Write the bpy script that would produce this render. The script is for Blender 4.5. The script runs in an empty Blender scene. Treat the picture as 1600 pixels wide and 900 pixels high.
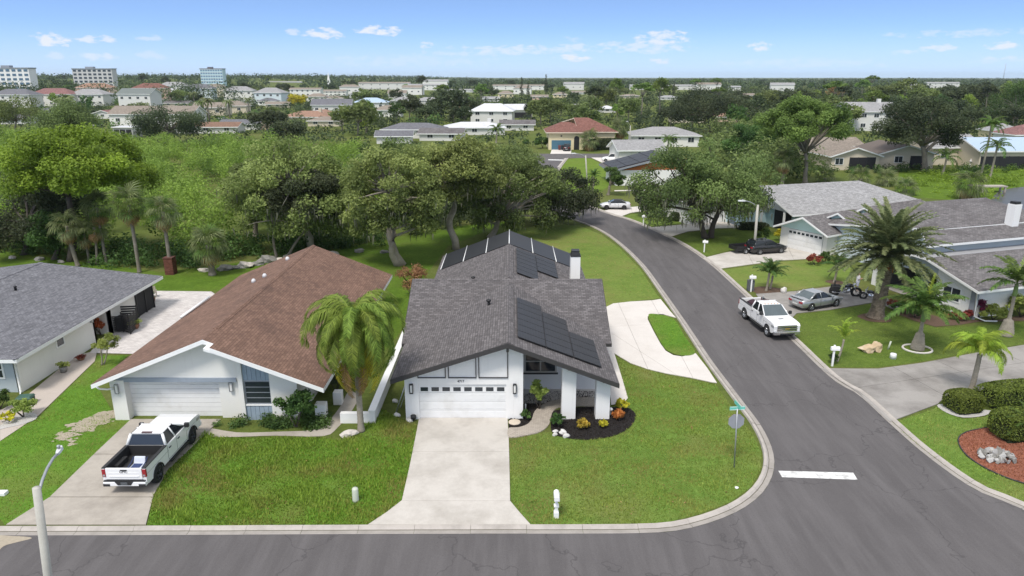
import bpy, bmesh, math, random
import numpy as np
from mathutils import Vector, Matrix
from mathutils.geometry import tessellate_polygon

S = bpy.context.scene
COL = S.collection
PI = math.pi
R = math.radians
rnd = random.Random(7)

# ------------------------------------------------------------------ camera
F, CX, CY, HORIZON, CAM_H = 1111.0, 800.0, 450.0, 120.0, 18.6
PITCH = math.atan((CY - HORIZON) / F)
cam_data = bpy.data.cameras.new('camera')
cam = bpy.data.objects.new('camera', cam_data)
COL.objects.link(cam)
cam.location = (0, 0, CAM_H)
cam.rotation_euler = (PI / 2 - PITCH, 0, 0)
cam_data.sensor_width = 36.0
cam_data.lens = 36.0 * F / 1600.0
cam_data.clip_start = 0.5
cam_data.clip_end = 20000
S.camera = cam

# ------------------------------------------------------------------ sky, sun, exposure
SUN_ELEV, SUN_AZ = 58.0, 205.0            # azimuth clockwise from +Y
S.view_settings.view_transform = 'Standard'
S.view_settings.look = 'None'
S.view_settings.gamma = 1.0
S.view_settings.exposure = 0.8
world = bpy.data.worlds.new('World')
S.world = world
world.use_nodes = True
wn = world.node_tree
wn.nodes.clear()


def wnode(t, **kw):
    n = wn.nodes.new(t)
    for k, v in kw.items():
        setattr(n, k, v)
    return n


def wmath(op, a, b=None, clamp=False):
    n = wnode('ShaderNodeMath', operation=op, use_clamp=clamp)
    for i, v in enumerate((a, b)):
        if v is None:
            continue
        if isinstance(v, (int, float)):
            n.inputs[i].default_value = v
        else:
            wn.links.new(v, n.inputs[i])
    return n.outputs[0]


w_out = wnode('ShaderNodeOutputWorld')
w_bg = wnode('ShaderNodeBackground')
w_tc = wnode('ShaderNodeTexCoord')
w_sep = wnode('ShaderNodeSeparateXYZ')
wn.links.new(w_tc.outputs['Generated'], w_sep.inputs[0])
w_comb = wnode('ShaderNodeCombineXYZ')
wn.links.new(w_sep.outputs[0], w_comb.inputs[0])
wn.links.new(w_sep.outputs[1], w_comb.inputs[1])
wn.links.new(wmath('ADD', wmath('MULTIPLY', wmath('MAXIMUM', w_sep.outputs[2], 0.0), 3.0), 0.15), w_comb.inputs[2])
w_nrm = wnode('ShaderNodeVectorMath', operation='NORMALIZE')
wn.links.new(w_comb.outputs[0], w_nrm.inputs[0])
w_sky = wnode('ShaderNodeTexSky', sky_type='NISHITA')
w_sky.sun_disc = False
w_sky.sun_elevation = R(SUN_ELEV)
w_sky.sun_rotation = R(SUN_AZ)
w_sky.air_density = 1.0
w_sky.dust_density = 0.6
w_sky.ozone_density = 1.2
wn.links.new(w_nrm.outputs[0], w_sky.inputs['Vector'])
# broken cloud overhead (well above the frame) and the small cumulus over the horizon
w_elev = w_sep.outputs[2]
w_map = wnode('ShaderNodeMapping')
w_map.inputs['Scale'].default_value = (3.0, 3.0, 6.0)
wn.links.new(w_tc.outputs['Generated'], w_map.inputs[0])
w_noise = wnode('ShaderNodeTexNoise')
w_noise.inputs['Scale'].default_value = 1.2
w_noise.inputs['Detail'].default_value = 6
wn.links.new(w_map.outputs[0], w_noise.inputs['Vector'])
w_over = wnode('ShaderNodeMapRange', interpolation_type='SMOOTHSTEP')
w_over.inputs[1].default_value = 0.11
w_over.inputs[2].default_value = 0.32
wn.links.new(w_elev, w_over.inputs[0])
w_cov = wmath('MULTIPLY', w_over.outputs[0], wmath('ADD', wmath('MULTIPLY', w_noise.outputs[0], 0.5), 0.55), clamp=True)

# cumulus: azimuth, elevation, half widths (degrees), strength
CLOUDS = [(82, 62, 24, 9, 1.0), (148, 62, 30, 6, .8), (146, 88, 30, 6, .6), (237, 60, 18, 6, .45), (88, 88, 14, 6, .4), (240, 86, 26, 6, .35),
          (508, 53, 30, 9, 1.0), (456, 50, 12, 6, .6), (596, 48, 34, 10, 1.0), (667, 70, 20, 6, .9), (900, 90, 32, 6, .95), (905, 73, 34, 8, .6),
          (895, 60, 16, 8, .45), (1035, 62, 46, 14, .9), (1030, 96, 28, 5, .7), (980, 75, 60, 6, .5), (800, 78, 120, 8, .6), (1000, 74, 90, 9, .6), (720, 84, 80, 5, .4), (1188, 73, 20, 7, .9),
          (1470, 75, 24, 7, .7), (1568, 72, 20, 5, .9), (1500, 52, 100, 6, .4), (1555, 92, 40, 5, .5), (1412, 82, 18, 4, .5), (640, 95, 150, 10, .25), (1250, 98, 120, 8, .25)]


def sky_dir(px, py):
    u, v = (px - CX) / F, (CY - py) / F
    c, s = math.cos(PITCH), math.sin(PITCH)
    return Vector((u, c + v * s, -s + v * c)).normalized()


w_az = wmath('ARCTAN2', w_sep.outputs[0], w_sep.outputs[1])
w_n2map = wnode('ShaderNodeMapping')
w_n2map.inputs['Scale'].default_value = (70.0, 70.0, 190.0)
wn.links.new(w_tc.outputs['Generated'], w_n2map.inputs[0])
w_n2 = wnode('ShaderNodeTexNoise')
w_n2.inputs['Scale'].default_value = 1.0
w_n2.inputs['Detail'].default_value = 5
w_n2.inputs['Roughness'].default_value = .6
wn.links.new(w_n2map.outputs[0], w_n2.inputs['Vector'])
w_sum = None
for (cpx, cpy, hw, hh, st) in CLOUDS:
    d = sky_dir(cpx, cpy)
    az, el = math.atan2(d.x, d.y), d.z
    a = wmath('DIVIDE', wmath('SUBTRACT', w_az, az), hw / F * .95)
    b = wmath('DIVIDE', wmath('SUBTRACT', w_elev, el), hh / F * .95)
    q = wmath('SUBTRACT', 1.0, wmath('ADD', wmath('MULTIPLY', a, a), wmath('MULTIPLY', b, b)))
    q = wmath('ADD', q, wmath('MULTIPLY', wmath('SUBTRACT', w_n2.outputs[0], .54), 5.0))
    q = wmath('MULTIPLY', wmath('MULTIPLY', q, 1.1, clamp=True), st)
    w_sum = q if w_sum is None else wmath('MAXIMUM', w_sum, q)
w_cum = wmath('MULTIPLY', w_sum, 0.85, clamp=True)
w_str = wnode('ShaderNodeVectorMath', operation='SCALE')
w_str.inputs['Scale'].default_value = 0.15
wn.links.new(w_sky.outputs[0], w_str.inputs[0])
w_m1 = wnode('ShaderNodeMix', data_type='RGBA')
w_m1.inputs['B'].default_value = (0.53, 0.545, 0.56, 1)
wn.links.new(w_cov, w_m1.inputs['Factor'])
w_tint = wnode('ShaderNodeMix', data_type='RGBA', blend_type='MULTIPLY')
w_tint.inputs['Factor'].default_value = 1.0
w_tint.inputs['B'].default_value = (.86, .92, 1.0, 1)
wn.links.new(w_str.outputs[0], w_tint.inputs['A'])
w_hz = wnode('ShaderNodeMapRange', interpolation_type='SMOOTHSTEP')     # pale air low over the horizon, all the way round
w_hz.inputs[1].default_value, w_hz.inputs[2].default_value = 0.0, 0.065
w_hz.inputs[3].default_value, w_hz.inputs[4].default_value = 0.62, 0.0
wn.links.new(w_elev, w_hz.inputs[0])
w_m0 = wnode('ShaderNodeMix', data_type='RGBA')
w_m0.inputs['B'].default_value = (.36, .42, .49, 1)
wn.links.new(w_hz.outputs[0], w_m0.inputs['Factor'])
wn.links.new(w_tint.outputs['Result'], w_m0.inputs['A'])
wn.links.new(w_m0.outputs['Result'], w_m1.inputs['A'])
w_m2 = wnode('ShaderNodeMix', data_type='RGBA')
w_m2.inputs['B'].default_value = (0.52, 0.535, 0.555, 1)
wn.links.new(w_cum, w_m2.inputs['Factor'])
wn.links.new(w_m1.outputs['Result'], w_m2.inputs['A'])
wn.links.new(w_m2.outputs['Result'], w_bg.inputs[0])
w_bg.inputs[1].default_value = 1.0        # the Nishita sky itself enters at strength 0.15
wn.links.new(w_bg.outputs[0], w_out.inputs[0])

sun_data = bpy.data.lights.new('sun', 'SUN')
sun = bpy.data.objects.new('sun', sun_data)
COL.objects.link(sun)
sun_data.energy = 1.9
sun_data.angle = R(14)
sun_data.color = (1.0, 0.95, 0.88)
sd = Vector((math.sin(R(SUN_AZ)) * math.cos(R(SUN_ELEV)), math.cos(R(SUN_AZ)) * math.cos(R(SUN_ELEV)), math.sin(R(SUN_ELEV))))
sun.rotation_euler = sd.to_track_quat('Z', 'Y').to_euler()
sun.location = (0, -40, 120)

# ------------------------------------------------------------------ helpers: where a point of the photo lies on the ground
_c, _s = math.cos(PITCH), math.sin(PITCH)


def G(px, py, z=0.0):
    """The world point at height z that the photograph shows at (px, py) (1600 x 900)."""
    u, v = (px - CX) / F, (CY - py) / F
    d = Vector((u, _c + v * _s, -_s + v * _c))
    t = (z - CAM_H) / d.z
    return Vector((d.x * t, d.y * t, z))


def D(px, py, Y):
    """The world point at distance Y that the photograph shows at (px, py)."""
    u, v = (px - CX) / F, (CY - py) / F
    d = Vector((u, _c + v * _s, -_s + v * _c))
    t = Y / d.y
    return Vector((d.x * t, Y, CAM_H + d.z * t))


def PX(p):
    x, y, z = p[0], p[1], p[2] - CAM_H
    zc = y * _c - z * _s
    return (CX + F * x / zc, CY - F * (y * _s + z * _c) / zc)


def ppm(Y):
    """Photo pixels per metre at distance Y near the ground."""
    return F / (Y * _c + CAM_H * _s)


def onplane(px, py, p0, n):
    u, v = (px - CX) / F, (CY - py) / F
    d = Vector((u, _c + v * _s, -_s + v * _c))
    o = Vector((0, 0, CAM_H))
    return o + d * ((p0 - o).dot(n) / d.dot(n))


def smooth(pts, n=6, closed=False):
    """Catmull-Rom through points."""
    pts = [Vector(p) for p in pts]
    out = []
    m = len(pts)
    for i in range(m if closed else m - 1):
        p1, p2 = pts[i], pts[(i + 1) % m]
        p0 = pts[i - 1] if (i > 0 or closed) else p1
        p3 = pts[(i + 2) % m] if (i + 2 < m or closed) else p2
        for k in range(n):
            t = k / n
            out.append(.5 * ((2 * p1) + (p2 - p0) * t + (2 * p0 - 5 * p1 + 4 * p2 - p3) * t * t + (3 * p1 - p0 - 3 * p2 + p3) * t ** 3))
    if not closed:
        out.append(pts[-1])
    return out


# ------------------------------------------------------------------ helpers: objects
def tag(o, label=None, cat=None, group=None, kind=None):
    if label:
        o['label'] = label
    if cat:
        o['category'] = cat
    if group:
        o['group'] = group
    if kind:
        o['kind'] = kind
    return o


def thing(name, label, cat, loc=(0, 0, 0), rz=0.0, group=None):
    o = bpy.data.objects.new(name, None)
    o.empty_display_size = .2
    COL.objects.link(o)
    o.location = loc
    o.rotation_euler = (0, 0, rz)
    return tag(o, label, cat, group)


def link(name, me, parent=None, loc=None, rot=None, scale=None):
    o = bpy.data.objects.new(name, me)
    COL.objects.link(o)
    if parent is not None:
        o.parent = parent
    if loc is not None:
        o.location = loc
    if rot is not None:
        o.rotation_euler = rot
    if scale is not None:
        o.scale = scale
    return o


def kids(o):
    return [c for c in o.children]


def copy_tree(o, parent=None):
    c = o.copy()
    COL.objects.link(c)
    c.parent = parent
    for ch in kids(o):
        copy_tree(ch, c)
    return c


class MB:
    """Collects faces, then becomes one mesh object."""

    def __init__(self, off=(0, 0, 0)):
        self.v, self.f, self.m, self.sm = [], [], [], []
        self.cur, self.smooth = 0, False
        self.off = Vector(off)

    def add(self, vs, fs):
        b = len(self.v)
        self.v += [Vector(p) - self.off for p in vs]
        for f in fs:
            self.f.append([b + i for i in f])
            self.m.append(self.cur)
            self.sm.append(self.smooth)
        return self

    def poly(self, vs):
        return self.add(vs, [list(range(len(vs)))])

    def box(self, x0, x1, y0, y1, z0, z1):
        if x0 > x1: x0, x1 = x1, x0
        if y0 > y1: y0, y1 = y1, y0
        return self.add([(x0, y0, z0), (x1, y0, z0), (x1, y1, z0), (x0, y1, z0), (x0, y0, z1), (x1, y0, z1), (x1, y1, z1), (x0, y1, z1)],
                        [(3, 2, 1, 0), (4, 5, 6, 7), (0, 1, 5, 4), (1, 2, 6, 5), (2, 3, 7, 6), (3, 0, 4, 7)])

    def frus(self, a, z0, b, z1):
        """a, b = (x0, x1, y0, y1) at z0 and z1."""
        return self.add([(a[0], a[2], z0), (a[1], a[2], z0), (a[1], a[3], z0), (a[0], a[3], z0),
                         (b[0], b[2], z1), (b[1], b[2], z1), (b[1], b[3], z1), (b[0], b[3], z1)],
                        [(3, 2, 1, 0), (4, 5, 6, 7), (0, 1, 5, 4), (1, 2, 6, 5), (2, 3, 7, 6), (3, 0, 4, 7)])

    def prism(self, pts, axis, a, b):
        """Extrude a 2-D outline along an axis ('x': pts are (y,z); 'y': (x,z); 'z': (x,y))."""
        def P(p, t):
            return {'x': (t, p[0], p[1]), 'y': (p[0], t, p[1]), 'z': (p[0], p[1], t)}[axis]
        n = len(pts)
        area = sum(pts[i][0] * pts[(i + 1) % n][1] - pts[(i + 1) % n][0] * pts[i][1] for i in range(n))
        pts = list(pts) if (area > 0) else list(pts)[::-1]
        flip = (axis == 'y') != (a > b)
        vs = [P(p, a) for p in pts] + [P(p, b) for p in pts]
        tri = tessellate_polygon([[Vector((p[0], p[1], 0)) for p in pts]]) if n > 4 else [tuple(range(n))]
        fs = []
        for t in tri:
            t = list(t)
            s = sum(pts[t[i]][0] * pts[t[(i + 1) % len(t)]][1] - pts[t[(i + 1) % len(t)]][0] * pts[t[i]][1] for i in range(len(t)))
            if s < 0:
                t = t[::-1]
            fs.append(t[::-1] if not flip else t)
            u = [i + n for i in t]
            fs.append(u if not flip else u[::-1])
        for i in range(n):
            j = (i + 1) % n
            q = [i, j, j + n, i + n]
            fs.append(q if not flip else q[::-1])
        return self.add(vs, fs)

    def slab(self, top, th, vertical=True):
        """A thick sheet from a top outline (counter-clockwise from above)."""
        top = [Vector(p) for p in top]
        dn = Vector((0, 0, -th))
        n = len(top)
        vs = top + [p + dn for p in top]
        fs = [list(range(n)), list(range(n, 2 * n))[::-1]]
        for i in range(n):
            j = (i + 1) % n
            fs.append([i, i + n, j + n, j])
        return self.add(vs, fs)

    def tube(self, pts, rad, n=8, cap=True):
        pts = [Vector(p) for p in pts]
        if isinstance(rad, (int, float)):
            rad = [rad] * len(pts)
        vs, fs = [], []
        up = Vector((0.13, .31, 1)).normalized()
        for i, p in enumerate(pts):
            t = (pts[min(i + 1, len(pts) - 1)] - pts[max(i - 1, 0)])
            if t.length < 1e-9:
                t = Vector((0, 0, 1))
            t.normalize()
            a = t.cross(up)
            if a.length < .1:
                a = t.cross(Vector((1, 0, 0)))
            a.normalize()
            b = t.cross(a)
            for k in range(n):
                w = 2 * PI * k / n
                vs.append(p + (a * math.cos(w) + b * math.sin(w)) * rad[i])
        for i in range(len(pts) - 1):
            for k in range(n):
                k2 = (k + 1) % n
                fs.append([i * n + k2, i * n + k, (i + 1) * n + k, (i + 1) * n + k2])
        if cap:
            fs.append(list(range(n)))
            e = (len(pts) - 1) * n
            fs.append([e + k for k in range(n)][::-1])
        old = self.smooth
        self.smooth = True
        self.add(vs, fs)
        self.smooth = old
        return self

    def lathe(self, prof, c=(0, 0, 0), n=12):
        """prof: (r, z) from the bottom up."""
        c = Vector(c)
        vs, fs = [], []
        for r_, z in prof:
            for k in range(n):
                w = 2 * PI * k / n
                vs.append(c + Vector((r_ * math.cos(w), r_ * math.sin(w), z)))
        for i in range(len(prof) - 1):
            for k in range(n):
                k2 = (k + 1) % n
                fs.append([i * n + k, i * n + k2, (i + 1) * n + k2, (i + 1) * n + k])
        fs.append(list(range(n))[::-1])
        e = (len(prof) - 1) * n
        fs.append([e + k for k in range(n)])
        old = self.smooth
        self.smooth = True
        self.add(vs, fs)
        self.smooth = old
        return self

    def blob(self, c, r, seed=0, rough=.2, sub=2):
        """An uneven rounded lump (a stone)."""
        bm = bmesh.new()
        bmesh.ops.create_icosphere(bm, subdivisions=sub, radius=1)
        rr = random.Random(seed)
        ph = [rr.uniform(0, 6.28) for _ in range(9)]
        vs = []
        for v in bm.verts:
            p = v.co
            k = 1 + rough * (math.sin(p.x * 2.3 + ph[0]) * math.sin(p.y * 2.7 + ph[1]) + .6 * math.sin(p.z * 4.1 + ph[2] + p.x * 3) + .4 * math.sin(p.y * 6 + ph[3]))
            vs.append((c[0] + p.x * k * r[0], c[1] + p.y * k * r[1], c[2] + p.z * k * r[2]))
        fs = [[v.index for v in f.verts] for f in bm.faces]
        bm.free()
        return self.add(vs, fs)

    def mesh(self, name, mats, uv=True):
        me = bpy.data.meshes.new(name)
        me.from_pydata([tuple(v) for v in self.v], [], self.f)
        if not isinstance(mats, (list, tuple)):
            mats = [mats]
        for m in mats:
            me.materials.append(m)
        me.polygons.foreach_set('material_index', self.m)
        me.polygons.foreach_set('use_smooth', self.sm)
        if uv:
            lay = me.uv_layers.new(name='UVMap').data
            for p in me.polygons:
                n = p.normal
                u = Vector((-n.y, n.x, 0))
                if u.length < 1e-3:
                    u = Vector((1, 0, 0))
                u.normalize()
                if abs(u.x) > abs(u.y):
                    if u.x < 0: u = -u
                elif u.y < 0:
                    u = -u
                w = n.cross(u)
                for li in p.loop_indices:
                    co = me.vertices[me.loops[li].vertex_index].co
                    lay[li].uv = (co.dot(u), co.dot(w))
        me.update()
        return me

    def build(self, name, mats, parent=None, bevel=0.0, label=None, uv=True, loc=None, kind=None):
        o = link(name, self.mesh(name, mats, uv), parent, loc)
        if bevel:
            md = o.modifiers.new('bevel', 'BEVEL')
            md.width = bevel
            md.segments = 2
            md.limit_method = 'ANGLE'
            md.angle_limit = R(35)
        if label:
            o['label'] = label
        if kind:
            o['kind'] = kind
        return o


def text(name, body, size, loc, rot, material, parent=None, depth=.004):
    cu = bpy.data.curves.new(name, 'FONT')
    cu.body = body
    cu.size = size
    cu.align_x = 'CENTER'
    cu.align_y = 'CENTER'
    cu.extrude = depth
    cu.materials.append(material)
    o = link(name, cu, parent, loc, rot)
    me = bpy.data.meshes.new_from_object(o.evaluated_get(bpy.context.evaluated_depsgraph_get()))
    bpy.data.objects.remove(o)
    return link(name, me, parent, loc, rot)


# ------------------------------------------------------------------ materials
HAZE = True
_mats = {}


def nt(name):
    m = bpy.data.materials.new(name)
    m.use_nodes = True
    t = m.node_tree
    b = t.nodes['Principled BSDF']
    return m, t, b


def rgba(c):
    return (c[0], c[1], c[2], 1.0)


def mix(t, fac, a, b, blend='MIX'):
    n = t.nodes.new('ShaderNodeMix')
    n.data_type = 'RGBA'
    n.blend_type = blend
    for s, v in ((n.inputs['Factor'], fac), (n.inputs['A'], a), (n.inputs['B'], b)):
        if isinstance(v, bpy.types.NodeSocket):
            t.links.new(v, s)
        elif isinstance(v, (int, float)):
            s.default_value = v
        else:
            s.default_value = rgba(v)
    return n.outputs['Result']


def noise(t, coord, scale, detail=4, rough=.55):
    n = t.nodes.new('ShaderNodeTexNoise')
    n.inputs['Scale'].default_value = scale
    n.inputs['Detail'].default_value = detail
    n.inputs['Roughness'].default_value = rough
    t.links.new(coord, n.inputs['Vector'])
    return n.outputs[0]


def rng(t, v, a, b, c=0.0, d=1.0):
    n = t.nodes.new('ShaderNodeMapRange')
    n.inputs[1].default_value, n.inputs[2].default_value = a, b
    n.inputs[3].default_value, n.inputs[4].default_value = c, d
    t.links.new(v, n.inputs[0])
    return n.outputs[0]


def coord(t, kind='Object'):
    return t.nodes.new('ShaderNodeTexCoord').outputs[kind]


def bump(t, b, h, dist=.01, strength=.5):
    n = t.nodes.new('ShaderNodeBump')
    n.inputs['Distance'].default_value = dist
    n.inputs['Strength'].default_value = strength
    t.links.new(h, n.inputs['Height'])
    t.links.new(n.outputs[0], b.inputs['Normal'])


def setc(t, b, c):
    if isinstance(c, bpy.types.NodeSocket):
        t.links.new(c, b.inputs['Base Color'])
    else:
        b.inputs['Base Color'].default_value = rgba(c)


def plain(name, c, rough=.7, var=.12, scale=6.0, metal=0.0, spec=.4, bmp=0.0, coat=0.0, dirt=None, dscale=.8, dlo=.5, dhi=.8):
    """One paint or stuff with a little wear."""
    key = ('plain', name)
    if key in _mats:
        return _mats[key]
    m, t, b = nt(name)
    co = coord(t)
    n1 = noise(t, co, scale, 5)
    col = mix(t, n1, [x * (1 - var) for x in c], [min(1, x * (1 + var)) for x in c])
    if dirt:
        n2 = noise(t, co, dscale, 6, .65)
        col = mix(t, rng(t, n2, dlo, dhi), col, dirt)
    setc(t, b, col)
    b.inputs['Roughness'].default_value = rough
    b.inputs['Metallic'].default_value = metal
    b.inputs['Specular IOR Level'].default_value = spec
    b.inputs['Coat Weight'].default_value = coat
    b.inputs['Coat Roughness'].default_value = .06
    if bmp:
        bump(t, b, noise(t, co, scale * 6, 4), bmp)
    _mats[key] = m
    return m


def shingle(name, c1, c2, gap, w=.32, h=.15, stain=None, stain_amt=.5, mortar=.014, light=None):
    c1, c2 = [x * .82 for x in c1], [x * 1.22 for x in c2]
    m, t, b = nt(name)
    uv = coord(t, 'UV')
    br = t.nodes.new('ShaderNodeTexBrick')
    br.inputs['Color1'].default_value = rgba(c1)
    br.inputs['Color2'].default_value = rgba(c2)
    br.inputs['Mortar'].default_value = rgba(gap)
    br.inputs['Scale'].default_value = 1.0
    br.inputs['Mortar Size'].default_value = mortar
    br.inputs['Mortar Smooth'].default_value = .3
    br.inputs['Brick Width'].default_value = w
    br.inputs['Row Height'].default_value = h
    br.offset = .5
    t.links.new(uv, br.inputs['Vector'])
    g = coord(t)
    n1 = noise(t, g, 1.6, 6, .7)
    col = mix(t, rng(t, n1, .35, .7, 0, .55), br.outputs[0], [x * .62 for x in c1])
    sp = noise(t, g, 26, 3, .7)
    col = mix(t, rng(t, sp, .45, .75, 0, .3), col, light or [min(1, x * 1.7) for x in c2])
    if stain:
        n2 = noise(t, g, .35, 6, .7)
        col = mix(t, rng(t, n2, .48, .7, 0, stain_amt), col, stain)
    setc(t, b, col)
    b.inputs['Roughness'].default_value = .92
    b.inputs['Specular IOR Level'].default_value = .25
    bump(t, b, br.outputs['Fac'], .02, .6)
    return m


def lawn_mat(name, dark, light, straw, amt=.35, big=.12):
    m, t, b = nt(name)
    co = coord(t)
    n1 = noise(t, co, 3.2, 6, .7)
    n2 = noise(t, co, .55, 5, .6)
    n3 = noise(t, co, big, 5, .6)
    n4 = noise(t, co, 11.0, 4, .75)
    col = mix(t, rng(t, n1, .3, .7), dark, light)
    col = mix(t, rng(t, n2, .4, .7, 0, .5), col, [x * .8 for x in dark])
    f = t.nodes.new('ShaderNodeMath')
    f.operation = 'MULTIPLY'
    t.links.new(rng(t, n3, .45, .68), f.inputs[0])
    t.links.new(rng(t, n2, .35, .65, .3, 1), f.inputs[1])
    col = mix(t, rng(t, f.outputs[0], 0, 1, 0, amt), col, straw)
    col = mix(t, rng(t, n4, .4, .75, 0, .4), col, [x * .7 for x in dark])
    setc(t, b, col)
    b.inputs['Roughness'].default_value = .95
    b.inputs['Specular IOR Level'].default_value = .1
    bump(t, b, n4, .05, .7)
    return m


LEAF_K = 1.75


def blade_mat(name, dark, light, trans=.4, straw=None):
    """Leaves and blades: colour by the 'tint' attribute of the mesh plus a little per object."""
    m, t, b = nt(name)
    at = t.nodes.new('ShaderNodeAttribute')
    at.attribute_name = 'tint'
    oi = t.nodes.new('ShaderNodeObjectInfo')
    col = mix(t, at.outputs['Fac'], [x * LEAF_K for x in dark], [min(.8, x * LEAF_K) for x in light])
    if straw:
        co = coord(t)
        col = mix(t, rng(t, noise(t, co, .28, 5, .62), .47, .64, 0, .85), col, straw)
        col = mix(t, rng(t, noise(t, co, .9, 4, .6), .55, .75, 0, .5), col, [x * 1.1 for x in dark])
    hs = t.nodes.new('ShaderNodeHueSaturation')
    t.links.new(col, hs.inputs['Color'])
    t.links.new(rng(t, oi.outputs['Random'], 0, 1, .485, .515), hs.inputs['Hue'])
    t.links.new(rng(t, oi.outputs['Random'], 0, 1, .85, 1.15), hs.inputs['Value'])
    setc(t, b, hs.outputs[0])
    b.inputs['Roughness'].default_value = .6
    b.inputs['Specular IOR Level'].default_value = .25
    tr = t.nodes.new('ShaderNodeBsdfTranslucent')
    t.links.new(hs.outputs[0], tr.inputs[0])
    ms = t.nodes.new('ShaderNodeMixShader')
    ms.inputs[0].default_value = trans
    out = t.nodes['Material Output']
    t.links.new(b.outputs[0], ms.inputs[1])
    t.links.new(tr.outputs[0], ms.inputs[2])
    t.links.new(ms.outputs[0], out.inputs[0])
    return m


def glass_mat(name, c=(.02, .025, .03), rough=.08):
    m, t, b = nt(name)
    co = coord(t)
    setc(t, b, mix(t, noise(t, co, .9, 3), c, [x * 2.0 for x in c]))
    b.inputs['Roughness'].default_value = rough
    b.inputs['Specular IOR Level'].default_value = .6
    return m


def asphalt_mat():
    m, t, b = nt('asphalt')
    co = coord(t)
    n1 = noise(t, co, .22, 6, .65)
    n2 = noise(t, co, 30, 3, .8)
    mp = t.nodes.new('ShaderNodeMapping')
    mp.inputs['Scale'].default_value = (1.6, .18, 1)
    t.links.new(co, mp.inputs[0])
    n3 = noise(t, mp.outputs[0], .9, 5, .6)
    col = mix(t, n1, (.080, .074, .0745), (.122, .113, .1135))
    col = mix(t, rng(t, n3, .42, .72, 0, .65), col, (.150, .140, .1405))
    col = mix(t, rng(t, n2, .5, .8, 0, .45), col, (.19, .18, .18))
    n5 = noise(t, co, 14, 2, .7)
    col = mix(t, rng(t, n5, .55, .8, 0, .4), col, (.06, .056, .058))
    vo = t.nodes.new('ShaderNodeTexVoronoi')
    vo.feature = 'DISTANCE_TO_EDGE'
    vo.inputs['Scale'].default_value = .17
    wv = t.nodes.new('ShaderNodeVectorMath')
    wv.operation = 'ADD'
    t.links.new(co, wv.inputs[0])
    nz = t.nodes.new('ShaderNodeTexNoise')
    nz.inputs['Scale'].default_value = .6
    nz.inputs['Detail'].default_value = 6
    t.links.new(co, nz.inputs['Vector'])
    sc = t.nodes.new('ShaderNodeVectorMath')
    sc.operation = 'SCALE'
    sc.inputs['Scale'].default_value = 3.0
    t.links.new(nz.outputs['Color'], sc.inputs[0])
    t.links.new(sc.outputs[0], wv.inputs[1])
    t.links.new(wv.outputs[0], vo.inputs['Vector'])
    col = mix(t, rng(t, vo.outputs[0], 0.0, .008, .55, 0), col, (.05, .047, .048))
    setc(t, b, col)
    b.inputs['Roughness'].default_value = .9
    b.inputs['Specular IOR Level'].default_value = .25
    bump(t, b, n2, .01, .5)
    return m


def concrete_mat(name, c, stain, amt=.5, sc=.5, streak=True):
    m, t, b = nt(name)
    co = coord(t)
    n1 = noise(t, co, sc, 7, .68)
    n2 = noise(t, co, 9, 5, .7)
    col = mix(t, n2, [x * .9 for x in c], [min(1, x * 1.07) for x in c])
    col = mix(t, rng(t, n1, .42, .72, 0, amt), col, stain)
    n3 = noise(t, co, 45, 2, .7)
    col = mix(t, rng(t, n3, .58, .8, 0, .35), col, [x * .6 for x in stain])
    setc(t, b, col)
    b.inputs['Roughness'].default_value = .9
    b.inputs['Specular IOR Level'].default_value = .25
    bump(t, b, n2, .006, .5)
    return m


def wall_mat(name, c, dirt=(.45, .43, .4), amt=.25):
    m, t, b = nt(name)
    co = coord(t)
    n1 = noise(t, co, .7, 6, .65)
    n2 = noise(t, co, 28, 4, .7)
    mp = t.nodes.new('ShaderNodeMapping')
    mp.inputs['Scale'].default_value = (5, 5, .35)
    t.links.new(co, mp.inputs[0])
    n3 = noise(t, mp.outputs[0], 1, 5, .65)
    col = mix(t, n1, [x * .95 for x in c], c)
    col = mix(t, rng(t, n3, .55, .8, 0, amt), col, dirt)
    setc(t, b, col)
    b.inputs['Roughness'].default_value = .88
    b.inputs['Specular IOR Level'].default_value = .3
    bump(t, b, n2, .006, .6)
    return m


def paver_mat(name, c1, c2, gap, w=.25, h=.16):
    m, t, b = nt(name)
    co = coord(t)
    br = t.nodes.new('ShaderNodeTexBrick')
    for k, v in (('Color1', c1), ('Color2', c2), ('Mortar', gap)):
        br.inputs[k].default_value = rgba(v)
    br.inputs['Scale'].default_value = 1
    br.inputs['Mortar Size'].default_value = .008
    br.inputs['Brick Width'].default_value = w
    br.inputs['Row Height'].default_value = h
    t.links.new(co, br.inputs['Vector'])
    n1 = noise(t, co, .6, 5, .6)
    n2 = noise(t, co, 3, 3, .6)
    col = mix(t, rng(t, n1, .4, .7, 0, .35), br.outputs[0], [x * .7 for x in c1])
    col = mix(t, rng(t, n2, .5, .8, 0, .35), col, [x * .6 for x in c2])
    setc(t, b, col)
    b.inputs['Roughness'].default_value = .9
    bump(t, b, br.outputs['Fac'], -.01, .6)
    return m


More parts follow.
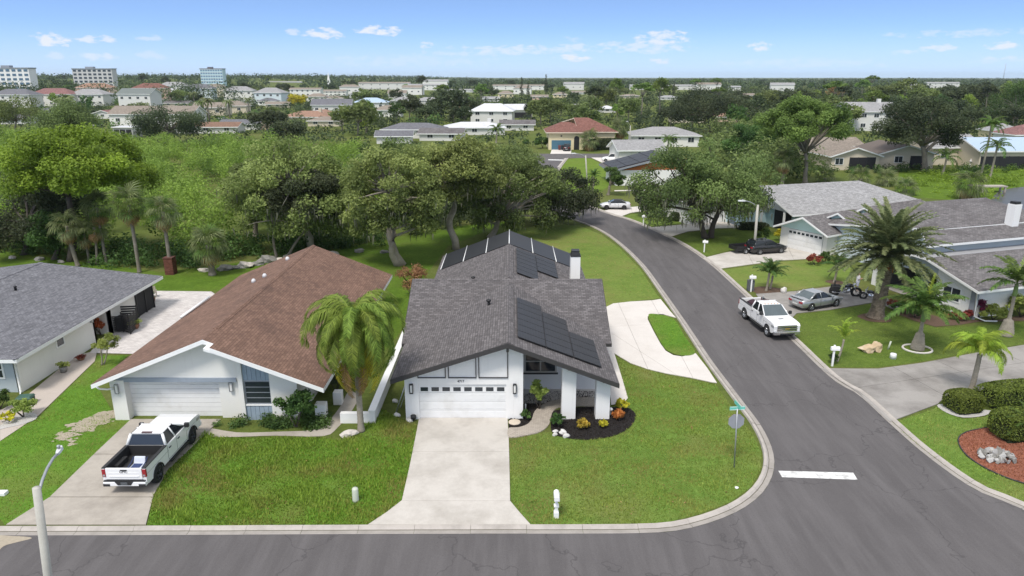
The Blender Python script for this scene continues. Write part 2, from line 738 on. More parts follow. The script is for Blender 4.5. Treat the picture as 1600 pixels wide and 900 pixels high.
ASPHALT = asphalt_mat()
CONC = concrete_mat('driveway_concrete', (.55, .515, .47), (.30, .27, .235), .62)
CONC_OLD = concrete_mat('old_concrete', (.42, .38, .33), (.24, .215, .185), .7, .7)
CONC_WHITE = concrete_mat('pale_concrete', (.64, .60, .56), (.50, .455, .41), .5)
CONC_GREY = concrete_mat('grey_concrete', (.335, .315, .295), (.165, .152, .14), .95, .3)
KERB = concrete_mat('kerb_concrete', (.46, .42, .38), (.27, .245, .22), .65, 1.2)
WHITE_LINE = plain('road_paint', (.72, .72, .70), .8, .08, 5, dirt=(.36, .35, .34), dlo=.45, dhi=.7, dscale=3)
WALL_WHITE = wall_mat('white_stucco', (.80, .79, .77), amt=.22)
WALL_CREAM = wall_mat('off_white_stucco', (.74, .73, .69), amt=.2)
WALL_BLUEGREY = wall_mat('blue_grey_stucco', (.42, .47, .50))
WALL_PALEBLUE = wall_mat('pale_blue_stucco', (.52, .68, .72))
WALL_FAR = wall_mat('blue_white_stucco', (.60, .67, .70))
WALL_MINT = wall_mat('mint_stucco', (.50, .67, .64))
WALL_BEIGE = wall_mat('beige_stucco', (.60, .53, .41))
WALL_YELLOW = wall_mat('pale_yellow_stucco', (.72, .62, .40))
WALL_PINK = wall_mat('pink_stucco', (.70, .50, .40))
TRIM_WHITE = plain('white_trim', (.80, .80, .79), .5, .05)
TRIM_DARK = plain('charcoal_trim', (.045, .042, .042), .6, .15)
TRIM_GREY = plain('grey_trim', (.25, .27, .30), .6, .1)
DOOR_WHITE = plain('white_door_paint', (.74, .74, .73), .5, .05, 3, dirt=(.6, .59, .56))
GLASS = glass_mat('window_glass')
GLASS_BLUE = glass_mat('blue_window_glass', (.05, .09, .13))
SCREEN = plain('dark_screen', (.018, .018, .02), .7, .3, 3)
SH_CHAR = shingle('charcoal_shingles', (.122, .112, .113), (.160, .147, .148), (.055, .05, .05), light=(.24, .22, .22))
SH_GREY = shingle('grey_shingles', (.140, .140, .155), (.190, .190, .207), (.07, .07, .08), w=.35, light=(.36, .36, .38))
SH_BROWN = shingle('brown_shingles', (.205, .122, .089), (.232, .139, .102), (.105, .062, .046), stain=(.095, .06, .048), stain_amt=.75, light=(.24, .15, .115))
SH_LIGHT = shingle('pale_grey_shingles', (.30, .295, .295), (.38, .375, .375), (.2, .2, .2), stain=(.24, .235, .23), light=(.48, .47, .47))
SH_OLD = shingle('weathered_grey_shingles', (.145, .135, .135), (.21, .195, .195), (.07, .065, .065), stain=(.085, .075, .075), stain_amt=.85, light=(.29, .275, .27))
SH_TAN = shingle('tan_shingles', (.24, .20, .165), (.31, .265, .22), (.13, .11, .09), stain=(.16, .135, .115))
ROOF_RED = shingle('red_roof_tiles', (.185, .085, .068), (.225, .112, .09), (.13, .05, .04), w=.3, h=.35, mortar=.02)
ROOF_TERRA = shingle('terracotta_tiles', (.29, .175, .125), (.34, .215, .155), (.2, .10, .07), w=.3, h=.35, mortar=.02)
ROOF_METAL = plain('white_metal_roof', (.60, .60, .62), .45, .07, 1.5, dirt=(.45, .44, .44))
ROOF_BLUE = plain('pale_blue_metal_roof', (.38, .48, .60), .4, .08, 1.5)
ROOF_MAROON = shingle('maroon_tiles', (.20, .10, .095), (.27, .145, .135), (.1, .05, .05), w=.3, h=.35)
METAL = plain('galvanised_steel', (.42, .43, .44), .45, .12, 8, metal=.6)
METAL_DARK = plain('dark_metal', (.03, .03, .032), .5, .2, 8, metal=.3)
POLE = concrete_mat('pole_concrete', (.48, .46, .41), (.34, .32, .28), .5, 1.5)
BARK = plain('grey_bark', (.20, .175, .145), .95, .4, 3, bmp=.05, dirt=(.33, .31, .27))
BARK_PALE = plain('pale_bark', (.34, .30, .245), .95, .35, 3, bmp=.05, dirt=(.17, .15, .12))
BARK_DARK = plain('dark_bark', (.085, .07, .058), .95, .4, 3, bmp=.05)
DATE_BARK = plain('diamond_palm_trunk', (.25, .20, .15), .95, .6, 5, bmp=.09, dirt=(.12, .095, .07), dscale=4, dlo=.4, dhi=.6)
PALM_BARK = plain('palm_trunk', (.30, .265, .215), .95, .3, 9, bmp=.03, dirt=(.19, .165, .13), dscale=3)
MULCH_BLACK = plain('black_mulch', (.016, .013, .012), .95, .7, 22, bmp=.05)
MULCH_RED = plain('red_mulch', (.27, .10, .062), .95, .5, 20, bmp=.05, dirt=(.17, .06, .04), dscale=5)
MULCH_BROWN = plain('brown_mulch', (.12, .075, .05), .95, .5, 20, bmp=.05)
SAND = plain('bare_sand', (.37, .32, .245), .95, .25, 8, bmp=.02)
STONE_WHITE = plain('white_stone', (.62, .60, .57), .85, .2, 6, bmp=.02)
STONE_TAN = plain('tan_stone', (.50, .38, .24), .85, .35, 3, bmp=.04, dirt=(.62, .58, .5), dscale=1.5)
STONE_GREY = plain('grey_stone', (.24, .23, .21), .9, .35, 4, bmp=.03)
WATER = plain('pond_water', (.05, .045, .035), .3, .4, .3, spec=.35)

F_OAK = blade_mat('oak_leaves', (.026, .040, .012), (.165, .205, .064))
F_OAK_L = blade_mat('sunlit_oak_leaves', (.040, .058, .014), (.245, .285, .090))  # lighter olive copy of the oak leaves, sunlit highlights put into its colour
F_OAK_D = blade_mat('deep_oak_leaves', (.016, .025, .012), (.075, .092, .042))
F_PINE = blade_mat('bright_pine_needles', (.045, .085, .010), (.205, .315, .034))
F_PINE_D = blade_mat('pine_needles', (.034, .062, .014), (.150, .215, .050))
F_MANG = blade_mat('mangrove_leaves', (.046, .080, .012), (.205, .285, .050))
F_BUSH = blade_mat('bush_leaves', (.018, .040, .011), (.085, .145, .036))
F_YEL = blade_mat('yellow_leaves', (.16, .14, .01), (.50, .42, .04))
F_LIME = blade_mat('lime_leaves', (.08, .11, .02), (.30, .34, .09))
F_RED = blade_mat('red_leaves', (.08, .02, .015), (.28, .07, .045))
F_ORANGE = blade_mat('orange_leaves', (.16, .05, .01), (.46, .17, .06))
F_PURPLE = blade_mat('purple_leaves', (.04, .01, .02), (.16, .03, .07))
F_BROWN = blade_mat('dry_leaves', (.12, .07, .03), (.34, .21, .10))
F_GREY = blade_mat('grey_leaves', (.06, .062, .05), (.20, .20, .165))
F_MOSS = blade_mat('spanish_moss', (.045, .048, .032), (.125, .125, .085))
F_PALM = blade_mat('palm_leaves', (.026, .052, .012), (.125, .19, .042))
F_PALM_G = blade_mat('grey_green_palm_leaves', (.045, .06, .025), (.20, .225, .10))
F_PALM_L = blade_mat('bright_palm_leaves', (.075, .12, .012), (.30, .38, .05))
F_FAR = blade_mat('far_leaves', (.014, .023, .010), (.070, .092, .036))
F_QUEEN = blade_mat('queen_palm_leaves', (.045, .075, .012), (.25, .33, .06))
G_LUSH = blade_mat('lush_grass', (.050, .100, .008), (.21, .32, .048), .25, (.33, .31, .09))
G_LAWN = blade_mat('lawn_grass', (.060, .098, .014), (.225, .295, .062), .25, (.34, .32, .10))
G_LAWN2 = blade_mat('mown_grass', (.055, .095, .016), (.18, .25, .045), .25)
# ------------------------------------------------------------------ ground, road, kerbs, drives
def gp(pts, z=0.0):
    return [G(a, b, 0).xy.to_3d() + Vector((0, 0, z)) for a, b in pts]


def sheet(name, pts, z, material, kind='structure', parent=None, label=None):
    mb = MB()
    tri = tessellate_polygon([[Vector((p[0], p[1], 0)) for p in pts]])
    fs = []
    for t in tri:
        a, b, c = (pts[i] for i in t)
        fs.append(list(t) if ((b[0] - a[0]) * (c[1] - a[1]) - (c[0] - a[0]) * (b[1] - a[1])) > 0 else list(t)[::-1])
    mb.add([(p[0], p[1], z) for p in pts], fs)
    o = mb.build(name, material, parent)
    if kind and parent is None:
        o['kind'] = kind
    if label:
        o['label'] = label
    return o


def clip(poly, p, q, off):
    """The part of a 2-D polygon left of the line p->q, moved in by off."""
    d = (q[0] - p[0], q[1] - p[1])
    L = math.hypot(*d)
    nx, ny = -d[1] / L, d[0] / L
    def s(a): return (a[0] - p[0]) * nx + (a[1] - p[1]) * ny - off
    out = []
    for i in range(len(poly)):
        a, b = poly[i], poly[(i + 1) % len(poly)]
        sa, sb = s(a), s(b)
        if sa >= 0:
            out.append((a[0], a[1]))
        if (sa >= 0) != (sb >= 0):
            t = sa / (sa - sb)
            out.append((a[0] + (b[0] - a[0]) * t, a[1] + (b[1] - a[1]) * t))
    return out


JOINT = plain('joint_dirt', (.13, .12, .09), .95, .4, 14)


def drive(name, pts, lines, material, z0=.02, th=.035, joint=None, gap=.025, label=None):
    """A concrete surface poured in slabs: a base with the slabs as its parts."""
    base = sheet(name, pts, z0, joint or JOINT)
    polys = [[(p[0], p[1]) for p in pts]]
    for (p, q) in lines:
        nxt = []
        for po in polys:
            for a, b in ((p, q), (q, p)):
                c = clip(po, a, b, gap / 2)
                if len(c) > 2:
                    ar = abs(sum(c[i][0] * c[(i + 1) % len(c)][1] - c[(i + 1) % len(c)][0] * c[i][1] for i in range(len(c)))) / 2
                    if ar > .05:
                        nxt.append(c)
        polys = nxt
    for po in polys:
        mb = MB()
        mb.prism(po, 'z', z0 - .01, z0 + th)
        o = mb.build('slab', material, base)
    return base


def inpoly(P, poly):
    x, y = P[:, 0], P[:, 1]
    n = len(poly)
    r = np.zeros(len(P), bool)
    j = n - 1
    for i in range(n):
        xi, yi, xj, yj = poly[i][0], poly[i][1], poly[j][0], poly[j][1]
        c = ((yi > y) != (yj > y)) & (x < (xj - xi) * (y - yi) / ((yj - yi) or 1e-9) + xi)
        r ^= c
        j = i
    return r


def raw_mesh(name, verts, faces_flat, nper, material, tint=None):
    me = bpy.data.meshes.new(name)
    nv, nf = len(verts), len(faces_flat) // nper
    me.vertices.add(nv)
    me.vertices.foreach_set('co', np.ascontiguousarray(verts, dtype=np.float32).ravel())
    me.loops.add(nf * nper)
    me.loops.foreach_set('vertex_index', np.ascontiguousarray(faces_flat, dtype=np.int32))
    me.polygons.add(nf)
    me.polygons.foreach_set('loop_start', np.arange(0, nf * nper, nper, dtype=np.int32))
    me.polygons.foreach_set('loop_total', np.full(nf, nper, dtype=np.int32))
    if tint is not None:
        at = me.attributes.new('tint', 'FLOAT', 'POINT')
        at.data.foreach_set('value', np.ascontiguousarray(tint, dtype=np.float32))
    if material is not None:
        me.materials.append(material)
    me.update(calc_edges=True)
    return me


def blades(name, poly, excl, density, h, material, seed=1, clump=.5, w=.022, label=None):
    g = np.random.default_rng(seed)
    xs, ys = [p[0] for p in poly], [p[1] for p in poly]
    A = (max(xs) - min(xs)) * (max(ys) - min(ys))
    n = int(A * density)
    P = np.stack([g.uniform(min(xs), max(xs), n), g.uniform(min(ys), max(ys), n)], 1)
    k = inpoly(P, poly)
    for e in excl:
        k &= ~inpoly(P, e)
    P = P[k]
    n = len(P)
    f = .5 + .25 * np.sin(P[:, 0] * 1.9 + 2 * np.sin(P[:, 1] * 1.1)) + .25 * np.sin(P[:, 1] * 2.3 + 1.7 * np.sin(P[:, 0] * .8))
    hh = h * (1 - clump + clump * 1.5 * f) * g.uniform(.6, 1.3, n)
    a = g.uniform(0, 2 * PI, n)
    le = g.uniform(0, .75, n) * hh
    la = g.uniform(0, 2 * PI, n)
    ww = w * g.uniform(.7, 1.4, n)
    b0 = np.stack([P[:, 0] - np.cos(a) * ww, P[:, 1] - np.sin(a) * ww, np.zeros(n)], 1)
    b1 = np.stack([P[:, 0] + np.cos(a) * ww, P[:, 1] + np.sin(a) * ww, np.zeros(n)], 1)
    tp = np.stack([P[:, 0] + np.cos(la) * le, P[:, 1] + np.sin(la) * le, hh], 1)
    V = np.stack([b0, b1, tp], 1).reshape(-1, 3)
    t = np.clip(.45 + .4 * (f - .5) + g.normal(0, .22, n), 0, 1)
    me = raw_mesh(name, V, np.arange(n * 3), 3, material, np.repeat(t, 3))
    o = link(name, me)
    o['kind'] = 'stuff'
    o['label'] = label or 'short blades of lawn grass'
    return o


# ground sheet to the horizon
GROUND = lawn_mat('ground_grass', (.075, .105, .022), (.150, .185, .045), (.22, .19, .08), .5, .05)
sheet('ground', [(-7000, -40, 0), (7000, -40, 0), (7000, 14000, 0), (-7000, 14000, 0)], 0, GROUND)

# asphalt
EDGE_L = [G(*p) for p in [(-420, 838), (0, 837), (300, 836), (600, 834.5), (900, 834), (1005, 833), (1060, 829), (1115, 815), (1162, 794), (1194, 767), (1209, 735), (1207, 703),
                          (1191, 668), (1166, 634), (1140, 600), (1110, 560), (1073, 505), (1039, 457), (1006, 413), (970, 379), (938, 358), (905, 345),
                          (866, 331), (828, 312), (808, 290), (806, 266), (816, 247)]]
EDGE_R = [G(*p) for p in [(2600, 985), (2100, 965), (1840, 925), (1690, 860), (1600, 797), (1520, 763), (1440, 706), (1388, 660), (1340, 616), (1300, 592), (1242, 537), (1192, 490), (1150, 450), (1108, 412), (1066, 383),
                          (1018, 359), (982, 344), (955, 336), (926, 325), (896, 308), (876, 288), (870, 268), (885, 247)]]
EL, ER = smooth(EDGE_L, 5), smooth(EDGE_R, 5)
road_poly = EL + ER[::-1] + [Vector((60, 18.0, 0)), Vector((60, 13, 0)), Vector((-45, 13, 0)), Vector((-45, 17.4, 0))]
sheet('road', road_poly, .012, ASPHALT)
xs0, xs1 = G(790, 246.5).x - 60, G(1010, 246).x + 8
ya, yb = G(900, 247).y, G(900, 240.2).y
sheet('cross_street', [(xs0, ya, 0), (xs1, ya, 0), (xs1, yb, 0), (xs0, yb, 0)], .016, ASPHALT)


def kerb(name, path, out, material=KERB, closed=False):
    """A rolled kerb with its gutter along the road edge, cut by joints; out = +1 when the lawn is left of the path."""
    prof = [(0, .014), (.02, .03), (.24, .018), (.275, .03), (.36, .115), (.50, .125), (.53, .0)]
    mb = MB()
    P = [Vector((p[0], p[1], 0)) for p in path]
    # resample
    L = [0]
    for a, b in zip(P, P[1:]):
        L.append(L[-1] + (b - a).length)
    def at(s):
        s = max(0, min(L[-1] - 1e-6, s))
        for i in range(len(L) - 1):
            if L[i + 1] >= s:
                t = (s - L[i]) / max(1e-9, L[i + 1] - L[i])
                d = (P[i + 1] - P[i]).normalized()
                a0 = (P[i] - P[i - 1]).normalized() if i else d
                d = a0.lerp(d, .5 + t * .5).normalized()
                return P[i].lerp(P[i + 1], t), d
    s = 0
    seg = 2.4
    while s < L[-1]:
        e = min(L[-1], s + seg - .012)
        st = max(1, int((e - s) / .6))
        vs, fs = [], []
        jit = rnd.uniform(-.006, .006)
        for i in range(st + 1):
            p, d = at(s + (e - s) * i / st)
            n = Vector((-d.y, d.x, 0)) * out
            for (o_, z) in prof:
                vs.append(p + n * o_ + Vector((0, 0, z + jit if z else 0)))
        k = len(prof)
        for i in range(st):
            for j in range(k - 1):
                q = [i * k + j, i * k + j + 1, (i + 1) * k + j + 1, (i + 1) * k + j]
                fs.append(q if out < 0 else q[::-1])
        mb.add(vs, fs)
        for q in range(len(fs)):
            mb.m[-len(fs) + q] = (1, 1, 2, 0, 0, 0)[q % 6]
        s += seg
    o = mb.build(name, [material, GUTTER, JOINT])
    o['kind'] = 'structure'
    return o


GUTTER = concrete_mat('gutter_concrete', (.36, .33, .30), (.22, .20, .18), .7, 1.0)
kerb('kerb', EL, 1)
kerb('kerb', ER, -1)
sheet('kerb_line', [G(870, 262), G(873, 262), G(886, 247.3), G(882.5, 247.3)], .05, KERB)

# stop bars
a, b = G(1216, 736), G(1333, 739)
c, d = G(1340, 750), G(1222, 746)
o = sheet('stop_line', [a, d, c, b], .018, WHITE_LINE, label='white stop bar painted across the asphalt')
sheet('stop_line', [G(857, 249), G(883, 249.6), G(881, 251), G(856, 250.4)], .022, WHITE_LINE, label='small white stop bar at the far junction')

# drives
C_DRIVE = gp([(575, 821), (829, 821), (812, 802), (797, 784), (796, 730), (795, 690), (793, 654), (655, 654), (650, 680), (640, 730), (628, 783), (605, 801)])
drive('driveway', C_DRIVE, [(G(600, 707), G(830, 707)), (G(600, 784), G(830, 784))], CONC, label=None, gap=.016)
L_DRIVE = gp([(10, 821), (228, 821), (240, 775), (262, 735), (345, 656), (205, 656), (150, 708), (78, 778)])
drive('driveway', L_DRIVE, [(G(0, 778), G(300, 778)), (G(100, 711), G(330, 711)), ], CONC_OLD, gap=.06)
SIDE = gp([(944, 482), (958, 475), (985, 472), (1020, 470), (1032, 468), (1047, 487), (1056, 497), (1037, 492), (1022, 491), (1012, 495), (1012, 500), (1022, 520), (1032, 538), (1040, 549), (1052, 556), (1066, 558), (1087, 553),
           (1105, 576), (1120, 599), (1112, 598), (1080, 591), (1040, 584), (1010, 577), (985, 568), (960, 553), (950, 530), (945, 510)])
drive('driveway', SIDE, [(G(975, 494), G(1000, 550)), (G(1000, 550), G(1034, 572)), (G(1066, 560), G(1082, 590)), (G(940, 512), G(1012, 508))], CONC_WHITE, gap=.02)
ISLE = smooth(gp([(1013, 496), (1024, 492), (1052, 499), (1070, 527), (1086, 552), (1066, 557), (1046, 551), (1033, 537)]), 4, True)
C_PATH = gp([(946, 529), (953, 531), (962, 560), (972, 592), (981, 623), (975, 630), (955, 634), (952, 600), (947, 565)])
sheet('side_path', C_PATH, .05, CONC_WHITE)
WALK = smooth(gp([(795, 684), (822, 681), (845, 675), (858, 664), (862, 648), (868, 640), (880, 636), (908, 635), (932, 635), (932, 623), (905, 622), (878, 624), (852, 631), (836, 643), (831, 656), (824, 664), (810, 669), (795, 670)]), 3, True)
PAVER = paver_mat('walk_pavers', (.50, .44, .37), (.40, .35, .30), (.22, .19, .16), .2, .12)
mb = MB()
mb.prism([(p[0], p[1]) for p in WALK], 'z', 0, .06)
mb.build('walkway', PAVER, kind='structure')
# mulch beds of the white house
BED1 = gp([(795, 650), (818, 655), (818, 616), (860, 612), (935, 612), (935, 623), (905, 622.5), (878, 624.5), (852, 631.5), (836, 643), (831, 656), (824, 664), (810, 669), (795, 670)])
sheet('mulch_bed', BED1, .03, MULCH_BLACK)
BED2 = smooth(gp([(862, 650), (868, 642), (905, 637), (950, 637), (980, 638), (993, 648), (990, 661), (975, 675), (950, 684), (915, 688), (880, 684), (862, 675)]), 4, True)
sheet('mulch_bed', BED2, .035, MULCH_BLACK)

# left side: patio, paths
PATIO = gp([(140, 552), (215, 468), (243, 455), (330, 456), (345, 466), (262, 555)])
sheet('patio', PATIO, .04, paver_mat('pale_pavers', (.66, .62, .59), (.52, .48, .46), (.34, .31, .29), .4, .2))
FL_PATH = gp([(0, 642), (0, 690), (60, 650), (148, 565), (152, 548), (118, 556), (38, 622)])
sheet('side_path', FL_PATH, .03, concrete_mat('warm_concrete', (.48, .42, .37), (.36, .31, .27), .5))
L_PATH = smooth(gp([(318, 668), (330, 682), (370, 683), (430, 681), (505, 682), (528, 668), (548, 645), (560, 620), (545, 612), (532, 635), (512, 660), (490, 672), (430, 675), (370, 676)]), 3, True)
sheet('garden_path', L_PATH, .02, CONC_OLD)
sd_ = random.Random(3)
mb = MB()
for i in range(150):
    c_ = G(*sd_.choice([(108, 684), (118, 672), (125, 664), (135, 658), (145, 660), (152, 656), (163, 650), (172, 649), (130, 668), (140, 664)])) + Vector((sd_.gauss(0, .30), sd_.gauss(0, .30), 0))
    r_, p_ = sd_.uniform(.05, .22), sd_.uniform(0, 6)
    mb.add([(c_.x, c_.y, .0105 + i * .0001)] + [(c_.x + 1.3 * r_ * (1 + .3 * math.sin(3 * w_ + p_) + .2 * math.sin(7 * w_)) * math.cos(w_), c_.y + r_ * (1 + .3 * math.sin(3 * w_ + p_)) * math.sin(w_), .0105 + i * .0001) for w_ in [2 * PI * k / 18 for k in range(18)]],
           [[0, k + 1, (k + 1) % 18 + 1] for k in range(18)])
mb.build('bare_sand', SAND, kind='structure')
BED_L = smooth(gp([(-4, 672), (8, 660), (28, 650), (45, 645), (57, 648), (56, 656), (35, 664), (12, 669)]), 3, True)
sheet('white_gravel_bed', BED_L, .045, plain('white_gravel', (.50, .48, .46), .9, .6, 26, bmp=.05))

# right side
A_DRIVE = gp([(1181, 460), (1240, 456), (1318, 446), (1335, 452), (1395, 470), (1420, 478), (1405, 488), (1370, 472), (1300, 484), (1245, 490), (1222, 513), (1206, 497)])
drive('driveway', A_DRIVE, [(G(1300, 440), G(1395, 480)), (G(1235, 440), G(1270, 500)), (G(1180, 478), G(1440, 462))], CONC_GREY)
B_DRIVE = gp([(1098, 404), (1130, 396), (1170, 388), (1222, 384), (1240, 388), (1290, 398), (1262, 405), (1225, 407), (1170, 414), (1126, 420)])
drive('driveway', B_DRIVE, [(G(1160, 380), G(1180, 420)), (G(1225, 375), G(1245, 415))], CONC)
CD_DRIVE = gp([(1014, 356), (1060, 352), (1110, 348), (1190, 346), (1195, 352), (1170, 356), (1120, 357), (1075, 362), (1048, 370)])
drive('driveway', CD_DRIVE, [(G(1100, 340), G(1110, 370))], CONC)
D_DRIVE = gp([(942, 330), (960, 326), (1010, 322), (1020, 328), (985, 333), (972, 338), (960, 337)])
drive('driveway', D_DRIVE, [(G(985, 318), G(990, 342))], CONC_WHITE)
BIG = gp([(1282, 576), (1330, 577), (1372, 577), (1440, 568), (1520, 553), (1640, 533), (1900, 500), (2000, 560), (1700, 600), (1560, 610), (1520, 612), (1480, 618), (1465, 632), (1390, 660), (1340, 614)])
drive('driveway', BIG, [(G(1380, 566), G(1480, 622)), (G(1450, 558), G(1560, 610)), (G(1320, 610), G(1650, 560)), (G(1540, 540), G(1650, 590))], CONC_GREY, gap=.03)
drive('driveway', gp([(860, 240.5), (892, 240.5), (893, 234), (862, 234)]), [], CONC_WHITE)
drive('driveway', gp([(924, 246.5), (940, 254), (975, 258), (985, 250), (960, 246.5)]), [], CONC_WHITE)
sheet('side_path', gp([(960, 297.5), (1010, 296.5), (1010, 298), (960, 299)]), .03, CONC_WHITE)

RB = smooth(gp([(1497, 690), (1505, 678), (1530, 671), (1570, 667), (1640, 676), (1680, 770), (1600, 756), (1545, 735), (1510, 712)]), 4, True)
sheet('mulch_bed', RB, .03, MULCH_RED)
mb = MB()
mb.tube([Vector((p[0], p[1], .04)) for p in RB + RB[:1]], .035, 6)
mb.build('bed_edging', TRIM_DARK, kind='structure')
sheet('white_gravel_bed', smooth(gp([(1464, 634), (1480, 632), (1515, 640), (1548, 642), (1538, 650), (1505, 653), (1478, 645)]), 3, True), .03, plain('white_gravel', (.50, .48, .46), .9, .6, 26))
A_BED = gp([(1388, 478), (1400, 478), (1440, 487), (1480, 500), (1520, 500), (1560, 500), (1600, 492), (1640, 490), (1640, 500), (1590, 502), (1530, 503), (1500, 508), (1462, 511), (1430, 502), (1400, 490)])
sheet('mulch_bed', A_BED, .03, MULCH_BROWN)
for px, py, r in ((1367, 497, 1.25), (1201, 455, 1.6), (1304, 441, .8), (760, 560, 0)):
    if r:
        c0 = G(px, py)
        sheet('mulch_ring', [(c0.x + r * (1 + .08 * math.sin(5 * w)) * math.cos(w), c0.y + r * .9 * math.sin(w), 0) for w in [2 * PI * k / 20 for k in range(20)]], .028, MULCH_BROWN)

sheet('sand_verge', smooth(gp([(-60, 838), (18, 838), (50, 841), (30, 847), (6, 854), (-8, 868), (-30, 880), (-80, 880)]), 4, True), .02, SAND)
# lawns, each with its own sward
LAWN_L = lawn_mat('lush_lawn', (.072, .165, .016), (.15, .285, .036), (.22, .20, .07), .7, .22)
LAWN_C = lawn_mat('corner_lawn', (.090, .165, .026), (.185, .285, .058), (.25, .215, .085), .75, .2)
LAWN_R = lawn_mat('mown_lawn', (.075, .125, .020), (.16, .22, .044), (.17, .15, .06), .35)
LAWN_DRY = lawn_mat('dry_lawn', (.105, .170, .030), (.20, .265, .058), (.29, .235, .095), .7, .1)
lawnC = [p + Vector((0, 0, 0)) for p in gp([(798, 784), (796, 690), (822, 682), (848, 676), (862, 675), (880, 684), (915, 688), (950, 684), (975, 675), (990, 661), (993, 648), (980, 630), (972, 592), (962, 556), (985, 570), (1040, 586), (1118, 601),
                                            (1150, 645), (1176, 678), (1190, 708), (1188, 735), (1172, 762), (1140, 785), (1090, 804), (1030, 820), (1000, 821), (832, 821), (812, 800)])]
sheet('lawn', lawnC, .006, LAWN_C)
lawnL = gp([(230, 821), (575, 821), (605, 801), (628, 783), (640, 730), (652, 665), (625, 655), (600, 640), (585, 640), (560, 672), (530, 690), (505, 684), (430, 684), (345, 684), (320, 674), (262, 737), (240, 775)])
sheet('lawn', lawnL, .006, LAWN_L)
lawnFL = gp([(-40, 760), (8, 821), (78, 778), (150, 708), (205, 657), (180, 650), (150, 600), (200, 555), (152, 556), (148, 566), (60, 652), (-40, 700)])
sheet('lawn', lawnFL, .006, LAWN_L)
lawnB = gp([(560, 600), (625, 520), (650, 450), (700, 385), (800, 345), (700, 355), (500, 395), (250, 425), (0, 392), (0, 470), (250, 455), (345, 455), (420, 430), (610, 440)])
sheet('lawn', lawnB, .005, lawn_mat('back_lawn', (.062, .120, .012), (.140, .225, .028), (.16, .15, .05), .4))
lawnS = gp([(905, 352), (940, 367), (968, 387), (1000, 420), (1028, 462), (1032, 466), (985, 471), (944, 480), (800, 480), (800, 360), (870, 348), (890, 352)])
sheet('lawn', lawnS, .006, LAWN_DRY)
sheet('lawn', ISLE, .07, LAWN_L)
lawnR = gp([(1246, 536), (1230, 516), (1250, 492), (1365, 475), (1395, 492), (1430, 504), (1465, 513), (1510, 510), (1600, 504), (1900, 480), (1890, 496), (1660, 528), (1520, 550), (1440, 565), (1372, 574), (1330, 574), (1280, 573)])
sheet('lawn', lawnR, .006, LAWN_R)
lawnRR = gp([(1392, 662), (1440, 646), (1466, 636), (1480, 646), (1505, 655), (1540, 651), (1560, 640), (1700, 625), (2100, 640), (1900, 700), (1640, 672), (1570, 666), (1530, 670), (1505, 677), (1496, 690), (1510, 714), (1545, 737), (1600, 758), (1680, 775), (1900, 740), (2100, 700), (2300, 940), (2000, 945), (1780, 890), (1685, 850), (1600, 790), (1520, 757), (1440, 702)])
sheet('lawn', lawnRR, .006, LAWN_C)
sheet('lawn', gp([(1128, 422), (1172, 416), (1225, 409), (1265, 406), (1330, 418), (1325, 440), (1240, 454), (1180, 458), (1152, 444)]), .006, LAWN_DRY)
sheet('lawn', gp([(1052, 372), (1076, 364), (1120, 359), (1170, 358), (1215, 366), (1225, 380), (1170, 386), (1128, 394), (1096, 402)]), .006, LAWN_R)
sheet('lawn', gp([(950, 336), (972, 340), (985, 335), (1020, 330), (1090, 345), (1060, 350), (1012, 354), (985, 343)]), .006, LAWN_DRY)
sheet('lawn', gp([(886, 249), (905, 247), (924, 248), (938, 256), (975, 262), (968, 275), (940, 300), (900, 306), (882, 290), (874, 268)]), .006, lawn_mat('bright_lawn', (.090, .155, .016), (.19, .27, .042), (.18, .18, .05), .3))
sheet('bank_grass', gp([(1405, 266), (1640, 262), (1640, 290), (1560, 298), (1545, 318), (1480, 312), (1400, 306)]), .006, lawn_mat('bank_grass_green', (.065, .120, .012), (.165, .25, .030), (.09, .12, .02), .4))
sheet('water', smooth(gp([(1548, 316), (1562, 299), (1600, 292), (1660, 292), (1700, 330), (1560, 332)]), 3, True), .02, WATER)

blades('grass_blades', lawnL, [], 330, .17, G_LUSH, 11, .65, .024, 'tall unmown grass of the left front lawn')
blades('grass_blades', lawnFL, [], 150, .07, G_LUSH, 12, .5, .02, 'short grass beside the left driveway')
blades('grass_blades', lawnC, [], 330, .085, G_LAWN, 13, .5, .022, 'mown grass of the corner lawn')
blades('grass_blades', lawnRR, [], 240, .075, G_LAWN, 14, .5, .022, 'mown grass beside the red mulch bed')
blades('grass_blades', lawnR, [], 70, .05, G_LAWN2, 15, .5, .02, 'mown grass under the date palm')
blades('grass_blades', ISLE, [], 140, .05, G_LUSH, 16, .5, .02, 'grass of the small island in the curved driveway')
CHIP_R = blade_mat('red_mulch_chips', (.10, .035, .02), (.26, .10, .065), .1)
CHIP_K = blade_mat('black_mulch_chips', (.006, .005, .005), (.030, .024, .022), .1)
for (pl_, mt_, sd_n) in ((RB, CHIP_R, 21), (BED1, CHIP_K, 22), (BED2, CHIP_K, 23)):
    o = blades('mulch_chips', pl_, [], 260, .05, mt_, sd_n, .4, .035, 'loose mulch chips of a planting bed')
    o.location.z = .03
LITTER = blade_mat('fallen_leaves', (.10, .06, .025), (.34, .24, .10), .2)
for (pl_, dn_, sd_n) in ((lawnC, 3, 24), (lawnL, 4, 25), (lawnS, 3, 29)):
    o = blades('leaf_litter', pl_, [], dn_, .05, LITTER, sd_n, .4, .045, 'scattered fallen leaves')
    o.location.z = .056
for ob in COL.objects:
    if ob.name.startswith('grass_blades') and ob['label'].startswith('grass of the small'):
        ob.location.z = .07
# ------------------------------------------------------------------ building helpers
def grow(q, e):
    c = sum((Vector(p) for p in q), Vector()) / len(q)
    return [Vector(p) + (Vector(p) - c).normalized() * e for p in q]


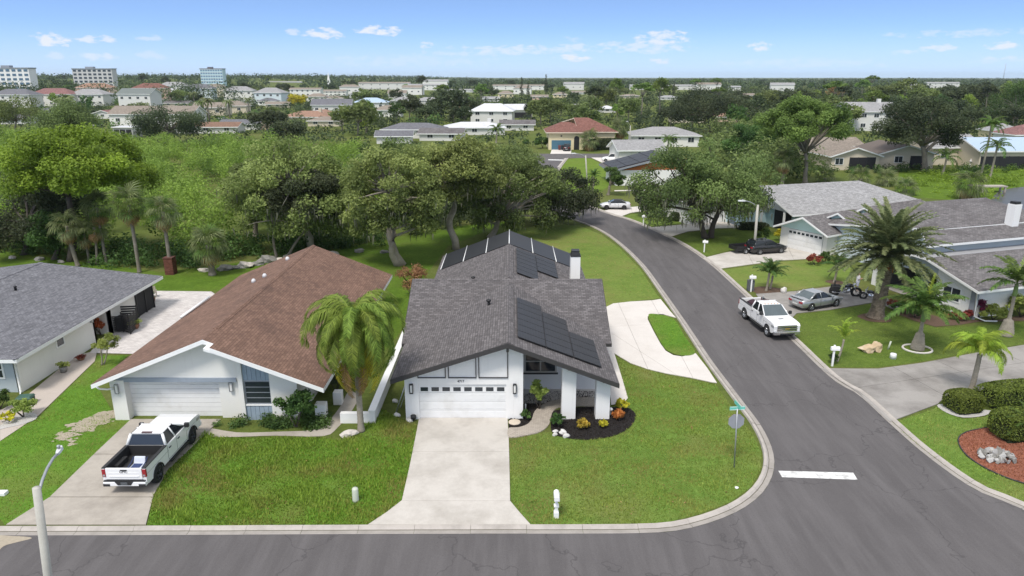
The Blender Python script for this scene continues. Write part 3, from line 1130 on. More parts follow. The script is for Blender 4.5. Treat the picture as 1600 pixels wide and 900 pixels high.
def roof_planes(parent, quads, material, fascia=TRIM_WHITE, th=.07, fth=.2, off=(0, 0, 0), caps=(), name='roof'):
    r = MB(off)
    f = MB(off)
    for q in quads:
        r.slab(q, th)
        f.slab([p + Vector((0, 0, -.03)) for p in grow(q, .04)], fth)
    ro = r.build(name, material, parent)
    f.build('fascia', fascia, ro)
    if caps:
        c = MB(off)
        for (a, b, na, nb, w) in caps:     # ridge from a to b; na, nb: downhill unit vectors
            a, b = Vector(a), Vector(b)
            for nn in (na, nb):
                nn = Vector(nn)
                q = [a + Vector((0, 0, .035)), b + Vector((0, 0, .035)), b + nn * w + Vector((0, 0, .03)), a + nn * w + Vector((0, 0, .03))]
                if (q[1] - q[0]).cross(q[3] - q[0]).z < 0:
                    q = q[::-1]
                c.slab(q, .05)
        c.build('ridge_cap', material, ro)
    return ro


def window(parent, axis, pos, out, a0, a1, z0, z1, nx=2, nz=2, frame=TRIM_WHITE, glass=None, off=(0, 0, 0), fw=.06, sill=None, name='window'):
    """A framed window on the wall plane axis=pos; out = -1/+1 is the outside."""
    g = glass or GLASS
    def bx(mb, a, b, c, d, p, q):
        if axis == 'y':
            mb.box(a, b, pos + out * p, pos + out * q, c, d)
        else:
            mb.box(pos + out * p, pos + out * q, a, b, c, d)
    m = MB(off)
    bx(m, a0, a1, z0, z0 + fw, -.02, .05)
    bx(m, a0, a1, z1 - fw, z1, -.02, .05)
    bx(m, a0, a0 + fw, z0 + fw, z1 - fw, -.02, .05)
    bx(m, a1 - fw, a1, z0 + fw, z1 - fw, -.02, .05)
    W, H = (a1 - a0 - 2 * fw), (z1 - z0 - 2 * fw)
    for i in range(1, nx):
        x = a0 + fw + W * i / nx
        bx(m, x - fw * .4, x + fw * .4, z0 + fw, z1 - fw, -.02, .045)
    for j in range(1, nz):
        z = z0 + fw + H * j / nz
        bx(m, a0 + fw, a1 - fw, z - fw * .35, z + fw * .35, -.02, .04)
    w = m.build(name, frame, parent)
    for i in range(nx):
        for j in range(nz):
            p = MB(off)
            xa, xb = a0 + fw + W * i / nx, a0 + fw + W * (i + 1) / nx
            za, zb = z0 + fw + H * j / nz, z0 + fw + H * (j + 1) / nz
            bx(p, xa + .01, xb - .01, za + .01, zb - .01, -.01, .015)
            p.build('pane', g, w)
    if sill:
        s = MB(off)
        bx(s, a0 - .08, a1 + .08, z0 - .09, z0 - .005, -.02, .10)
        s.build('sill', sill, w)
    return w


def garage_door(parent, axis, pos, out, a0, a1, z0, z1, material=DOOR_WHITE, rows=4, cols=8, panes=0, off=(0, 0, 0), flat=False):
    """Sectional door: each section is a part with its pressed panels; a row of small panes on top."""
    def bx(mb, a, b, c, d, p, q):
        if axis == 'y':
            mb.box(a, b, pos + out * p, pos + out * q, c, d)
        else:
            mb.box(pos + out * p, pos + out * q, a, b, c, d)
    base = MB(off)
    bx(base, a0, a1, z0, z1, -.06, 0)
    do = base.build('garage_door', TRIM_GREY, parent)
    for r in range(rows):
        za, zb = z0 + (z1 - z0) * r / rows, z0 + (z1 - z0) * (r + 1) / rows
        m = MB(off)
        bx(m, a0, a1, za + .008, zb - .008, -.01, .03)
        if not flat and not (panes and r == rows - 1):
            for c in range(cols):
                w = (a1 - a0) / cols
                bx(m, a0 + w * (c + .12), a0 + w * (c + .88), za + .1, zb - .1, .02, .042)
        m.build('door_section', material, do)
    if panes:
        w = (a1 - a0) / panes
        za, zb = z1 - (z1 - z0) / rows * .82, z1 - (z1 - z0) / rows * .38
        for c in range(panes):
            m = MB(off)
            bx(m, a0 + w * (c + .16), a0 + w * (c + .84), za, zb, .02, .045)
            m.build('pane', GLASS, do)
    return do


def wall_lamp(parent, axis, pos, out, a, z, off, material=METAL_DARK):
    m = MB(off)
    def bx(mb, x0, x1, c, d, p, q):
        if axis == 'y':
            mb.box(x0, x1, pos + out * p, pos + out * q, c, d)
        else:
            mb.box(pos + out * p, pos + out * q, x0, x1, c, d)
    bx(m, a - .08, a + .08, z - .28, z + .28, 0, .05)
    bx(m, a - .10, a + .10, z + .24, z + .28, .04, .17)
    bx(m, a - .10, a + .10, z - .28, z - .24, .04, .17)
    for s in (-1, 1):
        bx(m, a + s * .09 - .012, a + s * .09 + .012, z - .24, z + .24, .05, .16)
    w = m.build('wall_lantern', material, parent)
    g = MB(off)
    bx(g, a - .06, a + .06, z - .23, z + .23, .05, .13)
    g.build('lamp_glass', plain('frosted_glass', (.7, .69, .66), .4, .05), w)
    return w


# ------------------------------------------------------------------ the white house with the charcoal roof
O = (-.24, 36.5, 0)
HC = thing('house', 'white stucco house with charcoal shingle roof, two solar arrays and dark trimmed gable', 'house', O)
kL, kR = .33, .385
RX, RZ = -.24, 4.92
def zf(x): return RZ - (kL * (RX - x) if x < RX else kR * (x - RX))
w = MB(O)
th_ = .12
w.prism([(-6.0, 0), (-5.22, 0), (-5.22, zf(-5.22) - th_), (-6.0, zf(-6.0) - th_)], 'y', 36.5, 36.8)
w.prism([(-.33, 0), (.62, 0), (.62, zf(.62) - th_), (RX, RZ - th_), (-.33, zf(-.33) - th_)], 'y', 36.5, 36.8)
w.prism([(-5.22, 2.14), (-.33, 2.14), (-.33, zf(-.33) - th_ - .002), (-5.22, zf(-5.22) - th_ - .002)], 'y', 36.5, 36.8)
w.prism([(36.8, 0), (44, 0), (44, zf(-6) - th_), (36.8, zf(-6) - th_)], 'x', -6.0, -5.75)     # garage side
w.prism([(36.8, 0), (40.5, 0), (40.5, zf(.62) - th_ - .02), (36.8, zf(.62) - th_ - .02)], 'x', .37, .62)   # porch side of the garage
w.prism([(.62, 0), (5.5, 0), (5.5, zf(5.5) - th_), (.62, zf(.62) - th_)], 'y', 40.5, 40.75)    # recessed entry wall
w.box(5.25, 5.5, 40.75, 64.2, 0, 2.62)
w.box(-5.9, -5.75, 44, 64.2, 0, 2.62)
w.prism([(-5.75, 0), (5.25, 0), (5.25, 2.75), (RX, 4.75), (-5.75, 2.7)], 'y', 63.9, 64.2)
w.prism([(42.8, 2.0), (53, 2.0), (47.85, 4.7)], 'x', -6.6, -6.4)
w.prism([(42.8, 2.0), (53, 2.0), (47.85, 4.7)], 'x', 5.75, 5.95)
w.build('wall', WALL_WHITE, HC)
slab_ = MB(O)
slab_.box(.62, 5.45, 38.5, 40.5, 0, .04)
slab_.build('porch_floor', CONC_WHITE, HC)
# pillars of the porch
for px_ in (2.80, 4.72):
    m = MB(O)
    m.box(px_, px_ + .78, 36.45, 37.15, 0, zf(px_ + .78) - th_)
    m.build('pillar', WALL_WHITE, HC)
    m = MB(O)
    zt = zf(px_ + .1)
    m.box(px_ + .28, px_ + .42, 35.95, 36.6, zt - .5, zt - .16)
    m.build('rafter_end', TRIM_DARK, HC)
m = MB(O)
m.box(RX - .07, RX + .07, 35.75, 36.6, RZ - .55, RZ - .15)
m.build('rafter_end', TRIM_DARK, HC)
# roofs
eL, eR = -6.62, 5.85
yr = 47.85
qs = [[(eL, 35.7, zf(eL)), (RX, 35.7, RZ), (RX, yr, RZ), (eL, yr, zf(eL))],
      [(RX, 35.7, RZ), (eR, 35.7, zf(eR)), (eR, yr, zf(eR)), (RX, yr, RZ)]]
roof_planes(HC, qs, SH_CHAR, TRIM_DARK, fth=.26, off=O, caps=[((RX, 35.72, RZ), (RX, yr - .3, RZ), (-1, 0, -kL), (1, 0, -kR), .36)])
cz, ce = 5.03, 2.45
qs = [[(-6.95, 42.1, ce), (6.28, 42.1, ce), (6.28, yr, cz), (-6.95, yr, cz)],
      [(-6.95, yr, cz), (6.28, yr, cz), (6.28, 53.6, ce), (-6.95, 53.6, ce)]]
roof_planes(HC, qs, SH_CHAR, TRIM_DARK, fth=.2, off=O, caps=[((-6.95, yr, cz), (6.28, yr, cz), (0, -1, -.447), (0, 1, -.447), .16)])
kb = .385
BZ = 4.93
bl, brr = -6.45, 6.12
qs = [[(bl, 48.2, BZ - kb * (RX - bl)), (RX, 48.2, BZ), (RX, 64.6, BZ), (bl, 64.6, BZ - kb * (RX - bl))],
      [(RX, 48.2, BZ), (brr, 48.2, BZ - kb * (brr - RX)), (brr, 64.6, BZ - kb * (brr - RX)), (RX, 64.6, BZ)]]
rf = roof_planes(HC, qs, SH_CHAR, TRIM_WHITE, fth=.2, off=O, caps=[((RX, 48.6, BZ), (RX, 59.4, BZ), (-1, 0, -kb), (1, 0, -kb), .34)])
# photovoltaic panels and the pool heating strips
PVM, PVT, PVB = nt('solar_cell')
_uv = coord(PVT, 'UV')
_bk = PVT.nodes.new('ShaderNodeTexBrick')
_bk.offset = 0
for k_, v_ in (('Color1', (.020, .020, .023)), ('Color2', (.027, .027, .030)), ('Mortar', (.06, .06, .062))):
    _bk.inputs[k_].default_value = rgba(v_)
_bk.inputs['Scale'].default_value = 1
_bk.inputs['Mortar Size'].default_value = .004
_bk.inputs['Brick Width'].default_value = .165
_bk.inputs['Row Height'].default_value = .165
PVT.links.new(_uv, _bk.inputs['Vector'])
setc(PVT, PVB, _bk.outputs[0])
PVB.inputs['Roughness'].default_value = .5
PVB.inputs['Specular IOR Level'].default_value = .35
PVB.inputs['Coat Weight'].default_value = .0
PVB.inputs['Coat Roughness'].default_value = .12


def pv(parent, x0, x1, y0, y1, rz0, k):
    """One panel on the right-hand slope."""
    def P(x, y, up): return Vector((x, y, rz0 - k * (x - RX) + up))
    fr = MB(O)
    fr.slab([P(x0, y0, .13), P(x1, y0, .13), P(x1, y1, .13), P(x0, y1, .13)], .05)
    f = fr.build('solar_panel', METAL_DARK, parent)
    c = MB(O)
    e = .022
    c.slab([P(x0 + e, y0 + e, .137), P(x1 - e, y0 + e, .137), P(x1 - e, y1 - e, .137), P(x0 + e, y1 - e, .137)], .01)
    c.build('cell_glass', PVM, f)


for c, (xa, xb, rows) in enumerate(((.32, 1.88, 7), (1.91, 3.44, 6), (3.47, 5.02, 4))):
    for r_ in range(rows):
        pv(HC, xa, xb, 36.95 + 1.045 * r_, 36.95 + 1.045 * r_ + 1.02, RZ, kR)
for xa, xb, ya_, rows in ((.36, 1.95, 50.45, 7), (1.98, 3.6, 53.3, 4)):
    n_ = rows
    dy = (58.4 - ya_) / n_
    for r_ in range(n_):
        pv(HC, xa, xb, ya_ + dy * r_, ya_ + dy * (r_ + 1) - .03, BZ, kb)
STRIP, _t, _b = nt('pool_heating_mat')
_mp = _t.nodes.new('ShaderNodeTexWave')
_mp.bands_direction = 'Y'
_mp.inputs['Scale'].default_value = 4.0
_t.links.new(coord(_t), _mp.inputs['Vector'])
setc(_t, _b, mix(_t, _mp.outputs['Fac'], (.010, .011, .014), (.030, .031, .036)))
_b.inputs['Roughness'].default_value = .5
for sgn, xe in ((-1, bl), (1, brr)):
    L_ = abs(xe - RX) - .35
    for i in range(3):
        a_, b_ = .06 + L_ * i / 3, .06 + L_ * (i + 1) / 3 - .07
        q = [(RX + sgn * a_, 59.1, BZ - kb * a_ + .07), (RX + sgn * b_, 59.1, BZ - kb * b_ + .07), (RX + sgn * b_, 64.5, BZ - kb * b_ + .07), (RX + sgn * a_, 64.5, BZ - kb * a_ + .07)]
        m = MB(O)
        m.slab(q if sgn > 0 else q[::-1], .03)
        m.build('pool_heating_strip', STRIP, HC)
        m = MB(O)
        xx = b_ + .035
        m.tube([(RX + sgn * xx, 58.8 + (.0 if i < 2 else .2), BZ - kb * xx + .09), (RX + sgn * xx, 64.6, BZ - kb * xx + .09)], .035, 6)
        m.build('pipe', TRIM_WHITE, HC)
m = MB(O)
m.tube([(RX, 59.0, BZ + .1), (RX, 64.65, BZ + .1)], .04, 6)
m.build('pipe', TRIM_WHITE, HC)
# chimney, vents
m = MB(O)
m.box(4.62, 5.36, 54.0, 54.9, 2.4, 5.1)
ch = m.build('chimney', WALL_WHITE, HC)
m = MB(O)
m.box(4.59, 5.39, 53.97, 54.93, 5.1, 5.2)
m.frus((4.64, 5.34, 54.02, 54.88), 5.2, (4.72, 5.26, 54.1, 54.8), 5.5)
m.box(4.68, 5.30, 54.06, 54.84, 5.5, 5.55)
m.build('chimney_cap', METAL_DARK, ch)
for (x, y, k, z0) in ((-1.5, 43.6, kL, RZ), (-2.9, 51.2, kb, BZ)):
    m = MB(O)
    z = z0 - k * (RX - x)
    m.tube([(x, y, z - .1), (x, y, z + .3)], .09, 8)
    m.lathe([(.16, 0), (.17, .08), (.05, .16)], (x, y, z + .26), 8)
    m.build('roof_vent', METAL_DARK, HC)
m = MB(O)
m.tube([(-3.6, 50.9, BZ - kb * 3.36 - .05), (-3.6, 50.9, BZ - kb * 3.36 + .35)], .05, 8)
m.build('roof_vent', TRIM_WHITE, HC)
# gable trim, door, lamps, window
garage_door(HC, 'y', 36.62, -1, -5.22, -.33, 0, 2.14, DOOR_WHITE, 4, 8, 8, O)
for (a_, b_) in ((-5.25, -3.68), (-3.55, -1.98), (-1.86, RX + .02)):
    zb_ = 2.52
    m = MB(O)
    y0, y1 = 36.44, 36.5
    m.box(a_, b_, y0, y1, zb_ + .02, zb_ + .07)
    if zf(a_) - .2 > zb_ + .1:
        m.prism([(a_, zb_ + .07), (a_ + .045, zb_ + .07), (a_ + .045, zf(a_ + .045) - .2), (a_, zf(a_) - .2)], 'y', y0, y1)
    m.prism([(b_ - .045, zb_ + .07), (b_, zb_ + .07), (b_, zf(b_) - .2), (b_ - .045, zf(b_ - .045) - .2)], 'y', y0, y1)
    m.build('gable_frame', TRIM_DARK, HC)
wall_lamp(HC, 'y', 36.5, -1, -5.62, 1.92, O)
wall_lamp(HC, 'y', 36.5, -1, .15, 1.92, O)
window(HC, 'y', 40.5, -1, .75, 2.75, 1.15, 2.65, 2, 2, plain('beige_window_frame', (.52, .50, .46), .5, .05), off=O, fw=.09, sill=TRIM_DARK)
window(HC, 'y', 40.5, -1, .75, 1.75, 2.85, 3.35, 2, 1, plain('beige_window_frame', (.52, .50, .46), .5, .05), off=O, fw=.07, sill=TRIM_DARK)
t_ = text('house_number', '4717', .19, (-2.85 - O[0], -.02, 2.34), (PI / 2, 0, 0), METAL_DARK, HC, .012)
m = MB(O)
m.box(-.2, .55, 36.47, 36.5, 0, 0) if False else None
m.lathe([(.05, 0), (.05, .12), (.16, .16), (.16, .34), (.06, .38)], (-5.55, 36.3, 0), 10)
m.build('water_valve', METAL_DARK, HC)

# ------------------------------------------------------------------ the left house with the brown roof
O = (-16.6, 36.5, 0)
HL = thing('house', 'off white house with brown shingle roof and blue grey siding panel behind the tall palm', 'house', O)
X0, XR, X1 = -23.0, -16.6, -10.15
ZR, ZL, ZRR = 5.12, 2.5, 2.55
def zl(x): return ZL + (ZR - ZL) * (x - X0) / (XR - X0) if x < XR else ZR + (ZRR - ZR) * (x - XR) / (X1 - XR)
w = MB(O)
w.prism([(-22.4, 0), (-21.6, 0), (-21.6, 2.42), (-22.4, 2.42)], 'y', 36.4, 37.1)
w.prism([(-16.45, 0), (-15.2, 0), (-15.2, 2.42), (-16.45, 2.42)], 'y', 36.7, 37.1)
w.prism([(-22.4, 2.42), (-15.2, 2.42), (-15.2, zl(-15.2) - .14), (XR, ZR - .14), (-22.4, zl(-22.4) - .14)], 'y', 36.5, 36.8)
w.prism([(-15.2, 0), (-14.95, 0), (-14.95, zl(-14.95) - .16), (-15.2, zl(-15.2) - .16)], 'y', 36.3, 36.8)
w.prism([(-13.45, 0), (-11.95, 0), (-11.95, zl(-11.95) - .14), (-13.45, zl(-13.45) - .14)], 'y', 36.3, 36.8)
w.prism([(-14.95, 0), (-13.45, 0), (-13.45, zl(-13.45) - .16), (-14.95, zl(-14.95) - .16)], 'y', 36.48, 36.8)
w.box(-22.4, -22.15, 37.1, 57.4, 0, 2.6)
w.box(-12.2, -11.95, 36.8, 40.0, 0, 2.8)
w.box(-13.6, -13.35, 40.0, 57.4, 0, 2.9)
w.box(-13.35, -11.95, 40.0, 40.2, 0, 2.8)
w.prism([(-22.4, 0), (-11, 0), (-11, 2.7), (XR, ZR - .2), (-22.4, 2.6)], 'y', 57.2, 57.45)
w.build('wall', WALL_CREAM, HL)
garage_door(HL, 'y', 36.95, -1, -21.6, -16.45, 0, 2.25, DOOR_WHITE, 8, 10, 0, O, flat=True)
m = MB(O)
m.box(-22.45, -15.35, 36.42, 36.5, 2.32, 2.56)
m.build('header_board', plain('blue_grey_trim', (.27, .31, .36), .6, .1), HL)
SIDING = plain('blue_grey_siding', (.27, .335, .40), .7, .14, 4)
for i in range(6):
    xa = -14.95 + .25 * i
    m = MB(O)
    m.prism([(xa + .008, 2.42), (xa + .242, 2.42), (xa + .242, zl(xa + .242) - .18), (xa + .008, zl(xa) - .18)], 'y', 36.42 + .006 * (i % 2), 36.48)
    m.build('siding_plank', SIDING, HL)
    m = MB(O)
    m.box(xa + .008, xa + .242, 36.42 + .006 * (i % 2), 36.48, 0, .85)
    m.build('siding_plank', SIDING, HL)
window(HL, 'y', 36.48, -1, -14.93, -13.47, .98, 2.38, 1, 4, TRIM_GREY, off=O, fw=.05, sill=TRIM_WHITE)
qs = [[(X0, 35.75, ZL), (XR, 35.75, ZR), (XR, 58.0, ZR), (X0, 58.0, ZL)],
      [(XR, 35.75, ZR), (-16.0, 35.75, zl(-16.0)), (-16.0, 58.0, zl(-16.0)), (XR, 58.0, ZR)],
      [(-16.0, 35.15, zl(-16.0)), (X1, 35.15, ZRR), (X1, 58.0, ZRR), (-16.0, 58.0, zl(-16.0))]]
roof_planes(HL, qs, SH_BROWN, TRIM_WHITE, fth=.24, off=O, caps=[((XR, 37.5, ZR), (XR, 58.0, ZR), (-1, 0, -.41), (1, 0, -.4), .17)])
m = MB(O)
m.prism([(-16.35, zl(-16.35) - .35), (-15.4, zl(-15.4) - .3), (-15.4, zl(-15.4) - .12), (-16.35, zl(-16.35) - .2)], 'y', 35.15, 36.4)
m.build('soffit', TRIM_WHITE, HL)
for (x, wy) in ((-22.35, -1),):
    m = MB(O)
    m.tube([(-22.75, 35.75, 2.36), (-22.7, 35.9, 2.15), (-22.45, 36.2, 1.98), (-22.2, 36.32, 1.98)], .055, 6)
    m.build('downpipe', TRIM_WHITE, HL)
m = MB(O)
m.tube([(-22.9, 46.6, 2.64), (-22.55, 50.6, 2.86)], .1, 6)
m.build('gutter', TRIM_WHITE, HL)
for x, y in ((-17.9, 55.0), (-18.2, 50.4), (-18.9, 50.0)):
    m = MB(O)
    m.lathe([(.16, 0), (.17, .18), (.08, .3)], (x, y, zl(x) - .03), 8)
    m.build('roof_vent', ROOF_METAL, HL)
wall_lamp(HL, 'y', 36.4, -1, -22.0, 1.95, O, METAL)
wall_lamp(HL, 'y', 36.7, -1, -15.75, 1.95, O, METAL)
m = MB(O)
m.box(-13.35, -13.30, 43, 46, 0.1, 2.2)
m.build('side_door', GLASS, HL)
for y in (41.5, 47, 52.5):
    m = MB(O)
    m.box(-10.75, -10.6, y, y + .15, 0, 2.6)
    m.build('porch_post', TRIM_WHITE, HL)

# low white walls along its walk
m = MB()
m.box(-11.1, -10.5, 36.4, 36.9, 0, .95)
tag(m.build('garden_wall', WALL_WHITE, bevel=.02), 'short white wall block left of the palm beside the leafy shrub', 'wall')
p0, p1 = G(552, 655), G(590, 668)
wl = thing('garden_wall', 'long low white wall running back between the palm and the white house', 'wall', (0, 0, 0))
m = MB()
m.box(-7.95, -7.65, 36.0, 52.0, 0, .75)
m.box(-9.6, -7.95, 36.0, 36.3, 0, .6)
m.build('wall_run', WALL_WHITE, wl)
m = MB()
m.box(-8.0, -7.6, 35.95, 52.05, .75, .82)
m.build('coping', TRIM_WHITE, wl)
m = MB()
m.box(-10.55, -10.05, 38.3, 38.8, 0, .8)
tag(m.build('garden_wall', WALL_WHITE, bevel=.02), 'small white block wall beside the palm trunk at the walk', 'wall')

# ------------------------------------------------------------------ far left house with the grey roof
O = (-30.1, 40.2, 0)
HF = thing('house', 'pale house with wide grey shingle roof at the left edge beside the paved patio', 'house', O)
w = MB(O)
w.box(-46, -30.3, 40.1, 40.35, 0, 2.45)
w.build('front_wall', WALL_BLUEGREY, HF)  # front wall in a bluer, darker tone than the side walls
w = MB(O)
w.box(-30.35, -30.1, 40.1, 48.4, 0, 2.45)
w.box(-30.35, -30.1, 50.4, 57.0, 0, 2.45)
w.box(-31.6, -31.4, 48.4, 50.4, 0, 2.45)
w.box(-31.4, -30.1, 48.2, 48.4, 0, 2.45)
w.box(-31.4, -30.1, 50.4, 50.6, 0, 2.45)
w.prism([(-46, 0), (-30.35, 0), (-30.35, 2.5), (-39.4, 3.45), (-46, 2.5)], 'y', 56.8, 57.0)
w.build('wall', WALL_CREAM, HF)
zr_, ze_ = 3.72, 2.55
qs = [[(-29.4, 39.2, ze_), (-29.4, 57.6, ze_), (-39.4, 57.6, zr_), (-39.4, 47.2, zr_)],
      [(-49.0, 39.2, ze_), (-29.4, 39.2, ze_), (-39.4, 47.2, zr_)],
      [(-49.0, 57.6, ze_), (-49.0, 39.2, ze_), (-39.4, 47.2, zr_), (-39.4, 57.6, zr_)]]
roof_planes(HF, qs, SH_GREY, TRIM_WHITE, fth=.22, off=O, caps=[((-39.4, 47.2, zr_), (-39.4, 57.6, zr_), (-1, 0, -.117), (1, 0, -.117), .2),
                                                              ((-29.4, 39.2, ze_), (-39.4, 47.2, zr_), (-.8, -.6, -.1), (.6, .8, -.05), .15)])
window(HF, 'x', -30.1, 1, 43.9, 44.8, 1.35, 2.0, 1, 1, TRIM_WHITE, off=O, fw=.09)
window(HF, 'y', 40.1, -1, -31.9, -30.95, .9, 2.1, 1, 2, TRIM_WHITE, off=O, fw=.1)
m = MB(O)
m.box(-31.4, -31.34, 48.9, 49.8, .05, 2.1)
m.build('door', plain('grey_door', (.42, .43, .44), .6, .06), HF)
m = MB(O)
m.box(-30.12, -30.02, 54.2, 56.8, .1, 2.3)
sc = m.build('screen_door', SCREEN, HF)
for y in (54.15, 55.5, 56.8):
    m = MB(O)
    m.box(-30.1, -29.96, y - .05, y + .05, 0, 2.4)
    m.build('frame', METAL_DARK, sc)
m = MB(O)
m.tube([(-29.5, 39.35, 2.3), (-29.9, 39.6, 2.15), (-30.15, 39.98, 2.0), (-30.15, 39.98, .15), (-29.95, 39.7, .08)], .05, 6)
m.build('downpipe', TRIM_WHITE, HF)
wall_lamp(HF, 'x', -30.1, 1, 48.0, 2.05, O, METAL)
for x, y in ((-38.2, 45.6), (-36.8, 50.5), (-35.8, 45.2), (-37.2, 48.0)):
    m = MB(O)
    zz = ze_ + (zr_ - ze_) * (-29.4 - x) / 10.0
    m.lathe([(.09, 0), (.09, .3), (.14, .32), (.05, .42)], (x, y, zz - .05), 8)
    m.build('roof_vent', METAL_DARK, HF)

# ------------------------------------------------------------------ right-hand house with clerestory roofs (local frame: x into the house, y along its front)
HA = thing('house', 'white and blue grey house with stepped clerestory roof and open garage behind the date palm', 'house', (36.8, 54.0, 0), R(18))
w = MB()
w.box(0, .25, 0, 3.6, 0, 2.5)
w.box(0, .25, 9.6, 10.4, 0, 2.6)
w.prism([(0, 2.5), (3.6, 2.5), (3.6, 3.5), (0, 2.52)], 'x', 0, .25)
w.box(.25, 4.2, 0, .25, 0, 2.45)
w.box(4.2, 4.45, 0, 2.6, 0, 2.45)
w.box(4.45, 20, 2.4, 2.65, 0, 2.9)
w.box(.25, 16, 10.2, 10.4, 0, 3.0)
w.box(9, 9.2, 3.8, 10.2, 0, 2.9)
w.build('wall', WALL_WHITE, HA)
w = MB()
w.prism([(3.6, 2.5), (9.6, 2.5), (9.6, 3.6), (5.4, 4.05), (3.6, 3.5)], 'x', .02, .27)
w.build('gable', WALL_BLUEGREY, HA)
w = MB()
w.box(-.12, .0, -.35, .25, 0, 2.5)
w.build('corner_board', TRIM_GREY, HA)
w = MB()
w.box(.3, 22, 5.5, 5.7, 3.9, 4.95)
w.build('clerestory_wall', WALL_BLUEGREY, HA)
w = MB()
w.box(.27, 8.9, 3.6, 3.8, 0, 2.6)
w.box(.27, 8.9, 9.6, 9.8, 0, 2.6)
w.build('garage_partition', plain('garage_interior', (.10, .095, .09), .9, .2), HA)
w = MB()
w.box(.1, 9, 3.6, 9.8, .02, .05)
w.build('garage_floor', CONC_GREY, HA)
window(HA, 'x', 0, -1, 1.2, 2.9, .9, 2.1, 2, 1, TRIM_WHITE, fw=.08)
roof_planes(HA, [[(-.6, -.7, 2.55), (22, -.7, 2.55), (22, 4.4, 4.0), (-.6, 4.4, 4.0)],
                 [(-.6, 6.0, 4.0), (-.6, 10.9, 2.7), (9, 10.9, 2.7), (9, 6.0, 4.0)][::-1]], SH_OLD, TRIM_WHITE, off=(0, 0, 0))
roof_planes(HA, [[(-.6, 4.4, 4.02), (22, 4.4, 4.02), (22, 6.0, 4.06), (-.6, 6.0, 4.06)]], plain('flat_roof_membrane', (.32, .32, .33), .8, .15, 2), TRIM_WHITE)
roof_planes(HA, [[(-.2, 4.9, 4.95), (22, 4.9, 4.95), (17, 8.6, 5.4), (3.0, 8.6, 5.4)]], SH_OLD, TRIM_WHITE)
roof_planes(HA, [[(4.6, 8.1, 5.42), (17, 8.1, 5.45), (19.5, 16, 6.3), (11, 16, 6.3)], [(4.6, 24, 3.0), (4.6, 8.1, 5.42), (11, 16, 6.3)],
                 [(11, 16, 6.3), (19.5, 16, 6.3), (26, 24, 3.0), (4.6, 24, 3.0)],
                 [(17, 8.1, 5.45), (27, 9, 3.6), (26, 24, 3.0), (19.5, 16, 6.3)]], SH_OLD, TRIM_WHITE)
w = MB()
w.box(10.2, 22, 10.4, 22, 0, 3.0)
w.box(5.2, 17, 8.4, 8.7, 3.0, 5.25)
w.prism([(8.7, 0), (22, 0), (22, 3.2), (8.7, 5.2)], 'x', 5.2, 5.4)
w.build('rear_wall', WALL_FAR, HA)
m = MB()
m.box(12.5, 13.3, 7.4, 8.2, 3.5, 7.3)
ch = m.build('chimney', WALL_WHITE, HA)
m = MB()
m.box(12.6, 13.2, 7.5, 8.1, 7.3, 7.55)
m.build('chimney_cap', METAL_DARK, ch)
m = MB()
m.tube([(-.5, -.6, 2.4), (-.2, -.3, 2.2), (-.1, -.32, .3), (.3, -1.0, .1), (1.2, -1.3, .08)], .06, 6)
m.build('downpipe', TRIM_WHITE, HA)
# things kept in the open garage
m = MB()
m.box(3.2, 6.8, 4.2, 5.6, .06, 1.5)
m.box(6.5, 8.7, 4.0, 9.4, .06, 1.9)
m.box(1.0, 2.0, 3.9, 4.5, .06, 1.1)
gs = m.build('garage_shelf', METAL_DARK, HA)

# ------------------------------------------------------------------ mint gabled house
HB = thing('house', 'mint and white house with white garage door under a low gable beside the black car', 'house', (33.6, 74.9, 0), R(31))
w = MB()
w.prism([(-.4, 0), (5.6, 0), (5.6, 2.55), (2.6, 2.55), (-.4, 2.55)], 'x', 0, .25)
w.box(.25, 10, -.4, -.15, 0, 2.5)
w.box(.25, 10, 5.4, 5.6, 0, 2.5)
w.build('wall', WALL_BEIGE if False else WALL_CREAM, HB)
w = MB()
w.prism([(-.4, 2.3), (5.6, 2.3), (5.6, 2.45), (2.3, 3.85), (-.4, 2.6)], 'x', -.06, .24)
w.build('gable', WALL_MINT, HB)
garage_door(HB, 'x', -.06, -1, .1, 4.5, 0, 2.25, DOOR_WHITE, 4, 8, 8)
def wing(h, x0, x1, y0, ym, y1, ze0, zr, ze1, roofm, wallm=None, fas=TRIM_WHITE):
    roof_planes(h, [[(x0, y0, ze0), (x1, y0, ze0), (x1, ym, zr), (x0, ym, zr)], [(x0, ym, zr), (x1, ym, zr), (x1, y1, ze1), (x0, y1, ze1)]], roofm, fas)
    if wallm:
        e = .5
        m = MB()
        m.prism([(y0 + e, 0), (y1 - e, 0), (y1 - e, ze1 + (zr - ze1) * e / (y1 - ym) - .1), (ym, zr - .1), (y0 + e, ze0 + (zr - ze0) * e / (ym - y0) - .1)], 'x', x0 + .4, x1 - .3)
        m.build('wall', wallm, h)
wing(HB, -.9, 8.5, -1.0, 2.3, 6.0, 2.5, 4.0, 2.4, SH_OLD)
wing(HB, 2.4, 12, -2.9, .4, 3.7, 2.75, 4.45, 2.7, SH_OLD, WALL_MINT)
wing(HB, 5.4, 16, -4.4, -.7, 3.0, 2.9, 4.95, 2.8, SH_OLD, WALL_MINT)

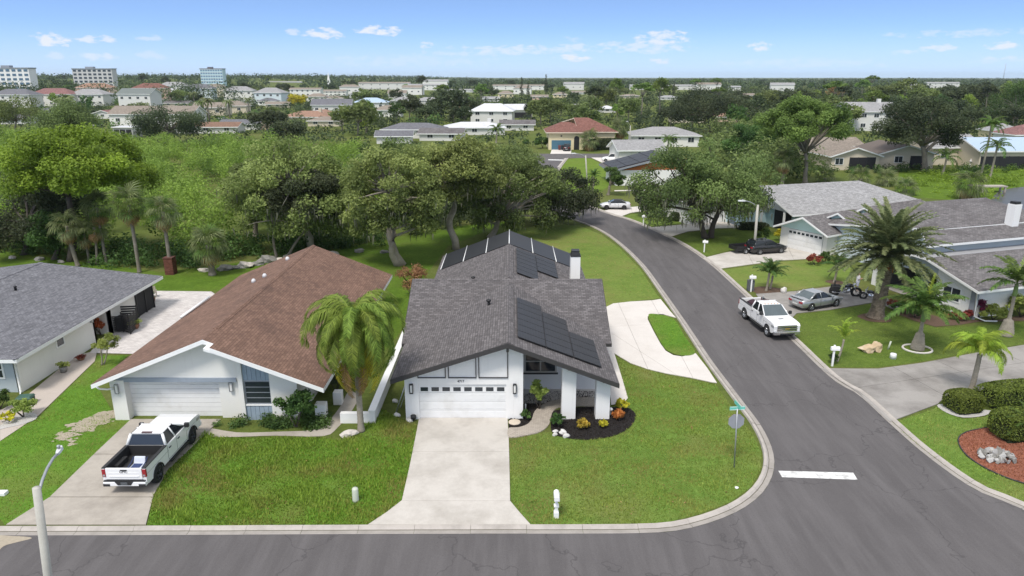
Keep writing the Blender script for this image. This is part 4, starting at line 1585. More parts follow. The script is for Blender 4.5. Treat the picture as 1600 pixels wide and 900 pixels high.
# ------------------------------------------------------------------ pale blue house with the wide grey roof
HC2 = thing('house', 'pale blue house with arched door and wide pale grey roof behind the mossy oak', 'house', (34.6, 85.0, 0), R(17.4))
w = MB()
w.box(.6, 20, .8, 15, 0, 2.6)
w.box(-3.2, .6, 6.5, 15.4, 0, 2.6)
w.build('wall', WALL_PALEBLUE, HC2)
roof_planes(HC2, [[(-1.2, -.6, 2.75), (21, -.6, 2.75), (15.4, 7.4, 5.1), (-.6, 7.4, 5.1)],
                  [(-.6, 7.4, 5.1), (15.4, 7.4, 5.1), (21, 15.6, 2.75), (-1.2, 15.6, 2.75)],
                  [(21, -.6, 2.75), (21, 15.6, 2.75), (15.4, 7.4, 5.1)]], SH_LIGHT, TRIM_WHITE)
w = MB()
w.prism([(.6, 2.6), (14.6, 2.6), (7.4, 4.85)], 'x', -.3, -.05)
w.build('gable', ROOF_METAL, HC2)
roof_planes(HC2, [[(-3.8, 9, 4.6), (-.2, 9, 4.6), (-.2, 18.5, 4.9), (-3.8, 18.5, 4.9)], [(-9.5, 8.6, 2.8), (-3.8, 9, 4.6), (-3.8, 18.5, 4.9), (-9.5, 19, 2.8)]], ROOF_METAL, TRIM_WHITE)
w = MB()
w.box(-9, -3.2, 10, 18.5, 0, 2.7)
w.build('wing_wall', WALL_WHITE, HC2)
m = MB()
m.prism([(7.9, 0), (9.1, 0), (9.1, 1.7)] + [(8.5 + .6 * math.cos(a), 1.7 + .6 * math.sin(a)) for a in [PI * k / 6 for k in range(1, 6)]] + [(7.9, 1.7)], 'x', -3.3, -3.18)
m.build('arched_door', plain('blue_grey_door', (.14, .19, .25), .5, .1), HC2)
window(HC2, 'x', -3.2, -1, 11.0, 13.0, .9, 2.1, 2, 1, TRIM_WHITE)
for yy in (1.2, 5.6):
    m = MB()
    m.box(-1.0, -.8, yy, yy + .22, 0, 2.7)
    m.build('porch_post', TRIM_WHITE, HC2)
m = MB()
m.box(.5, .58, 1.8, 5.0, .1, 2.4)
m.build('porch_screen', SCREEN, HC2)

# ------------------------------------------------------------------ house with the orange gable
c0 = G(962, 290)
HD = thing('house', 'white house with orange boarded gable under a dark solar covered roof slope', 'house', (c0.x, c0.y, 0), R(4))
k = ppm(c0.y)
wd = 150 / k
w = MB()
w.box(0, wd, 0, 9, 0, 2.7)
w.build('wall', WALL_WHITE, HD)
ORANGE = plain('orange_boards', (.42, .13, .035), .7, .2, 3)
n = 12
for i in range(5):
    z0, z1 = 2.72 + i * .42, 2.72 + (i + 1) * .42 - .02
    xs_ = max(.3, 1.2 + i * 1.7)
    if xs_ < wd * .62:
        m = MB()
        m.prism([(xs_, z0), (wd * .75, z0), (wd * .75, z1), (xs_ + 1.5, z1)], 'y', .05, .2)
        m.build('board', ORANGE, HD)
roof_planes(HD, [[(-1.2, -.8, 2.75), (9.2, -.8, 5.3), (9.2, 10, 5.3), (-1.2, 10, 2.75)], [(9.2, -.8, 5.3), (wd + 1, -.8, 2.9), (wd + 1, 10, 2.9), (9.2, 10, 5.3)]], SH_CHAR, TRIM_GREY, fth=.3)
for i in range(4):
    for j in range(3):
        xa, xb = -.6 + i * 2.35, -.6 + i * 2.35 + 2.25
        ya_, yb_ = -.5 + j * 3.4, -.5 + j * 3.4 + 3.3
        zz = lambda x: 2.75 + (x + 1.2) * (5.3 - 2.75) / 10.4 + .14
        m = MB()
        m.slab([(xa, ya_, zz(xa)), (xb, ya_, zz(xb)), (xb, yb_, zz(xb)), (xa, yb_, zz(xa))], .06)
        m.build('solar_panel', STRIP, HD)
# ------------------------------------------------------------------ vegetation
def norm(a):
    return a / np.maximum(1e-9, np.linalg.norm(a, axis=1))[:, None]


def leaf_mesh(name, P, Nn, size, tint, material, g, asp=.55):
    n = len(P)
    r = norm(g.normal(size=(n, 3)))
    t = norm(np.cross(Nn, r))
    b = np.cross(Nn, t)
    s = np.asarray(size).reshape(-1, 1) * np.ones((n, 1))
    V = np.stack([P + t * s, P + b * s * asp, P - t * s, P - b * s * asp], 1).reshape(-1, 3)
    return raw_mesh(name, V, np.arange(n * 4), 4, material, np.repeat(np.clip(tint, 0, 1), 4))


def cloud(g, clumps, n, up=.5, rad=.42, jit=.9):
    """Leaf points in a set of lumps (x, y, z, r, rz): positions, normals, tint."""
    C = np.array([c[:3] for c in clumps], float)
    Rr = np.array([c[3] for c in clumps], float)
    Rz = np.array([c[4] if len(c) > 4 else c[3] * .75 for c in clumps], float)
    wgt = Rr ** 2
    k = g.choice(len(C), n, p=wgt / wgt.sum())
    d = norm(g.normal(size=(n, 3)))
    u = g.uniform(0, 1, n) ** rad
    P = C[k] + d * u[:, None] * np.stack([Rr[k], Rr[k], Rz[k]], 1)
    Nn = norm(d * .6 + np.array([0, 0, up]) + norm(g.normal(size=(n, 3))) * jit)
    ct = g.normal(.45, .17, len(C))
    t = ct[k] + g.normal(0, .10, n)
    return P, Nn, t


def lumps(g, c, rx, ry, rz, n, lo=-.5, r=.30, inner=.5):
    out = []
    m = (rx + ry) / 2
    while len(out) < n:
        d = g.normal(size=3)
        d /= np.linalg.norm(d)
        if d[2] < lo:
            continue
        u = g.uniform(inner, .92)
        q = g.uniform(.7, 1.25) * r * m
        out.append((c[0] + d[0] * rx * u, c[1] + d[1] * ry * u, c[2] + d[2] * rz * u, q, q * .72))
    return out


def limb(mb, a, b, r0, r1, g, bend=.15, n=5, sides=6):
    a, b = Vector(a), Vector(b)
    L = (b - a).length
    o1 = Vector(g.normal(size=3)) * bend * L
    o1.z *= .5
    pts, rr = [], []
    for i in range(n + 1):
        t = i / n
        p = a.lerp(b, t) + o1 * math.sin(PI * t) * .6 + Vector((0, 0, 1)) * math.sin(PI * t) * L * .06
        pts.append(p)
        rr.append(r0 + (r1 - r0) * t)
    mb.tube(pts, rr, sides)


def tree_data(seed, H, rx, ry, cz, rz, n_cl, leaves, leaf, mat_leaf, mat_bark, fork=.35, tr=.28, trunks=1, lean=(0, 0), lo=-.45, r=.3, flat=False,
              moss=0, wander=.12, up=.5, limbs=.7, inner=.5, spread=.5, trunk_pts=None, rad=.42):
    """Trunk and crown meshes of one tree standing at its own origin."""
    g = np.random.default_rng(seed)
    c = (lean[0], lean[1], cz)
    if flat:
        cl = []
        for _ in range(n_cl):
            a, q = g.uniform(0, 2 * PI), math.sqrt(g.uniform(0.0, 1)) * .9
            dome = rz * math.sqrt(max(0.02, 1 - q * q))
            w = g.uniform(.75, 1.2) * r * rx
            cl.append((c[0] + math.cos(a) * q * rx, c[1] + math.sin(a) * q * ry, cz + dome * g.uniform(.55, 1.0), w, w * .42))
    else:
        cl = lumps(g, c, rx, ry, rz, n_cl, lo, r, inner)
    P, Nn, t = cloud(g, cl, leaves, up, rad)
    crown = leaf_mesh('crown', P, Nn, leaf * g.uniform(.6, 1.4, len(P)), t, mat_leaf, g)
    mb = MB()
    forks = []
    for k in range(trunks):
        a = 2 * PI * k / max(1, trunks) + .5
        off = .0 if trunks == 1 else spread
        b0 = Vector((math.cos(a) * off * .4, math.sin(a) * off * .4, -.05))
        top = Vector((lean[0] * .6 + math.cos(a) * off * 1.6, lean[1] * .6 + math.sin(a) * off * 1.6, H * fork))
        pts, rr = [], []
        for i in range(8):
            s = i / 7
            p = b0.lerp(top, s) + Vector((math.sin(s * 5 + seed) * wander, math.cos(s * 4 + seed * 2) * wander, 0)) * s * H * .15
            pts.append(p)
            rr.append(tr * (1.35 - .35 * min(1, s * 5)) * (1 - .35 * s))
        if trunk_pts and k == 0:
            pts = [Vector(p) for p in trunk_pts]
            rr = [tr * (1.25 - .6 * i / (len(pts) - 1)) for i in range(len(pts))]
        mb.tube(pts, rr, 9)
        forks.append(pts[-1])
        for pz in (pts[-2], pts[-3], pts[-4]):
            forks.append(pz)
    order = list(range(len(cl)))
    for i in order[: int(len(cl) * limbs)]:
        q = Vector(cl[i][:3])
        f = min(forks, key=lambda p: (p - q).length + (2 if p.z > q.z else 0))
        limb(mb, f, q, tr * .42, tr * .10, g, .12)
    trunk = mb.mesh('trunk', mat_bark, uv=False)
    ms = None
    if moss:
        low = [c_ for c_ in cl if c_[2] < cz + .15 * rz] or cl
        k = g.integers(0, len(low), moss)
        C = np.array([low[i][:3] for i in k])
        Rr = np.array([low[i][3] for i in k])
        P = C + np.stack([g.uniform(-1, 1, moss) * Rr, g.uniform(-1, 1, moss) * Rr, -g.uniform(.1, .7, moss) * Rr], 1)
        hl = g.uniform(.25, 1.0, moss)
        ww = g.uniform(.04, .10, moss)
        a = g.uniform(0, 2 * PI, moss)
        dx = np.stack([np.cos(a) * ww, np.sin(a) * ww, np.zeros(moss)], 1)
        dn = np.stack([g.normal(0, .08, moss), g.normal(0, .08, moss), -hl], 1)
        V = np.stack([P - dx, P + dx, P + dx * .3 + dn, P - dx * .3 + dn], 1).reshape(-1, 3)
        ms = raw_mesh('spanish_moss', V, np.arange(moss * 4), 4, F_MOSS, np.repeat(np.clip(g.normal(.5, .2, moss), 0, 1), 4))
    return trunk, crown, ms


def put_tree(data, name, label, cat, loc, rz=0, s=1.0, group=None, leaf=None, bark=None):
    t = thing(name, label, cat, loc, rz, group)
    t.scale = (s, s, s) if isinstance(s, (int, float)) else s
    tr = link('trunk', data[0], t)
    cr = link('crown', data[1], t)
    if len(data) > 2 and data[2]:
        tag(link('spanish_moss', data[2], t), kind='stuff')
    if leaf:
        cr.material_slots[0].link = 'OBJECT'
        cr.material_slots[0].material = leaf
    return t


def hero(name, label, base, boxp, leaves, mat_leaf, mat_bark=BARK, seed=1, depth=.85, leaf=.17, n_cl=34, cat='tree', **kw):
    """A tree of the photo: base pixel and the pixel box (x0, x1, top, bottom) of its crown."""
    b = G(*base)
    x0, x1, yt, yb = boxp
    A, B = D((x0 + x1) / 2, yt, b.y), D((x0 + x1) / 2, yb, b.y)
    k = ppm(b.y)
    rx = (x1 - x0) / 2 / k
    zt, zb = A.z, max(.5, B.z)
    flat = kw.get('flat', False)
    cz, rz = (zb + zt) / 2, (zt - zb) / 2
    if flat:
        cz, rz = zb + (zt - zb) * .15, (zt - zb) * .85
    lean = (A.x - b.x, kw.pop('back', 0))
    kw.setdefault('tr', .2 + zt * .012)
    tp = kw.pop('trunk_px', None)
    if tp:
        kw['trunk_pts'] = [D(px, py, b.y + dy) - b for (px, py, dy) in tp]
    dat = tree_data(seed, zt, rx, rx * depth, cz, rz, n_cl, int(leaves * 1.6), leaf * .8, mat_leaf, mat_bark, lean=lean, **kw)
    return put_tree(dat, name, label, cat, b)


# ---- the oaks behind the houses
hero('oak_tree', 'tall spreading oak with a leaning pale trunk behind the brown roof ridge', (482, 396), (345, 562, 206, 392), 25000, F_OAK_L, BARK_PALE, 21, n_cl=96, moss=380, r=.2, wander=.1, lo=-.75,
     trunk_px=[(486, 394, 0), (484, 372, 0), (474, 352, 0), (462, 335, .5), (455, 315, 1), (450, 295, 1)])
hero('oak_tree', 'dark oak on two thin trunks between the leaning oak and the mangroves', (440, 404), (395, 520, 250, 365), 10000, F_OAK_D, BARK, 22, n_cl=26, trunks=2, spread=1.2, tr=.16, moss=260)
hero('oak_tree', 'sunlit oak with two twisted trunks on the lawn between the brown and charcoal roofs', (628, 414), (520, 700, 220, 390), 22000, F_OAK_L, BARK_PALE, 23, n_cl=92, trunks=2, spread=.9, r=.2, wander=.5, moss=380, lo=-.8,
     trunk_px=[(630, 415, 0), (618, 398, 0), (612, 380, 0), (606, 362, 0), (616, 345, .3), (612, 325, .6), (606, 300, 1)])
hero('oak_tree', 'oak with one snaking pale trunk just left of the thermal roof mats', (712, 390), (622, 805, 208, 345), 20000, F_OAK_L, BARK_PALE, 24, n_cl=84, r=.2, lo=-.5, moss=350,
     trunk_px=[(713, 391, 0), (711, 375, 0), (703, 358, 0), (702, 343, 0), (709, 328, 0), (712, 312, .2), (706, 296, .5), (692, 278, 1), (684, 262, 1.5)])
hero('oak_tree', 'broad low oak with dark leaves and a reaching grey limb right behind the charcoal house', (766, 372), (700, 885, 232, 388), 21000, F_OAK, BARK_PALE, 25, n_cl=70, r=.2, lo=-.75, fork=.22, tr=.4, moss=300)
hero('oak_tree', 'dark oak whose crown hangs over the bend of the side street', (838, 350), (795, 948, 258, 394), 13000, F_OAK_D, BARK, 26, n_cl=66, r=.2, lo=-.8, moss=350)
hero('oak_tree', 'oak behind the sunlit twin trunk oak, its top against the far grey roofs', (590, 352), (540, 690, 208, 340), 15000, F_OAK, BARK, 27, n_cl=56, r=.22)
hero('oak_tree', 'olive green oak behind the snaking oak toward the far junction', (790, 325), (730, 850, 228, 300), 9000, F_OAK, BARK, 28, n_cl=30)
hero('oak_tree', 'dense rounded oak filling the gap left of the brown roof ridge', (400, 372), (345, 440, 235, 385), 11000, F_OAK, BARK, 29, n_cl=26, lo=-.8)
# ---- left edge
hero('umbrella_pine', 'broad umbrella pine with bright yellow green crown at the left above the palms', (112, 408), (-12, 228, 198, 345), 36000, F_PINE, BARK_DARK, 31, n_cl=90, r=.2, leaf=.17, fork=.5, tr=.4, limbs=.3, up=.8, lo=-.35, inner=.45)
hero('gumbo_tree', 'dark grey green tree at the left edge below the umbrella pine', (38, 398), (-50, 132, 268, 402), 12000, F_OAK_D, BARK_DARK, 32, n_cl=36, lo=-.9)
hero('gumbo_tree', 'dull green shaggy tree between the pine trunk and the left edge', (85, 405), (40, 150, 320, 405), 6000, F_BUSH, BARK_DARK, 36, n_cl=26, lo=-.9, leaf=.15)
hero('oak_tree', 'wide dull green oak behind the umbrella pine near the maroon roofed house', (110, 222), (42, 150, 160, 222), 7000, F_OAK, BARK, 33, n_cl=30, leaf=.3)
hero('oak_tree', 'round dark oak in front of the long brown roofed house', (262, 224), (203, 318, 166, 218), 8000, F_OAK_D, BARK, 34, n_cl=32, leaf=.3, lo=-.7)
hero('oak_tree', 'oak behind the white house at the far left edge', (25, 210), (-25, 62, 150, 205), 5000, F_OAK, BARK, 35, n_cl=24, leaf=.3)
# ---- right side
hero('oak_tree', 'big oak hung with grey moss on twin trunks beside the side street', (1106, 372), (986, 1240, 208, 372), 32000, F_OAK, BARK_DARK, 41, n_cl=96, r=.2, trunks=2, spread=1.0, moss=1700, lo=-.8, fork=.3, tr=.36, depth=.75, inner=.15)
hero('umbrella_tree', 'umbrella shaped tree with bare branching trunk in the back gardens at the right', (1258, 288), (1190, 1342, 150, 245), 22000, F_PINE_D, BARK, 42, n_cl=84, r=.2, fork=.36, tr=.42, leaf=.22, limbs=.4, lo=-.3, up=.8)
hero('ficus_tree', 'broad dense dark crowned tree on thick trunk by the beige garden houses', (1446, 268), (1366, 1530, 150, 244), 15000, F_OAK_D, BARK, 43, n_cl=48, r=.23, leaf=.24, fork=.35, tr=.6, lo=-.6)
hero('small_tree', 'small bright tree left of the orange gabled house', (950, 305), (934, 978, 262, 306), 2600, F_BUSH, BARK, 44, n_cl=16, leaf=.18)
hero('small_tree', 'low bushy tree at the left foot of the mossy oak', (1012, 338), (985, 1046, 282, 345), 4200, F_OAK_D, BARK, 45, n_cl=20, leaf=.16, lo=-.8)
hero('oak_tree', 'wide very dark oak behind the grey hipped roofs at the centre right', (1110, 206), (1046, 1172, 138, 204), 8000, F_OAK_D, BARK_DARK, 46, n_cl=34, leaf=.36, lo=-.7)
hero('oak_tree', 'green oak between the mossy oak and the umbrella shaped tree', (1165, 262), (1135, 1215, 190, 262), 7000, F_BUSH, BARK, 47, n_cl=30, leaf=.26, lo=-.8)
hero('oak_tree', 'large round oak at the right edge above the yellowish house', (1588, 195), (1548, 1650, 128, 196), 6500, F_BUSH, BARK, 48, n_cl=30, leaf=.34, lo=-.7)


# ---- mangroves and undergrowth: nobody could count them
def thicket(name, poly, n_cl, leaves, hz, rad_, material, leaf, label, seed, under=.4):
    g = np.random.default_rng(seed)
    xs, ys = [p[0] for p in poly], [p[1] for p in poly]
    cl = []
    while len(cl) < n_cl:
        P = np.array([[g.uniform(min(xs), max(xs)), g.uniform(min(ys), max(ys))]])
        if not inpoly(P, poly)[0]:
            continue
        z = g.uniform(*hz)
        r = g.uniform(*rad_)
        cl.append((P[0, 0], P[0, 1], z, r, r * .8))
        if g.uniform() < under:
            cl.append((P[0, 0] + g.normal(0, r * .5), P[0, 1] - r * .4, z * .5, r, r * .7))
    P, Nn, t = cloud(g, cl, leaves, .6)
    P[:, 2] = np.maximum(P[:, 2], .05)
    me = leaf_mesh(name, P, Nn, leaf * g.uniform(.6, 1.4, len(P)), t, material, g)
    o = link(name, me)
    return tag(o, label, None, None, 'stuff')


MP = [G(-80, 380), G(110, 408), G(300, 418), G(400, 395), G(430, 388), G(560, 372), G(650, 345), G(620, 285), G(560, 262), G(400, 246), G(200, 240), G(0, 226), G(-90, 222)]
thicket('mangrove_thicket', MP, 900, 215000, (2.6, 5.0), (1.3, 2.5), F_MANG, .17, 'yellow green mangrove thicket filling the wet ground behind the palms', 51)
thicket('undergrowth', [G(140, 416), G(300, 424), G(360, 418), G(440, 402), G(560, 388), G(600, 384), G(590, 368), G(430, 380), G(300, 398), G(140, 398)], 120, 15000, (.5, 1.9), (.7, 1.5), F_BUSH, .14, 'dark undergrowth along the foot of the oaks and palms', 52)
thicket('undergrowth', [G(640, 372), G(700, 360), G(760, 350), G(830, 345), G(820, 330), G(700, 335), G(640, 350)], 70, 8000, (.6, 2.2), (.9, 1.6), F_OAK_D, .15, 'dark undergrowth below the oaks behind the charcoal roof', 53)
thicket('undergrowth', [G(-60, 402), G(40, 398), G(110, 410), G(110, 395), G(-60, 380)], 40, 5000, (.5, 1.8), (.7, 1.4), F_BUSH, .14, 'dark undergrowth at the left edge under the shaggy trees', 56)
thicket('reeds', [G(1408, 268), G(1630, 264), G(1630, 288), G(1560, 296), G(1545, 314), G(1480, 310), G(1405, 304)], 130, 9000, (.1, .45), (.8, 1.6), blade_mat('bank_plants', (.05, .10, .01), (.20, .31, .035)), .15, 'bright green waterside plants on the bank of the pond', 54)
thicket('garden_plants', [G(1180, 268), G(1300, 272), G(1600, 271), G(1600, 262), G(1300, 264), G(1180, 252)], 75, 5500, (.25, 1.0), (.6, 1.5), F_BUSH, .19, 'low garden planting along the fronts of the beige garden houses', 57)
thicket('weeds', [G(330, 668), G(500, 668), G(525, 655), G(500, 645), G(440, 655), G(385, 655), G(345, 660)], 46, 5200, (.06, .3), (.3, .6), F_BUSH, .07, 'weeds grown up along the front of the brown roofed house', 55)


# ---- shrubs: a few lumps of leaves on short stems
def shrub(name, label, loc, r, h, material, leaves=900, leaf=.06, seed=1, n_cl=15, cat='shrub', group=None, stem=True, clip_box=False, lo=-.3):
    g = np.random.default_rng(seed)
    t = thing(name, label, cat, loc, 0, group)
    cl = lumps(g, (0, 0, h * .55), r, r, h * .5, n_cl, lo, .34, .35)
    P, Nn, ti = cloud(g, cl, int(leaves * 1.3), .5, .75, 1.4)
    P[:, 2] = np.maximum(P[:, 2], .03)
    link('foliage', leaf_mesh('foliage', P, Nn, leaf * g.uniform(.6, 1.4, len(P)), ti, material, g), t)
    if stem:
        mb = MB()
        for i in range(3):
            limb(mb, (.03 * i, 0, 0), cl[i][:3], .02 + r * .02, .01, g, .1, 3, 5)
        mb.build('stem', BARK_DARK, t)
    return t


def clipped(name, label, loc, rz, sx, sy, h, material, leaves, seed, leaf=.05, rnd_=.35):
    """A clipped hedge: leaves lie in a skin on a rounded box round a dense inside."""
    g = np.random.default_rng(seed)
    t = thing(name, label, 'hedge', loc, rz)
    n = leaves
    q = g.uniform(-1, 1, (n, 3))
    face = g.choice(3, n, p=np.array([sy * h, sx * h, sx * sy * 1.1]) / (sy * h + sx * h + sx * sy * 1.1))
    sg = np.where(g.uniform(size=n) < .5, -1, 1)
    sg = np.where((face == 2), 1, sg)
    q[np.arange(n), face] = sg
    e = 3.4
    d = q / (np.abs(q) ** e).sum(1)[:, None] ** (1 / e)
    wob = 1 + .035 * np.sin(d[:, 0] * 7 + seed) * np.cos(d[:, 1] * 6) - g.uniform(0, .12, n) ** 1.2
    P = d * wob[:, None] * np.array([sx / 2, sy / 2, h / 2]) + np.array([0, 0, h / 2])
    P[:, 2] = np.maximum(P[:, 2], .02)
    Nn = norm(d ** 3 + norm(g.normal(size=(n, 3))) * .75)
    ti = g.normal(.42, .2, n)
    link('foliage', leaf_mesh('foliage', P, Nn, leaf * g.uniform(.6, 1.4, n), ti, material, g), t)
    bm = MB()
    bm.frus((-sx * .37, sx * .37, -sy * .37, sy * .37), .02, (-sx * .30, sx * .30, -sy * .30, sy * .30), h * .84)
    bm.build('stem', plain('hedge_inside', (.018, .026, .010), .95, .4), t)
    return t


F_HEDGE = blade_mat('hedge_leaves', (.030, .050, .010), (.165, .205, .036))
c0 = G(1503, 640)
clipped('hedge', 'small round clipped hedge on white gravel beside the wide grey driveway', (c0.x, c0.y, 0), .2, 2.0, 1.7, 1.15, F_HEDGE, 5200, 61)
c0, c1 = G(1535, 640), G(1640, 628)
clipped('hedge', 'long clipped hedge running right behind the small palm', ((c0.x + c1.x) / 2, (c0.y + c1.y) / 2 + .5, 0), math.atan2(c1.y - c0.y, c1.x - c0.x), 5.0, 1.7, 1.25, F_HEDGE, 9000, 62)
c0 = G(1583, 685)
clipped('hedge', 'large bulky clipped hedge over the red mulch bed', (c0.x + .35, c0.y + .2, 0), .1, 3.0, 1.9, 1.55, F_HEDGE, 8000, 63)
c0 = G(640, 470)
shrub('bush', 'reddish leafless looking bush at the foot of the twin trunk oak', (G(640, 446).x, G(640, 446).y, 0), 1.7, 1.8, F_BROWN, 1500, .08, 64)
shrub('bush', 'dry reddish bush left of the charcoal roof corner', (G(655, 462).x - .6, G(655, 462).y, 0), 1.3, 1.5, F_BROWN, 900, .08, 65)
B_ = [('variegated_shrub', 'tall yellow and green variegated shrub in front of the porch window', (842, 640), .55, 1.75, F_LIME, 520, .12, 71),
      ('ornamental_grass', 'small green tufted plant at the house corner beside the round stepping stone', (822, 656), .32, .6, F_BUSH, 300, .07, 72),
      ('ornamental_grass', 'round green bush left of the first porch pillar', (872, 668), .45, .8, F_BUSH, 600, .07, 73),
      ('croton_shrub', 'orange yellow croton between the two porch pillars', (910, 670), .34, .55, blade_mat('croton_leaves', (.12, .09, .01), (.40, .27, .05)), 260, .10, 74),
      ('croton_shrub', 'small yellow croton at the foot of the right pillar', (943, 669), .28, .42, F_YEL, 240, .09, 75),
      ('croton_shrub', 'bright yellow bush at the back corner of the mulch bed', (970, 641), .42, .62, F_YEL, 420, .09, 76),
      ('bromeliad', 'orange red spiky bromeliad at the right end of the mulch bed', (967, 657), .42, .5, F_ORANGE, 240, .14, 77),
      ('leafy_shrub', 'large leafy shrub against the front of the brown roofed house', (462, 668), 1.15, 2.3, F_BUSH, 2600, .085, 78),
      ('leafy_shrub', 'dark shrub under the right eave of the brown roofed house', (525, 612), .9, 1.5, F_OAK_D, 1300, .08, 79),
      ('garden_shrub', 'bright leafy shrub on the white gravel bed at the left edge', (36, 652), .75, 1.15, F_LIME, 1100, .075, 80),
      ('garden_shrub', 'low yellowish plant left of the leafy shrub on the gravel bed', (14, 660), .45, .6, F_YEL, 300, .08, 81),
      ('garden_shrub', 'dark shrub cut by the left edge at the pale house corner', (0, 640), .6, 1.3, F_BUSH, 700, .08, 82),
      ('garden_shrub', 'orange croton against the wall beside the black slatted screen', (157, 524), .55, 1.5, F_ORANGE, 420, .1, 83),
      ('garden_shrub', 'reddish bush beside the mint garage driveway', (1272, 414), .8, 1.1, F_RED, 700, .1, 85),
      ('garden_shrub', 'green bush next to the reddish bush by the mint garage', (1287, 412), .8, 1.3, F_BUSH, 800, .1, 86),
      ('garden_shrub', 'yellow bush behind the black car', (1218, 377), .8, 1.4, F_YEL, 600, .1, 87),
      ('garden_shrub', 'green bush left of the yellow bush behind the black car', (1193, 378), 1.0, 1.5, F_BUSH, 700, .11, 88),
      ('garden_shrub', 'purple leaved plant at the corner downpipe of the white right house', (1528, 497), .55, 1.7, F_PURPLE, 420, .13, 89),
      ('garden_shrub', 'yellow green bush right of the corner downpipe', (1550, 501), 1.2, 1.3, F_LIME, 1100, .11, 90),
      ('garden_shrub', 'large leafy bush at the right edge behind the tall bottle palm', (1594, 496), 1.3, 1.8, F_LIME, 1100, .13, 91),
      ('garden_shrub', 'small green bush in the island below the white letterbox', (1300, 567), .4, .8, F_BUSH, 420, .07, 92),
      ('garden_shrub', 'wide green bush left of the teal garage door of the beige house', (848, 232), 2.2, 3.0, F_BUSH, 1500, .25, 93),
      ('garden_shrub', 'small round bush at the far left of the beige house lawn', (822, 228), 1.2, 1.6, F_BUSH, 600, .22, 94)]
for nm, lb, (px, py), r_, h_, m_, lv, lf, sd_ in B_:
    p = G(px, py)
    shrub(nm, lb, (p.x, p.y, .03), r_, h_, m_, lv, lf, sd_)
for i, (px, py) in enumerate([(1394, 482), (1404, 487), (1416, 491), (1428, 496), (1440, 499)]):
    p = G(px, py)
    shrub('border_shrub', ['reddish low border shrub nearest the date palm in the row toward the fountain palm', 'second low border shrub from the date palm', 'middle low border shrub of the row right of the date palm', 'fourth low border shrub from the date palm', 'last low border shrub of the row, beside the fountain palm'][i],
          (p.x, p.y, .03), .55, .7, [F_RED, F_BUSH, F_BROWN, F_BUSH, F_BUSH][i], 420, .08, 300 + i, group='low shrubs along the bed of the right house')
for i, (px, py) in enumerate([(1492, 500), (1503, 501), (1513, 500)]):
    p = G(px, py)
    shrub('border_shrub', ['left red leaved shrub under the right house window', 'middle red leaved shrub under the right house window', 'right red leaved shrub beside the grey corner board'][i], (p.x, p.y, .03), .5, .7, F_RED, 380, .08, 310 + i, group='red shrubs at the right house corner')
p0, p1 = G(918, 234), G(976, 234)
clipped('hedge', 'tall dark hedge in front of the beige tile roofed house', ((p0.x + p1.x) / 2, p0.y, 0), 0, p1.x - p0.x, 2.4, 3.0, F_OAK_D, 4200, 66, .2)
p0, p1 = G(1150, 360), G(1205, 362)
clipped('hedge', 'low dark hedge along the pale blue house front', ((p0.x + p1.x) / 2, p0.y + .3, 0), -.1, p1.x - p0.x, 1.0, 1.0, F_OAK_D, 2200, 67, .09)
p0, p1 = G(1048, 345), G(1080, 347)
clipped('hedge', 'low hedge left of the mossy oak at the drive', ((p0.x + p1.x) / 2, p0.y, 0), 0, p1.x - p0.x, 1.4, 1.2, F_OAK_D, 1600, 68, .1)
hero('small_tree', 'small airy tree with golden green leaves on the grass beside the pale house', (160, 570), (140, 186, 520, 556), 1500, F_LIME, BARK_PALE, 69, n_cl=14, leaf=.07, trunks=3, spread=.18, tr=.05, fork=.55)


